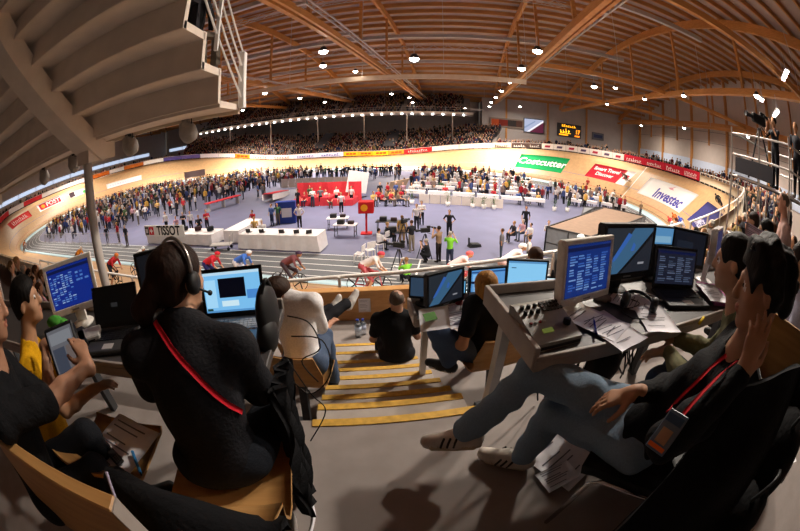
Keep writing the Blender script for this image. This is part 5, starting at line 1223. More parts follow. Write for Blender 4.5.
CNAME = {'1c1c22': 'black', '26262c': 'black', 'd8d4d4': 'white', 'c8c0c0': 'white', 'a82430': 'red', 'b83038': 'red', '2c3c74': 'blue', '4a5c90': 'blue', '6c6a70': 'grey', '8c8888': 'grey', '8a7058': 'brown', 'c4a060': 'yellow', 'b88c98': 'pink', '3c5c40': 'green', '7cc83c': 'lime'}
def small(kind, p, yaw, top, leg, label, group=None, hair=None, skin=None, sc=None):
    global NPEOPLE
    o = link('person', SMALL[kind]); NPEOPLE += 1
    o.location = p; o.rotation_euler = (0, 0, yaw); k = sc or (.95+.1*RNG.random()); o.scale = (k, k, k)
    cols = [skin or PAL_SKIN[NPEOPLE % 3], hair or PAL_HAIR[(NPEOPLE*7) % 6], top, leg, ('181818', 'd0ccc8', '3a3030')[NPEOPLE % 3]]
    for i, c in enumerate(cols): s = o.material_slots[i]; s.link = 'OBJECT'; s.material = cl(c)
    tag(o, label, 'person', group); return o
ry = lambda a: math.radians(a)
TOPS = list(CNAME)[:14]; LEGS = ['1a1a20', '2a3048', '3c4452', '241e1e', '5c5248', '1a1820']
def rc(): return TOPS[RNG.integers(0, len(TOPS))], LEGS[RNG.integers(0, len(LEGS))]
CAMD = lambda p: math.atan2(p[0], -p[1])                    # heading that looks at the camera
def face_to(p, q): return math.atan2(-(q[0]-p[0]), q[1]-p[1])
# ---- furniture
M_CLOTH = mat('white_cloth', (.72, .68, .69), .85, noise=.06, scale=4, bump=.1); M_REDC = mat('red_carpet', (.55, .03, .045), .9, noise=.1, scale=6)
def clothed_table(name, label, cat, x0, x1, y0, y1, h, group=None, cloth=M_CLOTH, flare=.0):
    t = thing(name, label, cat, S((x0+x1)/2, (y0+y1)/2, 0), SROT, group); w, d = x1-x0, y1-y0
    b = MB(); b.box((0, 0, h-.02), (w, d, .04)); obj('tabletop', b, M_CREAM, t)
    b = MB(); n = max(6, int(w*3)); per = [(-w/2+w*i/n, -d/2) for i in range(n+1)]+[(w/2, -d/2+d*i/3) for i in (1, 2, 3)]
    per = [(-w/2, d/2-d*i/3) for i in range(3)]+per
    b.sheet([[(x+(.03*math.sin(7*i)*v+flare*v)*(1 if abs(x) >= w/2-.01 else 0)*np.sign(x), y-(.03+.035*math.sin(i*2.1))*v, h+.004-(h-.06)*v) for i, (x, y) in enumerate(per)] for v in (0, .33, .66, 1)], .012)
    b.box((0, 0, h+.006), (w+.02, d+.02, .012)); obj('cloth', b, cloth, t)
    for sx in (-1, 1):
        for sy in (-1, 1): b = MB(); b.bar((sx*(w/2-.1), sy*(d/2-.1), h-.04), (sx*(w/2-.1), sy*(d/2-.1), 0), .05); obj('leg', b, M_DSTEEL, t)
    return t
t = clothed_table('timing_table', 'long white clothed table carrying the white sign with a red square', 'table', -22.9, -15.7, 18.5, 20, .80)
t = thing('timing_sign', 'white sign with red square and large black lettering on the first timing table', 'sign', S(-20.55, 18.38, .62), SROT); t.scale = (.79, 1, .85)
b = MB(); b.box((0, 0, .55), (6.0, .05, 1.0), bev=.01); obj('board', b, cl('e8e4e2'), t)
text_mesh('TISSOT', 1.12, lambda u, v, w: Vector((u*.95+.75, -.03-w, v+.55)), cl('181418'), 'lettering', t, .012, .03)
b = MB(); b.box((-1.85, -.035, .55), (.72, .02, .72)); b.box((-1.85, -.05, .55), (.44, .012, .14), m=1); b.box((-1.85, -.05, .55), (.14, .012, .44), m=1); obj('red_square', b, [cl('d02030'), cl('f0ecea')], t)
b = MB(); b.box((-2.6, -.035, .55), (.62, .02, .72)); b.box((-2.6, -.05, .55), (.36, .012, .4), m=1); obj('black_square', b, [cl('2c2426'), cl('c8c0c0')], t)
clothed_table('timing_table', 'white table set at an angle between the two long timing tables', 'table', -15.2, -13.9, 19.3, 22.5, .85)
clothed_table('timing_table', 'long white clothed table with officials behind it, middle of the infield edge', 'table', -13.1, -7.7, 18.2, 19.6, .95, flare=.15)
for i, x in enumerate((-12.6, -11.6, -10.2, -9.2, -8.4)):
    t = thing('laptop', 'tiny dark laptop on the middle timing table, %s from the trolley' % 'first second third fourth fifth'.split()[i], 'laptop', S(x, 18.7, .965), SROT+180+8*i, 'laptops on the middle timing table')
    b = MB(); b.box((0, 0, .012), (.34, .24, .022)); obj('base', b, M_CHAR, t); b = MB(); b.box((0, .13, .13), (.34, .015, .23), rot('X', -12)); obj('lid', b, M_CHAR, t)
for i, x in enumerate((-22.4, -21.3, -20.1, -19.0, -17.6, -16.4)):
    t = thing('equipment_case', 'dark equipment case on the table with the white sign, %s along it' % 'first second third fourth fifth sixth'.split()[i], 'case', S(x, 19.3, .87), SROT+10*i, 'cases on the sign table')
    b = MB(); b.box((0, 0, .14), (.5, .35, .28), bev=.03); obj('shell', b, cl(('1c1c20', '3a2428', '22242a')[i % 3]), t); b = MB(); b.tube([(-.1, -.18, .28), (-.08, -.18, .33), (.08, -.18, .33), (.1, -.18, .28)], .012, 6); obj('handle', b, M_BLK, t)
t = thing('trolley', 'low grey trolley parked between the two long white tables', 'trolley', S(-14.5, 18.0, 0), SROT+14)
b = MB(); b.box((0, 0, .35), (1.5, .7, .06), bev=.01); obj('deck', b, M_STEEL, t); b = MB(); b.tube([(.72, -.3, .38), (.8, -.3, .95), (.8, .3, .95), (.72, .3, .38)], .02, 6); obj('handle', b, M_STEEL, t)
for sx in (-.6, .6):
    for sy in (-.28, .28): b = MB(); b.lathe([(.02, -.02), (.10, -.02), (.10, .02), (.02, .02)], (sx, sy, .10), 12, rot('X', 90)); b.bar((sx, sy, .1), (sx, sy, .34), .03); obj('wheel', b, M_CHAR, t)
def barrier(label, a, b_, group, h=1.05):
    a, b_ = Vector(a), Vector(b_); L = (b_-a).length; t = thing('crowd_barrier', label, 'barrier', a, math.degrees(math.atan2(b_.y-a.y, b_.x-a.x)), group)
    b = MB(); b.tube([(.04, 0, .12), (.04, 0, h), (L-.04, 0, h), (L-.04, 0, .12), (.04, 0, .12)], .02, 5); obj('frame', b, M_STEEL, t)
    b = MB()
    for i in range(1, 12): b.bar((L*i/12, 0, .13), (L*i/12, 0, h), .014)
    obj('bars', b, M_STEEL, t)
    for x in (.25, L-.25): b = MB(); b.bar((x, -.3, .02), (x, .3, .02), .04); b.bar((x, 0, .02), (x, 0, .14), .035); obj('foot', b, M_STEEL, t)
NUM = 'first second third fourth fifth sixth seventh eighth ninth tenth eleventh twelfth'.split()
for i in range(10): barrier('grey crowd barrier before the dense infield crowd, %s from the white sign' % NUM[i], S(-26.2-2.3*i, 17.95), S(-28.4-2.3*i, 17.95), 'crowd barriers along the infield edge')
# press tables in rows behind a low pale fence
t = thing('low_fence', 'low pale panel fence in front of the press tables', 'fence', S(0, 32.6, 0), SROT)
for i in range(8): b = MB(); b.box((-3.4+.95*i, 0, .42), (.9, .05, .82), bev=.01); obj('panel', b, cl('c8bcb4'), t)
for i, (gx, h) in enumerate(((-1.3, 1.3), (.9, 1.15), (1.9, 1.0), (2.8, 1.2), (-4.4, 1.5), (8.9, 1.1), (10.3, 1.2))):
    t = thing('potted_plant', 'leafy plant in white pot %s' % ('by the low pale fence, nearest the leaning board', 'by the low pale fence, second from the leaning board', 'by the low pale fence, third from the leaning board', 'by the low pale fence, farthest from the leaning board', 'between leaning board and low pale fence, the tallest', 'beyond the grey container, nearer the press tables', 'beyond the grey container, farther from the press tables')[i], 'plant', S(gx, 31.9 if i < 5 else 32.6+i*.2, 0), 0, 'potted plants')
    b = MB(); b.lathe([(.14, 0), (.17, .05), (.22, .38), (.20, .38), (.19, .33), (.02, .33)], n=14); obj('pot', b, cl('dcd6d2'), t, True)
    b = MB(); r = random.Random(i)
    for k in range(70):
        a, z, q = r.uniform(0, 6.28), r.uniform(.4, h), r.uniform(.05, .34); c = Vector((q*math.cos(a), q*math.sin(a), z)); u = Vector((math.cos(a), math.sin(a), r.uniform(-.2, .9))).normalized()*r.uniform(.1, .2); s_ = u.cross(Vector((0, 0, 1))).normalized()*.035
        b.add([c, c+u*.5+s_, c+u, c+u*.5-s_], [(0, 1, 2, 3)])
    for k in range(5): b.tube([(0, 0, .33), (.1*math.cos(k*1.3), .1*math.sin(k*1.3), h*.8)], .01, 4)
    obj('foliage', b, cl(('3c5a28', '4a6430')[i % 2]), t)
for r_ in range(6):
    y = 35.2+3.6*r_
    for c_ in range(6):
        x = -4.6+2.35*c_+.35*r_
        if x > 9.6-.2*r_: continue
        t = thing('press_table', 'white press table, row %s from the low fence, %s along' % (NUM[r_], NUM[c_]), 'table', S(x, y, 0), SROT, 'press tables on the infield')
        b = MB(); b.box((0, 0, .73), (2.1, .75, .04)); b.box((0, -.36, .60), (2.1, .03, .26)); obj('tabletop', b, M_CLOTH, t)
        for sx in (-.9, .9): b = MB(); b.bar((sx, -.25, 0), (sx, -.25, .72), .04); b.bar((sx, .25, 0), (sx, .25, .72), .04); b.bar((sx, -.3, .03), (sx, .3, .03), .04); obj('trestle', b, M_DSTEEL, t)
        for q in range(2):
            if RNG.random() < .9:
                p = S(x-.55+1.05*q+RNG.normal(0, .1), y+.75, 0); tc, lc = rc()
                small('sit_lean', p, SROT*PI/180+PI+RNG.normal(0, .3), tc, lc, '%s-topped person seated behind the press tables of the infield, %s row from the fence' % (CNAME[tc], NUM[r_]), 'press people at row %s in %s' % (NUM[r_], CNAME[tc]))
# right-hand table group
for k in range(10):
    x, y = 12.2+(k % 4)*1.9+.3*(k//4), 37.5+(k//4)*3.6
    t = thing('press_table', 'white table in the group beyond the grey container, %s of ten' % NUM[k], 'table', S(x, y, 0), SROT-25, 'white tables beyond the container')
    b = MB(); b.box((0, 0, .73), (1.6, .75, .04)); b.box((0, -.36, .60), (1.6, .03, .26)); obj('tabletop', b, M_CLOTH, t)
    for sx in (-.7, .7): b = MB(); b.bar((sx, -.25, 0), (sx, -.25, .72), .04); b.bar((sx, .25, 0), (sx, .25, .72), .04); b.bar((sx, -.28, .3), (sx, .28, .3), .035); obj('trestle', b, M_DSTEEL, t)
    for q in range(2):
        tc, lc = rc(); small('sit_lean', S(x-.4+.8*q, y+.75, 0), SROT*PI/180+PI+RNG.normal(0, .5), tc, lc, '%s-topped person seated at the white tables beyond the grey container' % CNAME[tc], 'seated beyond the container in %s' % CNAME[tc])
# ---- grey container boxes with a tan ramp roof
def container(label, P4, h, roofm, wallm):
    c = sum((Vector(p) for p in P4), Vector())/4; t = thing('container', label, 'container', (c.x, c.y, 0)); b = MB(); q = [Vector(p)-c for p in P4]
    vs = [(p.x, p.y, 0) for p in q]+[(p.x, p.y, h) for p in q]; b.add(vs, [(0, 3, 2, 1), (0, 1, 5, 4), (1, 2, 6, 5), (2, 3, 7, 6), (3, 0, 4, 7)]); b.add([(p.x*.98, p.y*.98, h-.05) for p in q], [(0, 1, 2, 3)]); obj('walls', b, wallm, t)
    b = MB(); b.add([(p.x*.97, p.y*.97, h+.02) for p in q]+[(p.x*.97, p.y*.97, h-.06) for p in q], [(0, 1, 2, 3), (7, 6, 5, 4), (0, 4, 5, 1), (1, 5, 6, 2), (2, 6, 7, 3), (3, 7, 4, 0)]); obj('roof', b, roofm, t)
    for i in range(4):
        A_, B_ = q[i], q[(i+1) % 4]; n = max(2, int((B_-A_).length/1.2))
        b = MB(); b.bar((A_.x, A_.y, h+.03), (B_.x, B_.y, h+.03), .08, .08); b.bar((A_.x, A_.y, h*.5), (B_.x, B_.y, h*.5), .05, .05)
        for k in range(n+1): p = A_.lerp(B_, k/n); b.bar((p.x*1.004, p.y*1.004, 0), (p.x*1.004, p.y*1.004, h), .06, .06)
        obj('side_frame', b, M_DSTEEL, t)
    return t
M_GREYW = mat('container_wall', (.17, .18, .20), .6, noise=.12, scale=4); M_TAN = mat('tan_ramp', (.25, .165, .115), .7, noise=.12, scale=3)
container('large grey panelled container with tan roof on the infield', [S(4.9, 19.8), S(7.2, 18.4), S(15.3, 26.6), S(12.1, 28.4)], 1.7, M_TAN, M_GREYW)
container('smaller dark container standing behind the large grey one', [S(8.9, 25.3), S(10.2, 28.6), S(12.6, 29.6), S(11.2, 28.75)], 1.5, M_GREYW, M_GREYW)
# ---- podium, ramps, screens and stands in the middle
t = thing('podium', 'red draped podium in the middle of the infield', 'podium', S(-12.6, 31.6, 0), SROT)
for i, (x, w, h) in enumerate(((-2.0, 2.0, .5), (0, 2.2, .8), (2.2, 2.0, .6))): b = MB(); b.box((x, 0, h/2), (w, 1.8, h), bev=.03); obj('step', b, M_REDC, t)
b = MB(); b.sheet([[(-3.2+6.6*i/10, 1.3+.1*math.sin(i*2), 1.9-1.9*v) for i in range(11)] for v in (0, .5, 1)], .05); obj('backdrop', b, M_REDC, t)
t = thing('ramp', 'red topped ramp with white sides near the podium', 'ramp', S(-19.3, 34.8, 0), SROT-82); b = MB(); b.box((0, 0, .75), (5.2, 1.1, .08), rot('Y', -6)); obj('red_top', b, M_REDC, t); b = MB(); b.box((0, -.6, .38), (5.4, .06, .6), rot('Y', -6)); b.box((0, .6, .38), (5.4, .06, .6), rot('Y', -6)); obj('side_rail', b, M_CLOTH, t)
t = thing('ramp', 'long red strip on legs behind the table with the white sign', 'ramp', S(-24.0, 31, 0), SROT+72); b = MB(); b.box((0, 0, .85), (4.6, .8, .08)); obj('red_top', b, M_REDC, t)
for x in (-2, 0, 2): b = MB(); b.box((x, 0, .4), (.08, .6, .8)); obj('leg', b, M_STEEL, t)
t = thing('exhibition_stand', 'dark blue stand with pale picture behind the middle timing table', 'stand', S(-12.9, 24.6, 0), SROT+16); b = MB(); b.box((0, 0, .85), (1.6, .5, 1.7), bev=.02); obj('block', b, cl('26377c'), t); b = MB(); b.box((.1, -.26, .85), (.8, .02, .7)); obj('picture', b, cl('b8b4b8'), t)
t = thing('projection_screen', 'white tilted screen on a black stand beside the podium', 'screen', S(-9.8, 33.8, 0), SROT+55); b = MB(); b.box((0, 0, 1.7), (2.5, .08, 2.1), rot('Y', 12), bev=.02); obj('panel', b, M_CLOTH, t); b = MB(); b.bar((.4, .12, 0), (.4, .12, 2.4), .22, .1); b.bar((-.6, .4, .04), (1.4, .4, .04), .08); obj('stand', b, M_BLK, t)
t = thing('leaning_board', 'cream board leaning on trestles beside the white tilted screen', 'board', S(-6.4, 36.2, 0), SROT+65); b = MB(); b.box((0, 0, 1.0), (3.2, .06, 1.4), rot('X', 28)); obj('panel', b, cl('c8ac90'), t); b = MB(); b.bar((-1.2, .2, 0), (-1.2, .2, 1.0), .05); b.bar((1.2, .2, 0), (1.2, .2, 1.0), .05); b.bar((-1.2, .2, .3), (1.2, .2, .3), .04); obj('trestle', b, M_DSTEEL, t)
t = thing('white_fence', 'long pale fence panel in front of the far standing crowd', 'fence', S(-18, 42.4, 0), SROT)
for i in range(9): b = MB(); b.box((-4.2+1.05*i, 0, .6), (1.0, .05, 1.15), bev=.01); obj('panel', b, cl('b8a8a0'), t)
t = thing('banner', 'pale cloth banner stretched above heads in the dense crowd', 'banner', S(-36, 40, 0), SROT); b = MB(); b.sheet([[(-2.1+4.2*i/8, .05*math.sin(i), 2.6+.9*v+.15*i/8) for i in range(9)] for v in (0, .5, 1)], .02); obj('cloth', b, cl('d8c4c0'), t)
for x in (-2.1, 2.1): b = MB(); b.bar((x, 0, 0), (x, 0, 3.6), .05); obj('pole', b, M_STEEL, t)
t = thing('red_monitor_box', 'red box with yellow emblem on a stand beside the middle timing table', 'box', S(-5.9, 22.2, 0), SROT+10); b = MB(); b.box((0, 0, 1.75), (.95, .7, .75), bev=.03); obj('box', b, cl('b01c20'), t); b = MB(); b.lathe([(.01, 0), (.22, .0), (.22, .02), (.01, .02)], (-.1, -.35, 1.75), 14, rot('X', 90)); obj('emblem', b, cl('d89020'), t)
b = MB(); b.bar((0, 0, 0), (0, 0, 1.4), .12); b.box((0, 0, .03), (.7, .6, .06)); obj('stand', b, cl('b02024'), t)
def plastic_chair(label, p, rz, group):
    t = thing('plastic_chair', label, 'chair', p, rz, group); b = MB(); b.box((0, 0, .44), (.46, .44, .04), bev=.012); obj('seat', b, M_CLOTH, t)
    b = MB(); b.box((0, -.22, .74), (.46, .04, .36), rot('X', 8), bev=.015); obj('backrest', b, M_CLOTH, t)
    for sx in (-.2, .2):
        for sy in (-.2, .2): b = MB(); b.bar((sx*1.1, sy*1.1, 0), (sx, sy, .43), .04); obj('leg', b, M_CLOTH, t)
for i, (px, py) in enumerate(((371, 258), (379, 252), (385, 247), (361, 262))): plastic_chair('white plastic chair near the red monitor box, %s' % ('front one', 'behind the front one', 'third and farthest', 'nearest the lanes')[i], atz(px, py, 0), 20+15*i, 'white plastic chairs near the lanes')
for i, (gx, gy) in enumerate(((-7.1, 21.6), (-4.6, 22.6), (-8.2, 23.3), (-3.6, 20.3))):
    t = thing('equipment_table', 'dark equipment table cluttered with gear %s' % ('beside the red monitor box', 'just beyond the red monitor box', 'behind the middle timing table end', 'beside the white plastic chairs')[i], 'table', S(gx, gy, 0), SROT+5*i, 'equipment tables'); b = MB(); b.box((0, 0, .74), (1.5, .7, .04)); obj('tabletop', b, (M_CLOTH, M_CHAR)[i % 2], t)
    for sx in (-.65, .65): b = MB(); b.bar((sx, -.25, 0), (sx, -.25, .72), .04); b.bar((sx, .25, 0), (sx, .25, .72), .04); b.bar((sx, -.28, .3), (sx, .28, .3), .035); obj('trestle', b, M_DSTEEL, t)
    b = MB(); b.box((-.3, 0, .9), (.45, .3, .28), bev=.02); obj('gear_case', b, M_CHAR, t); b = MB(); b.box((.35, .05, .86), (.38, .25, .2), bev=.02); obj('gear_case', b, cl('3a2c2c'), t)
t = thing('floor_monitor', 'small black wedge and stick lying on the empty blue floor', 'loudspeaker', atz(471, 247, 0), 10); b = MB(); b.prism([(-.25, 0), (.55, 0), (.5, .16), (-.1, .2)], -.2, .2, lambda u, v, w: Vector((u, w, v))); obj('wedge', b, M_BLK, t); b = MB(); b.bar((-.2, 0, .1), (-.22, 0, .55), .12, .06); obj('upright', b, M_BLK, t)
def tripod(label, p, rz, cat='camera'):
    t = thing('video_camera', label, cat, p, rz)
    for a in (90, 210, 330): b = MB(); b.tube([(.04*math.cos(ry(a)), .04*math.sin(ry(a)), 1.25), (.45*math.cos(ry(a)), .45*math.sin(ry(a)), 0)], .025, 6); obj('leg', b, M_CHAR, t)
    b = MB(); b.box((0, 0, 1.45), (.16, .5, .22), bev=.02); b.box((0, -.18, 1.62), (.1, .2, .1), bev=.02); obj('body', b, M_BLK, t); b = MB(); b.lathe([(.05, 0), (.055, .16), (.075, .2), (.07, .26), (.02, .25)], (0, .25, 1.45), 12, rot('X', -90)); obj('lens', b, M_CHAR, t)
    b = MB(); b.tube([(0, -.1, 1.3), (.1, -.5, 1.15)], .012, 6); obj('pan_handle', b, M_BLK, t); return t
tripod('large video camera on tripod operated on the blue floor near the lanes', atz(424, 258, 0), 100); tripod('video camera on tripod beside the lane marshal at the front of the floor', atz(399, 276, 0), 60); tripod('video camera on tripod among the people near the red monitor box', atz(404, 247, 0), -40)
# ---- people one can point to
def at_px(kind, px, py, yaw, top, leg, label, **k): return small(kind, atz(px, py, 0), ry(yaw), top, leg, label, **k)
at_px('stand_hips', 448, 238, 160, '1c1c22', '1a1a20', 'person in black standing alone on the empty blue floor')
at_px('stand', 500, 259, 60, '6c6a70', '3c4452', 'man in grey shirt and trousers walking on the blue floor')
at_px('stand', 416, 231, 150, 'c8c0c0', '1a1a20', 'man in white shirt and black trousers, nearer of a pair in mid floor'); at_px('stand_cross', 421, 226, 170, 'd8d4d4', '1a1a20', 'man in white shirt and black trousers, farther of a pair in mid floor')
at_px('sit', 513, 242, 100, '26262c', '1a1a20', 'person in black sitting at the edge of the blue floor, in black of three'); at_px('sit', 522, 240, 110, 'b88c98', '3c4452', 'person in pale shirt sitting at the edge of the floor, pale middle one of three'); at_px('sit', 530, 243, 110, 'd8d4d4', '5c5248', 'person in white shirt sitting at the edge of the floor, in white of three')
at_px('stand', 525, 232, 150, '1c1c22', '241e1e', 'person in black standing behind the three who sit at the floor edge')
at_px('stand_cross', 547, 248, 160, 'c8c0c0', '1a1a20', 'person in white shirt standing before the grey container'); at_px('stand', 527, 268, 60, 'd8d4d4', '3c4452', 'man in white shirt reading a sheet near the lanes above a monitor')
at_px('crouch', 407, 283, 20, '7cc83c', '1a1a20', 'crouching marshal in lime vest at the edge of the lanes'); at_px('stand_camera', 448, 268, -30, '7cc83c', '2a3048', 'photographer in lime vest standing at the lanes'); at_px('stand_camera', 437, 262, 40, '8a7058', '241e1e', 'photographer in brown with lime bib beside the large video camera')
at_px('stand_cross', 411, 252, 20, '26262c', '8c8070', 'person in dark top and beige trousers near the red monitor box'); at_px('stand', 402, 246, 0, 'c4a060', '8a7058', 'person in beige clothes near the red monitor box')
at_px('sit', 380, 252, -60, 'd8d4d4', '1a1a20', 'man in white sitting at the gear near the white plastic chairs'); at_px('sit', 388, 246, -70, '1c1c22', '1a1a20', 'man in black sitting behind the man in white at the gear'); at_px('crouch', 427, 262, 70, '1c1c22', '1a1a20', 'camera operator in black crouching under the large video camera')
at_px('stand', 292, 222, 170, 'd8d4d4', '2a3048', 'person in white shirt standing at the dark blue stand'); at_px('stand_hips', 300, 229, 180, 'c8c0c0', '241e1e', 'person in white shirt standing behind the end of the middle timing table'); at_px('stand', 272, 226, 150, '4a5c90', '2a3048', 'person in blue shirt next to the dark blue stand'); at_px('stand', 278, 225, 190, '3c5c40', '5c5248', 'person in green top beside the dark blue stand')
at_px('sit_lean', 255, 235, 180, 'c4a060', '241e1e', 'person with yellow top sitting behind the middle timing table'); at_px('sit_lean', 263, 239, 175, 'd8d4d4', '3c4452', 'person with white top sitting behind the middle timing table'); at_px('sit_lean', 253, 226, 160, 'a82430', '241e1e', 'red haired person sitting farther behind the middle timing table')
at_px('stand', 342, 214, 180, 'd8d4d4', '1a1a20', 'person in white shirt standing at the podium front'); at_px('stand', 352, 205, 160, 'c8c0c0', '1a1a20', 'person in pale shirt and black trousers by the white tilted screen')
for i, px in enumerate((166, 176, 183, 190, 198, 206)): at_px(('stand', 'sit_lean', 'stand_cross')[i % 3], px+1, 232-(i % 2), 170+10*i, ('d8d4d4', 'b88c98', '1c1c22', 'c8c0c0', '26262c', 'a82430')[i], '1a1a20', 'person %s behind the table with the white sign, %s along' % (('in white', 'in pink', 'in black', 'in pale grey', 'in black', 'in red')[i], NUM[i]), group='people behind the sign table')
for i, (px, py) in enumerate(((109, 242), (120, 241), (128, 244), (97, 240))): at_px('stand', px, py+2, (200, 150, 170, 90)[i], ('1c1c22', 'a82430', '26262c', '2c3c74')[i], ('1a1a20', '241e1e', '5c5248', '1a1a20')[i], 'person in %s standing apart between barriers and white sign, %s' % (('black', 'red', 'dark top', 'blue')[i], ('third nearest the sign', 'second nearest the sign', 'nearest the sign', 'farthest from the sign')[i]))
for i, (px, py) in enumerate(((298, 208), (305, 206), (313, 207), (321, 206), (330, 208), (337, 205), (310, 203), (326, 203))): tc = ('1c1c22', 'a82430', 'd8d4d4', '6c6a70', 'a82430', 'd8d4d4', '3c5c40', 'c8c0c0')[i]; at_px(('stand', 'sit', 'stand_cross')[i % 3], px, py, 150+12*i, tc, LEGS[i % 6], 'person in %s gathered before the red podium, %s along' % (CNAME[tc], NUM[(0, 1, 3, 4, 6, 7, 2, 5)[i]]), group='people before the podium')
for i in range(13): px = 375+i*2.6+RNG.normal(0, 1); tc, lc = rc(); at_px(('sit', 'sit_lean', 'stand')[i % 3], px, 207-(i % 3)*3, RNG.uniform(90, 270), tc, lc, '%s-topped person in the chatting group before the cream leaning board' % CNAME[tc], group='chatting group in %s' % CNAME[tc])
for i in range(52):
    px = 268+i*2.6+RNG.normal(0, .8); tc, lc = rc(); tc = tc if RNG.random() < .4 else '1c1c22'
    at_px(KINDS[RNG.integers(0, 5)] if i % 6 else 'stand_stride', px, 181+RNG.normal(0, 1.3)-(px-268)*.035, RNG.uniform(-40, 40)+(180 if i % 3 == 0 else 0), tc, lc, '%s-topped person standing in the line along the far edge of the infield' % CNAME[tc], group='line along the far edge in %s' % CNAME[tc])
for i, (px, py) in enumerate(((395, 179), (399, 178), (433, 176), (427, 176), (448, 174), (453, 174), (520, 192), (524, 196), (562, 190), (548, 196), (556, 200), (612, 207), (640, 214), (588, 187), (508, 184), (519, 183))): tc, lc = rc(); at_px('stand', px, py+3, RNG.uniform(0, 360), tc, lc, '%s-topped person standing among the far press tables or beside them' % CNAME[tc], group='standing among the tables in %s' % CNAME[tc])
for i in range(30): px = 215+RNG.uniform(0, 58); py = 186+RNG.uniform(0, 14); tc, lc = rc(); at_px(KINDS[RNG.integers(0, 6)], px, py, RNG.uniform(0, 360), tc, lc, '%s-topped person in the loose crowd between dense crowd and red ramp' % CNAME[tc], group='loose crowd in %s' % CNAME[tc])
# ---- the dense crowd on the left: the nearest as people of their own, the rest as part of the mass
pts = []
while len(pts) < 560:
    x, y = RNG.uniform(-64, -27), RNG.uniform(19.2, 52)
    if y < 19.2 or (x+45)**2/20**2+(y-36)**2/17.5**2 > 1 or (x > -31 and y < 27): continue
    if x > -33 and 27 < y < 38 and RNG.random() < .6: continue
    if all((x-a)**2+(y-b)**2 > .55**2 for a, b in pts): pts.append((x, y))
pts.sort(key=lambda q: q[0]**2+q[1]**2)
for i, (x, y) in enumerate(pts):
    p = S(x, y, 0)
    if NPEOPLE < 262:
        tc, lc = rc(); tc = tc if RNG.random() < .6 else ('a82430', 'b83038', '1c1c22', 'd8d4d4')[RNG.integers(0, 4)]
        small(KINDS[RNG.integers(0, 5)] if RNG.random() < .75 else 'sit', p, RNG.uniform(0, 6.28), tc, lc, '%s-topped person on the near side of the dense infield crowd beyond the pillar' % CNAME[tc], 'dense infield crowd in %s' % CNAME[tc])
    else: FLOORCROWD.append((p.x, p.y, 0, RNG.uniform(0, 6.28), True))
n_ = 0
while n_ < 150:
    x, y = RNG.uniform(-40, -22), RNG.uniform(37, 57)
    if y < 37+(x+40)*.35: continue
    p = S(x, y, 0); FLOORCROWD.append((p.x, p.y, 0, RNG.uniform(0, 6.28), True)); n_ += 1
for x0, x1, y0, y1, n_ in ((-6, 9, 36, 58, 95), (11, 19, 36, 49, 40)):
    for _ in range(n_): p = S(RNG.uniform(x0, x1), y0+3.6*RNG.integers(0, max(1, int((y1-y0)/3.6)))+1.6+RNG.uniform(-.5, .5), 0); FLOORCROWD.append((p.x, p.y, 0, RNG.uniform(0, 6.28), True))
# ---- track cyclists
def bicycle(frame_c, label, M):
    t = thing('track_bicycle', label, 'bicycle'); t.matrix_world = M; m = cl(frame_c, .4)
    for y, nm in ((-.50, 0), (.50, 1)):
        b = MB(); b.tube([(0, y+.33*math.cos(a), .335+.33*math.sin(a)) for a in [2*PI*k/20 for k in range(21)]], .014, 6, cap=False); w = obj('wheel', b, M_BLK, t, True)
        b = MB()
        for k in range(5): a = 2*PI*k/5; b.bar((0, y, .335), (0, y+.32*math.cos(a), .335+.32*math.sin(a)), .008, .05)
        obj('spoke', b, M_CHAR, w)
    b = MB(); A_, B_, C_, D_ = (0, -.5, .335), (0, -.05, .30), (0, -.22, .86), (0, .36, .84)
    for p, q in ((A_, B_), (A_, C_), (B_, C_), (C_, D_), (B_, D_), (D_, (0, .5, .335))): b.tube([p, q], .02, 6)
    obj('frame', b, m, t); b = MB(); b.box((0, -.26, .93), (.13, .27, .04), bev=.015); b.bar((0, -.22, .86), (0, -.24, .93), .03); obj('saddle', b, M_BLK, t)
    b = MB(); b.tube([(-.19, .60, .80), (-.19, .52, .90), (0, .40, .90), (.19, .52, .90), (.19, .60, .80)], .014, 6); obj('handlebar', b, M_BLK, t)
    b = MB(); b.lathe([(.02, -.005), (.09, -.005), (.09, .005), (.02, .005)], B_, 14, rot('Y', 90)); b.bar((.03, -.05, .30), (.03, .03, .15), .02); b.bar((-.03, -.05, .30), (-.03, -.10, .45), .02); obj('crank', b, M_STEEL, t); return t
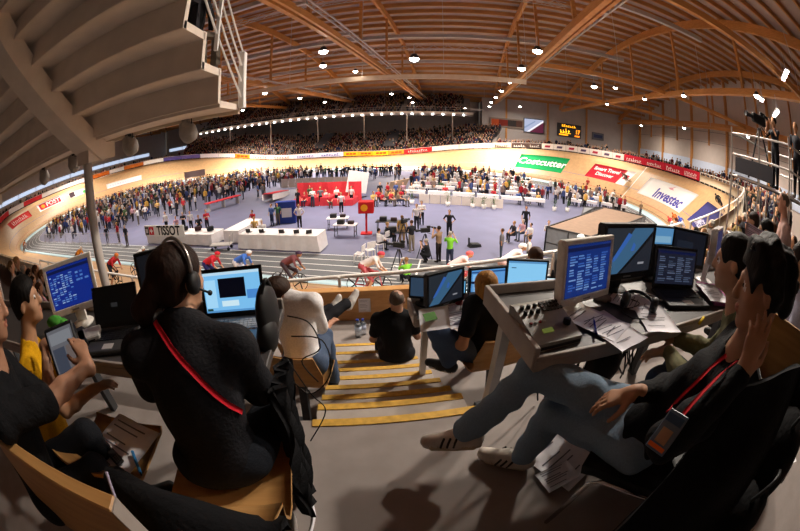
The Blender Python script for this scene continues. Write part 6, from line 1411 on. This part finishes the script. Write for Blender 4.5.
RID = [(18.2, 3.8, 'd88830', '3a3a44', 'f0e8e0', 'orange', 'alone on the straight, beyond the timing monitor'), (11.6, 5.2, 'b02830', '20242e', 'd87838', 'red', 'before the thin pillar'), (12.6, 2.6, 'e8ecf0', '3c78c0', 'e8f0f4', 'white and blue', 'just past the thin pillar'),
       (7.1, 3.0, 'd03040', '2c2c6c', 'd83040', 'red', 'between the woman and the white table'), (6.1, 2.1, '4878d8', 'e0e4f0', 'e8ecf4', 'blue and white', 'above the bright laptop'), (3.9, 1.8, '7c4a50', '3a2c38', '4c3c58', 'maroon', 'below the middle timing table'),
       (.7, 1.6, 'e0d8d8', 'b8505c', 'c84858', 'white and red', 'on the lane numbers before the parapet'), (245.9, 2.2, 'ead0d0', 'c84850', 'e86868', 'white and red', 'past the lane numbers, below the crouching marshal'), (244.6, 4.4, 'ece4e4', 'c8a8a8', 'f0ecec', 'white', 'above the fair haired man'), (243.0, 5.0, 'c4dcec', '88b8d8', 'e4f0f4', 'pale blue', 'above the white framed monitor'),
       (219.4, -.2, 'd83038', 'e8e8f0', 'e83840', 'red and white', 'lowest on the bend by the adverts'), (219.3, .9, 'd87030', '6a2420', 'd86830', 'orange', 'on the bend, beside the blue one'), (222.2, 1.2, '3858c0', 'd8dcec', '4868d0', 'blue', 'just below the dark blue painted advert'), (225.3, 5.4, '16161c', '20222a', '26262c', 'black', 'high on the bend by the pale fence'), (201.6, 3.4, '6a5048', '30282c', '4a3c3a', 'brown', 'tiny, over the white emblem advert'), (43, 1.2, 'a86838', '3a2c28', '584030', 'brown', 'tiny, entering the far bend')]
for s, w, top, leg, hel, cn, wh in RID:
    w = max(.3, w); o, f, u = tp(s, w, .02), tp(s-.5, w, .02)-tp(s+.5, w, .02), None
    f = -(f.normalized()) if True else f                   # they ride towards larger s: leftwards along the near straight
    p, n, bk = inner(s); up = (tp(s, w, 1)-tp(s, w, 0)).normalized(); f = -f if False else f
    f = (tp(s-.5, w)-tp(s+.5, w)).normalized(); up = (up-f*up.dot(f)).normalized(); r = f.cross(up)
    M = Matrix((r, f, up)).transposed().to_4x4(); M.translation = o
    bicycle(leg if cn != 'black' else '202028', 'bicycle ridden by the %s cyclist %s' % (cn, wh), M)
    ob = small('ride', (0, 0, 0), 0, top, leg, 'cyclist in %s kit, %s' % (cn, wh), hair=hel, sc=1.); ob.matrix_world = M
# ------------------------------------------------------------------ things on and round the desks
def onz_(px, py, z): return atz(px, py, CZ+z)
ZD = -.748
# phone-and-mixer console at the stair end of the right desk
t = thing('commentary_console', 'grey commentary console with black knobs and small green display on the mixer desk', 'console', (.745, 1.125, Z(-.75)), 5); t.scale = (.9, .9, .95)
b = MB(); b.prism([(-.14, 0), (.14, 0), (.14, .085), (.10, .095), (-.14, .035)], -.125, .125, lambda u, v, w: Vector((w, u, v))); obj('housing', b, M_GREYP, t)
def top(y): return .035+(y+.14)*(.06/.24)
RS = rot('X', 14)
b = MB()
for i in range(6):
    for j in range(3): b.box((.015+.02*i, .045+.022*j, top(.045+.022*j)+.004), (.014, .015, .008), RS)
obj('keypad', b, cl('5c5a58'), t)
for i in range(3):
    for j in range(2): b = MB(); b.lathe([(.011, 0), (.010, .016), (.006, .018)], (-.095+.035*i, .04+.035*j, top(.04+.035*j)), 10); obj('knob', b, M_BLK, t, True)
b = MB(); b.lathe([(.020, 0), (.019, .022), (.012, .025)], (.085, -.055, top(-.055)), 14); obj('volume_knob', b, M_BLK, t, True)
b = MB(); b.box((-.035, -.075, top(-.075)+.003), (.055, .022, .006), RS); obj('display', b, mat('green_display', (.10, .14, .03), .3, noise=.05, scale=9, emit=(.35, .42, .08), estr=.25), t)
b = MB()
for i in range(4): b.box((-.095+.024*i, -.02, top(-.02)+.003), (.012, .010, .006), RS, m=i % 2)
obj('lights', b, [cl('8a2020'), cl('b8b4b0')], t)
b = MB(); b.box((0, -.139, .012), (.24, .004, .014)); obj('label_strip', b, M_CHAR, t)
# loose papers
def paper(label, px, py, z, w, h, ang, m=M_PAPER, group=None, cat='paper', up=(0, 1, 0)):
    c = onz_(px, py, z); return paper_on('paper_sheet', label, (c.x, c.y, c.z), w, h, (0, 0, 1), up, ang, m, True, cat, group)
paper('topmost printed white sheet fanned beside the mixing console on the mixer desk', 597, 322, -.741, .21, .297, 28)
paper('lower white sheet sticking out under the fanned ones on the mixer desk', 613, 330, -.744, .21, .297, 12)
paper('white sheet under the headphones on the mixer desk', 655, 318, -.744, .21, .297, -22); paper('white sheet behind the headphones on the mixer desk', 632, 302, -.746, .21, .25, 35)
t = thing('pen', 'blue pen lying on the fanned white papers', 'pen', tuple(onz_(596, 327, -.728)), 60); b = MB(); b.tube([(-.065, 0, 0), (.05, 0, 0), (.07, 0, 0)], .0045, 7, rs=[.0045, .0045, .0015]); obj('barrel', b, cl('2430a0'), t, True); b = MB(); b.tube([(-.068, 0, 0), (-.02, 0, 0)], .0055, 7); obj('cap', b, cl('141c60'), t, True)
t = thing('binder', 'dark pink folder lying under a white sheet beside the black laptop', 'folder', tuple(onz_(716, 296, -.745)), -25); b = MB(); b.box((0, 0, .012), (.26, .33, .022), bev=.003); obj('cover', b, cl('a05084'), t); b = MB(); b.box((.004, 0, .012), (.25, .32, .012)); obj('pages', b, M_PAPER, t)
paper('white sheet lying on the dark pink folder', 712, 293, -.716, .20, .29, -28); paper('purple sheet beyond the folder by the water bottle', 735, 285, -.735, .2, .28, 15, cl('a888c0'))
def bottle(label, p, h=.23, col='c8d8f0', capc='3848a0', r=.033):
    t = thing('water_bottle', label, 'bottle', p); m = mat('clear_plastic', hexc('dfe8f4'), .08, trans=.85, noise=0, spec=.5)
    b = MB(); b.lathe([(r*.9, 0), (r, .01), (r, h*.30), (r*.92, h*.34), (r, h*.38), (r, h*.66), (r*.8, h*.78), (r*.42, h*.88), (r*.4, h*.94)], n=16); obj('body', b, m, t, True)
    b = MB(); b.lathe([(r*1.02, h*.40), (r*1.02, h*.62)], n=16); obj('wrapper', b, cl(col), t, True); b = MB(); b.lathe([(r*.46, h*.93), (r*.46, h), (r*.3, h*1.005)], n=12); obj('cap', b, cl(capc), t, True); return t
bottle('clear water bottle standing by the purple sheet on the mixer desk', tuple(onz_(717, 284, -.75))); bottle('clear water bottle beside the red can before the fair haired head', tuple(onz_(470, 306, -1.37)), .22)
bottle('clear water bottle standing alone on the landing before the parapet', tuple(onz_(359, 336, -2.9)), .30, r=.05); bottle('second clear water bottle beside the lone one on the landing', tuple(onz_(364, 333, -2.9)), .26, 'b8c4e0', r=.045)
def can(label, p, c):
    t = thing('drink_can', label, 'can', p); b = MB(); b.lathe([(.026, 0), (.032, .008), (.033, .10), (.027, .118)], n=16); obj('body', b, cl(c, .35), t, True); b = MB(); b.lathe([(.027, .117), (.026, .121), (.022, .118), (.002, .118)], n=16); obj('lid', b, M_CHROME, t, True)
can('red drink can beside the water bottle before the fair haired head', tuple(onz_(458, 304, -1.37)), 'b81424'); can('red drink can past the fair haired head on the second row desk', tuple(onz_(504, 302, -1.37)), 'b02430')
# headphones on the desk
def headphones(label, p, rz, s=1.):
    t = thing('headphones', label, 'headphones', p, rz)
    b = MB(); b.tube([(.085*s*math.cos(a), .11*s*math.sin(a), .035+.01*math.sin(a)) for a in [PI*k/16-.15 for k in range(17)]+[PI+.15]], .009*s, 7); obj('band', b, M_BLK, t, True)
    for q in (-1, 1):
        b = MB(); b.lathe([(.01, -.02), (.038, -.018), (.042, 0), (.036, .018), (.012, .02)], (q*.085*s, -.025, .042), 16, rot('Y', 90) @ rot('X', 25)); obj('ear_cup', b, M_CHAR, t, True)
    b = MB(); b.tube([(-.085, -.06, .03), (-.11, -.10, .008), (-.05, -.15, .006), (.02, -.13, .006)], .003, 5); obj('cord', b, M_BLK, t, True)
headphones('black headphones lying on white papers before the black laptop', tuple(onz_(638, 308, -.742)), -35); headphones('black headset lying at the back of the second row desk near the pale screen', tuple(onz_(515, 298, -1.37)), 20)
t = thing('computer_mouse', 'grey computer mouse with cable beside the fanned papers', 'mouse', tuple(onz_(603, 300, -.748)), 40); b = MB(); b.ell((0, 0, .012), (.032, .055, .026)); obj('shell', b, cl('8a7c78'), t, True); b = MB(); b.tube([(0, .05, .01), (.03, .10, .006), (.02, .16, .006), (.06, .2, .006)], .003, 5); obj('cord', b, M_CHAR, t, True)
t = thing('marker_pen', 'yellow marker lying at the desk edge under the black laptop', 'pen', tuple(onz_(700, 322, -.735)), 20); b = MB(); b.tube([(-.05, 0, .01), (.05, 0, .01)], .009, 8); obj('barrel', b, cl('d8b818'), t, True)
def cable(label, pts, r=.0045, m=None, cat='cable', group=None):
    t = link('cable', MB().tube(smooth([Vector(p) for p in pts]), r, 6).mesh('cable', m or M_BLK, True)); return tag(t, label, cat, group)
def smooth(P, n=6):
    out = []
    for i in range(len(P)-1):
        a, b_, c, d = P[max(i-1, 0)], P[i], P[i+1], P[min(i+2, len(P)-1)]
        for k in range(n): t = k/n; out.append(.5*((2*b_)+(c-a)*t+(2*a-5*b_+4*c-d)*t*t+(3*b_-a-3*c+d)*t**3))
    return out+[P[-1]]
F_ = lambda x, y, z: (x, y, Z(z))
cable('white cable looping across the desk between television and black laptop', [F_(1.48, 1.38, -.74), F_(1.58, 1.25, -.73), F_(1.48, 1.16, -.742), F_(1.36, 1.24, -.742), F_(1.50, 1.30, -.735), F_(1.66, 1.14, -.742)], .004, M_PAPER)
cable('black cable curling behind the headphones on the mixer desk', [F_(1.2, 1.36, -.742), F_(1.28, 1.2, -.742), F_(1.42, 1.22, -.742), F_(1.36, 1.34, -.742)])
r = random.Random(4)
for i in range(9):
    x = .95+.09*i; cable('dark cable hanging below the front of the mixer desk, %s from the stairs' % NUM[i], [F_(x, 1.42, -.80), F_(x+r.uniform(-.1, .1), 1.36, -1.0-.1*r.random()), F_(x+r.uniform(-.15, .2), 1.3, -1.12-.2*r.random()), F_(x+r.uniform(-.1, .25), 1.38, -.95), F_(x+r.uniform(-.05, .3), 1.45, -1.47)], .006, None, 'cable', 'cables hanging under the mixer desk')
t = thing('cable_bundle_bag', 'dark bag hanging under the mixer desk among the cables', 'bag', F_(1.35, 1.3, -1.15)); b = MB(); b.ell((0, 0, 0), (.13, .09, .16)); obj('sack', b, cl('241a1a'), t, True); b = MB(); b.tube([(-.05, 0, .14), (0, 0, .36), (.05, 0, .14)], .01, 6); obj('strap', b, M_BLK, t)
# second-row papers and magazine
paper('white sheets spread on the second row desk before the fair haired man', 462, 318, -1.362, .30, .25, 10); paper('white sheet at the edge of the second row desk, near the can', 446, 310, -1.364, .2, .28, -20); paper('white sheet behind the fair haired man on the second row desk', 492, 310, -1.364, .2, .28, 30)
c = A(434, 318, 2.50); t = paper_on('magazine', 'open white magazine with green picture resting on the fair haired man\'s knee', tuple(c), .20, .17, (-.25, -.55, .8), (.3, .4, .6), 25, M_PAPER, False, 'magazine')
b = MB(); b.box((-.03, .02, .012), (.09, .06, .001), None); pic = obj('picture', b, cl('5c8a4c'), t); pic.rotation_euler = (.6, 0, .3)
t = thing('phone', 'black desk phone by the fair haired man on the second row desk', 'phone', tuple(onz_(486, 309, -1.37)), 15); b = MB(); b.box((0, 0, .02), (.15, .18, .04), bev=.01); obj('base', b, M_BLK, t); b = MB(); b.tube([(-.05, -.08, .05), (-.05, -.04, .065), (-.05, .04, .065), (-.05, .08, .05)], .018, 8); obj('handset', b, M_CHAR, t, True)
# floor beside the chair
paper('larger white sheet lying on the floor behind the crossed feet', 560, 458, -1.497, .30, .38, 25); paper('smaller printed sheet on the floor near the chrome chair leg', 558, 476, -1.490, .21, .14, 10)
# ---- left desk and seats
paper('white notebook pages on the empty seat beside the woman', 120, 447, -1.025, .30, .36, -15); paper('second white sheet poking out beneath the notebook pages', 92, 462, -1.030, .26, .2, 20)
t = thing('mobile_phone', 'dark mobile phone lying on the white pages beside the woman', 'phone', tuple(onz_(117, 458, -1.012)), 62); b = MB(); b.box((0, 0, .009), (.048, .105, .016), bev=.005); obj('case', b, M_CHAR, t); b = MB(); b.box((0, .022, .0178), (.034, .038, .001)); obj('display', b, cl('5a6468', .2), t); b = MB()
for i in range(3):
    for j in range(4): b.box((-.012+.012*i, -.04+.011*j, .018), (.009, .007, .002))
obj('keys', b, cl('787470'), t)
t = thing('pen', 'light blue pen lying on the white pages beside the woman', 'pen', tuple(onz_(138, 463, -1.008)), -50); b = MB(); b.tube([(-.07, 0, .006), (.06, 0, .006)], .008, 8); obj('barrel', b, cl('3c88c8'), t, True); b = MB(); b.tube([(.06, 0, .006), (.075, 0, .006)], .004, 8); obj('tip', b, M_BLK, t, True)
t = thing('black_coat', 'black coat draped over the seat back below the woman with the headset', 'coat', F_(-.47, .42, -1.2))
b = MB(); rows = []
for i in range(11):
    v = i/10; rows.append([(-.36+.58*u-.02*v, .06-.07*math.sin(u*3)-.55*max(0, v-.25)+(.05 if v < .2 else 0), .43+.06*math.sin(PI*u)-.09*u-.02*math.cos(7*u)-(.0 if v < .25 else .75*(v-.25)) - (.10*(.25-v)/.25 if v < .25 else 0)+.012*math.sin(11*u+6*v)) for u in [j/12 for j in range(13)]])
b.sheet(rows, .03); obj('cloth', b, cl('0f0f12', .95, bump=.4, scale=50), t, True)
b = MB(); b.tube(smooth([Vector(q) for q in ((-.30, .02, .46), (-.26, -.10, .33), (-.18, -.22, .18), (-.10, -.33, .02))]), .006, 6); obj('piping', b, cl('a8a0b8'), t, True)
t = thing('equipment_bag', 'black equipment bag standing against the silver laptop', 'bag', F_(-.345, 1.26, -.75), -8)
b = MB(); b.ell((0, 0, .10), (.035, .10, .13), n=14, k=9); b.ell((.005, -.05, .03), (.04, .08, .08)); obj('sack', b, cl('121214', .9, bump=.4, scale=40), t, True)
b = MB(); b.tube(smooth([Vector(q) for q in ((0, -.05, .18), (.02, -.02, .25), (.01, .05, .19))]), .008, 6); obj('strap', b, M_BLK, t, True)
t = thing('black_jacket', 'black jacket hanging over the end of the laptop desk beside the stairs', 'jacket', F_(-.29, .98, -.75))
b = MB(); b.sheet([[(.02+.022*math.sin(1.2*j+.5*i)+.01*math.sin(2.3*j), .09-.20*j/15-.014*i*.4, .02-.035*i) for j in range(16)] for i in range(19)], .022); obj('cloth', b, cl('101013', .95, bump=.4, scale=50), t, True)
for i, (q, m) in enumerate((([(-.24, 1.14, -.60), (-.16, 1.12, -.62), (-.13, 1.08, -.70), (-.20, 1.06, -.74), (-.15, 1.04, -.82)], M_BLK), ([(-.23, 1.10, -.66), (-.12, 1.10, -.68), (-.10, 1.04, -.78), (-.18, 1.02, -.86), (-.24, 1.02, -.80)], M_BLK), ([(-.25, 1.05, -.72), (-.18, 1.0, -.84), (-.14, 1.02, -.95), (-.22, 1.0, -1.1)], M_BLK))):
    cable('black wire looping from the equipment bag against the white shirt, %s' % ('top', 'middle', 'lowest')[i], [F_(*p) for p in q], .0026, m, group='wires at the equipment bag')
cable('white cable running down and along the floor beside the woman', [F_(-.35, 1.2, -.95), F_(-.33, 1.16, -1.2), F_(-.30, 1.08, -1.42), F_(-.29, .98, -1.494), F_(-.27, .85, -1.494), F_(-.30, .70, -1.494)], .007, M_PAPER)
t = thing('floor_box', 'grey metal floor box beside the woman\'s seat', 'box', F_(-.42, .72, -1.5), 5); b = MB(); b.box((0, 0, .05), (.16, .22, .10), bev=.006); obj('case', b, M_STEEL, t); b = MB(); b.box((0, -.02, .103), (.08, .10, .006)); obj('hatch', b, M_DSTEEL, t)
# handheld tablet computer and gear of the two men at the left
c = A(66, 352, 1.52); t = thing('tablet_computer', 'grey screened tablet computer propped before the man in black', 'computer', tuple(c), 42)
R = rot('X', -28); b = MB(); b.box((0, 0, 0), (.165, .018, .215), R, bev=.006); obj('shell', b, M_CHAR, t)
s = screen_face(t, .14, .185, [(0, 0, 1, 1, '8c8c94', .4), (.06, .7, .94, .93, 'b0b4bc', .4), (.06, .1, .55, .62, '60687c', .35), (.6, .1, .94, .62, '9c8c88', .35)], -.0105); s.matrix_local = R.to_4x4()
t = thing('green_cup', 'green plastic bag lying between yellow shirt and tablet computer', 'bag', tuple(A(56, 322, 1.72))); b = MB(); b.ell((0, 0, 0), (.07, .04, .028), n=12); b.ell((.05, .01, -.005), (.045, .03, .02)); obj('wrap', b, cl('4c9c3c'), t, True); t.name = 'green_bag'
t = thing('desk_phone', 'black telephone handset lying beside the rugged laptop', 'phone', F_(-1.40, 1.12, -.75), 50); b = MB(); b.box((0, 0, .025), (.14, .2, .05), bev=.012); obj('base', b, M_CHAR, t); b = MB(); b.tube([(.0, -.09, .06), (0, -.05, .08), (0, .05, .08), (0, .09, .06)], .02, 8); obj('handset', b, M_BLK, t, True)
t = thing('white_box', 'white switch box under the blue timing monitor', 'box', F_(-1.36, 1.14, -.75), 33); b = MB(); b.box((0, 0, .025), (.24, .12, .05), bev=.006); obj('case', b, cl('c4c0bc'), t); b = MB(); b.box((0, -.062, .025), (.18, .003, .02)); obj('port_row', b, M_CHAR, t)
for i, (px, py, d_, rx, rz_) in enumerate(((775, 452, 1.62, .20, .24), (800, 400, 1.75, .16, .22), (745, 505, 1.50, .18, .16))):
    t = thing('black_bag', ('large black bag slumped at the lower edge behind the coat', 'black bag standing under the wooden seat back at the edge', 'black pouch lying at the bottom edge beside the coat')[i], 'bag', tuple(A(px, py, d_))); b = MB(); b.ell((0, 0, -.05), (rx, rx*.9, rz_), n=16, k=10); obj('sack', b, cl('101012', .92, bump=.35, scale=45), t, True)
    b = MB(); b.tube(smooth([Vector(q) for q in ((-.08, 0, rz_-.10), (-.03, -.05, rz_+.02), (.05, -.04, rz_+.01), (.09, .01, rz_-.10))]), .012, 6); obj('strap', b, M_CHAR, t, True)
    b = MB(); b.box((0, -rx*.88, -.02), (.09, .01, .02)); obj('buckle', b, M_GREYP, t)
# ---- wooden board behind the man on the right, cable crate at the bottom corner behind the coat
t = thing('wooden_chair', 'wooden seat back behind the dark curly head', 'seat', F_(1.62, .24, -1.5), -75); b = MB(); b.sheet([[(u*.26, .03*u*u+.02*(z-.9), z) for u in (-1, -.5, 0, .5, 1)] for z in (.62, .8, 1.0, 1.06)], .016); obj('shell', b, M_SEAT, t, True)
b = MB(); b.bar((0, .02, .65), (0, .06, 0), .06, .05); obj('stem', b, M_DSTEEL, t)
t = thing('cable_crate', 'dark open crate full of coiled cables at the bottom corner behind the coat', 'crate', F_(1.50, -.02, -1.25), 20)
b = MB(); b.box((0, 0, .01), (.62, .36, .02)); [b.box((sx*.31, 0, .10), (.015, .36, .2)) for sx in (-1, 1)]; [b.box((0, sy*.18, .10), (.62, .015, .2)) for sy in (-1, 1)]; b.box((0, 0, -.12), (.56, .3, .25)); obj('case', b, M_CHAR, t)
for i in range(11):
    o = Vector((r.uniform(-.24, .24), r.uniform(-.12, .12), .08+.025*i)); q = thing('cable_coil', 'coil of dark cable in the open crate' if i not in (3, 7) else ('orange cable coil in the open crate' if i == 3 else 'grey cable coil in the open crate'), 'cable', tuple(Vector(F_(1.50, -.02, -1.25))+o), r.uniform(0, 90), 'dark cable coils in the crate' if i not in (3, 7) else None)
    b = MB(); R = rot('X', r.uniform(-50, 50)) @ rot('Y', r.uniform(-40, 40)); rad = r.uniform(.06, .10)
    for k in range(3): b.tube([R @ Vector(((rad+.006*k)*math.cos(a), (rad-.008*k)*math.sin(a), .008*k)) for a in [2*PI*j/18 for j in range(19)]], .0055, 5, cap=False)
    obj('loops', b, (cl('c86420') if i == 3 else M_GREYP if i == 7 else M_BLK), q, True)
    b = MB(); b.box(R @ Vector((rad, 0, .01)), (.02, .03, .02), R); obj('plug', b, M_STEEL if i % 2 else M_CHAR, q)
paper('crumpled white sheet stuck in the cable crate behind the black coat', 748, 512, -1.02, .21, .16, 30); paper('white sheet standing above the cable crate', 790, 452, -.98, .2, .12, 60)
# ---- camera platform and people along the right edge of the view
t = thing('camera_platform', 'scaffold camera platform rising beyond the mixer desk', 'scaffold', F_(8.6, 2.9, -2.2), -20)
for sx in (-1, 1):
    for sy in (-1, 0, 1): b = MB(); b.tube([(sx*.9, sy*1.2, 0), (sx*.9, sy*1.2, 3.5)], .03, 6); obj('upright', b, M_STEEL, t)
for z in (1.0, 2.35, 2.85, 3.35):
    b = MB(); b.tube([(-.9, -1.2, z), (.9, -1.2, z), (.9, 1.2, z), (-.9, 1.2, z), (-.9, -1.2, z)], .024, 6); obj('ledger', b, M_STEEL, t)
b = MB(); b.box((0, 0, 2.35), (1.8, 2.4, .06)); obj('deck', b, M_CHAR, t)
for i in range(4): b = MB(); b.tube([(-.9, -1.2+.6*i, .1+.1*i), (-.9, -.6+.6*i if i < 3 else .9, 2.3)], .02, 6); obj('brace', b, M_STEEL, t)
b = MB(); b.box((-.93, .2, 2.62), (.02, 1.6, .35)); obj('side_sheet', b, cl('2c2a30'), t)
tripod('broadcast camera on tripod on the scaffold platform', F_(8.3, 3.4, .21), 60)
small('stand_camera', F_(8.75, 3.0, .21), ry(60), '1c1c22', '1a1a20', 'camera operator in black standing on the scaffold platform'); small('stand', F_(8.9, 2.2, .21), ry(80), '26262c', '1a1a20', 'person in dark clothes standing at the back of the scaffold platform')
for i, (x, y, z, c, k) in enumerate(((6.0, 2.4, -2.4, '1c1c22', 'stand'), (6.6, 1.6, -2.3, '26262c', 'stand_cross'), (5.6, 1.9, -2.1, '2c3c74', 'stand'), (5.0, 1.7, -2.4, '1c1c22', 'sit'), (7.2, 2.9, -2.6, '6c6a70', 'stand_hips'), (6.9, 1.2, -2.0, '1c1c22', 'stand'), (5.4, 2.2, -2.6, 'd8d4d4', 'sit_lean'), (7.4, 3.1, -2.7, 'a82430', 'stand'), (4.8, 1.4, -2.6, '26262c', 'sit'), (7.7, 2.5, -2.4, '1c1c22', 'stand_camera'), (5.9, 1.0, -1.9, '8a7058', 'stand'), (8.2, 3.6, -2.6, '1c1c22', 'stand'))):
    small(k, F_(x, y, z), RNG.uniform(-.6, 1.2), c, LEGS[i % 6], '%s-topped person %s in the dark group below the scaffold platform, %s' % (CNAME[c], 'sitting' if 'sit' in k else 'standing', ('by its front', 'beside its foot', 'nearest the desk', 'low in front', 'far side', 'under the deck', 'far and seated', 'farthest in red', 'at its end', 'holding a camera', 'nearest in brown', 'at the track rail')[i]))
slab('floor_right_stand_front', 4.4, 9.5, .2, 6.0, -2.75) if False else None
def half(label, px, py, d, f, top, hair, kind, skin, sleeve='short', dy=-.25, leanx=0.):
    hd = A(px, py, d); mid = hd+V3(leanx, -.06, dy); J = pose(mid+V3(0, -.08, -.46), mid, f, .17, head=hd, face=(*unit(f)[:2], -.1), up=(0, 0, 1), floor=mid[2]-.98)
    for s_, q in (('R', 1), ('L', -1)):
        r_ = unit(np.cross(unit(f), (0, 0, 1)))*q; J['el'+s_] = J['sh'+s_]+r_*.05+unit(f)*.08+V3(0, 0, -.26); J['wr'+s_] = J['el'+s_]+unit(f)*.22-r_*.06+V3(0, 0, .05); J['hd'+s_] = unit(f); J['hn'+s_] = (0, 0, -1)
        J['kn'+s_] = J['pel']+unit(f)*.42+r_*.12+V3(0, 0, .05); J['an'+s_] = J['kn'+s_]+V3(0, 0, -.42); J['to'+s_] = unit(f)
    return person(label, J, skin, top, '1c1e26', '141416', hair, kind, sleeve, .013)
half('bald man in pale pink shirt under the scaffold', 783, 203, 4.6, (-.5, .86, 0), 'b89890', '6a5a4c', 'stubble', 'c08c74')
half('person in light patterned shirt beside papers and a green folder', 799, 262, 2.7, (-.6, .8, 0), 'a8a8bc', '2a1c14', 'short', 'b88868')
half('dark haired person in black seated between curly head and scaffold', 765, 232, 4.0, (-.5, .86, 0), '17171b', '140e0a', 'short', 'a87c60', 'long')
half('person in dark red top seated under the scaffold platform', 752, 222, 5.2, (-.4, .9, 0), '4a1c24', '2a1c14', 'short', 'b08468', 'long')
c = A(765, 250, 2.6); paper_on('folder', 'green folder held open beside the curly head', tuple(c), .24, .20, (-.5, -.4, .75), (.2, .5, .5), 20, cl('5c9c48'), False, 'folder')
c = A(754, 236, 2.7); paper_on('paper_sheet', 'pink white sheet above the green folder', tuple(c), .20, .16, (-.5, -.4, .7), (.2, .5, .5), -30, cl('d8c0d8'), True, 'paper')
# ---- spectators in the lower rows at the near left of the track
for i, (px, py) in enumerate(((27, 268), (33, 272), (40, 271), (47, 277), (52, 283), (20, 262), (58, 286), (37, 280), (44, 288), (15, 268), (63, 292), (28, 281))):
    p = A(px, py+14, 8.5-.05*i); tc, lc = rc(); small('sit', (p[0], p[1], p[2]-.95), ry(-30), tc, lc, '%s-topped spectator in the low rows beyond the yellow shirt' % CNAME[tc], 'low rows in %s' % CNAME[tc])
crowd_mesh('crowd', 'farther small people of the infield crowd and among the white press tables', FLOORCROWD, PAL_BRIGHT)
crowd_mesh('crowd', 'spectators filling the far stands and the rows round both bends', CROWD)
w = bpy.data.worlds.new('hall'); SC.world = w; w.use_nodes = True
w.node_tree.nodes['Background'].inputs[0].default_value = (.9, .75, .62, 1); w.node_tree.nodes['Background'].inputs[1].default_value = .07
cd = bpy.data.cameras.new('camera'); cam = bpy.data.objects.new('camera', cd); COL.objects.link(cam); SC.camera = cam
Mx = Matrix.Identity(4)
for i in range(3):
    for j in range(3): Mx[i][j] = CR[i][j]
cam.matrix_world = Matrix.Translation((0, 0, CZ)) @ Mx
cd.type = 'PANO'; cd.sensor_fit = 'HORIZONTAL'; cd.sensor_width = 23.6; cd.clip_start = .02; cd.clip_end = 400
pc = cd if hasattr(cd, 'fisheye_polynomial_k1') else cd.cycles
pc.panorama_type = 'FISHEYE_LENS_POLYNOMIAL'; pc.fisheye_fov = math.radians(215)
rr = np.linspace(.05, 14.6, 200); fm = LF/(800/23.6); th = np.arcsin(np.minimum(1, rr/fm*LK))/LK
A_ = np.column_stack([rr, rr**2, rr**3, rr**4]); kk = np.linalg.lstsq(A_, th, rcond=None)[0]
pc.fisheye_polynomial_k0 = 0.; pc.fisheye_polynomial_k1 = -kk[0]; pc.fisheye_polynomial_k2 = -kk[1]; pc.fisheye_polynomial_k3 = -kk[2]; pc.fisheye_polynomial_k4 = -kk[3]
SC.view_settings.view_transform = 'Standard'; SC.view_settings.look = 'None'; SC.view_settings.gamma = 1; SC.view_settings.exposure = 0.
SC.view_settings.use_curve_mapping = False
SC.cycles.use_denoising = True; SC.cycles.max_bounces = 5; SC.cycles.sample_clamp_indirect = 6; SC.cycles.caustics_reflective = False; SC.cycles.caustics_refractive = False
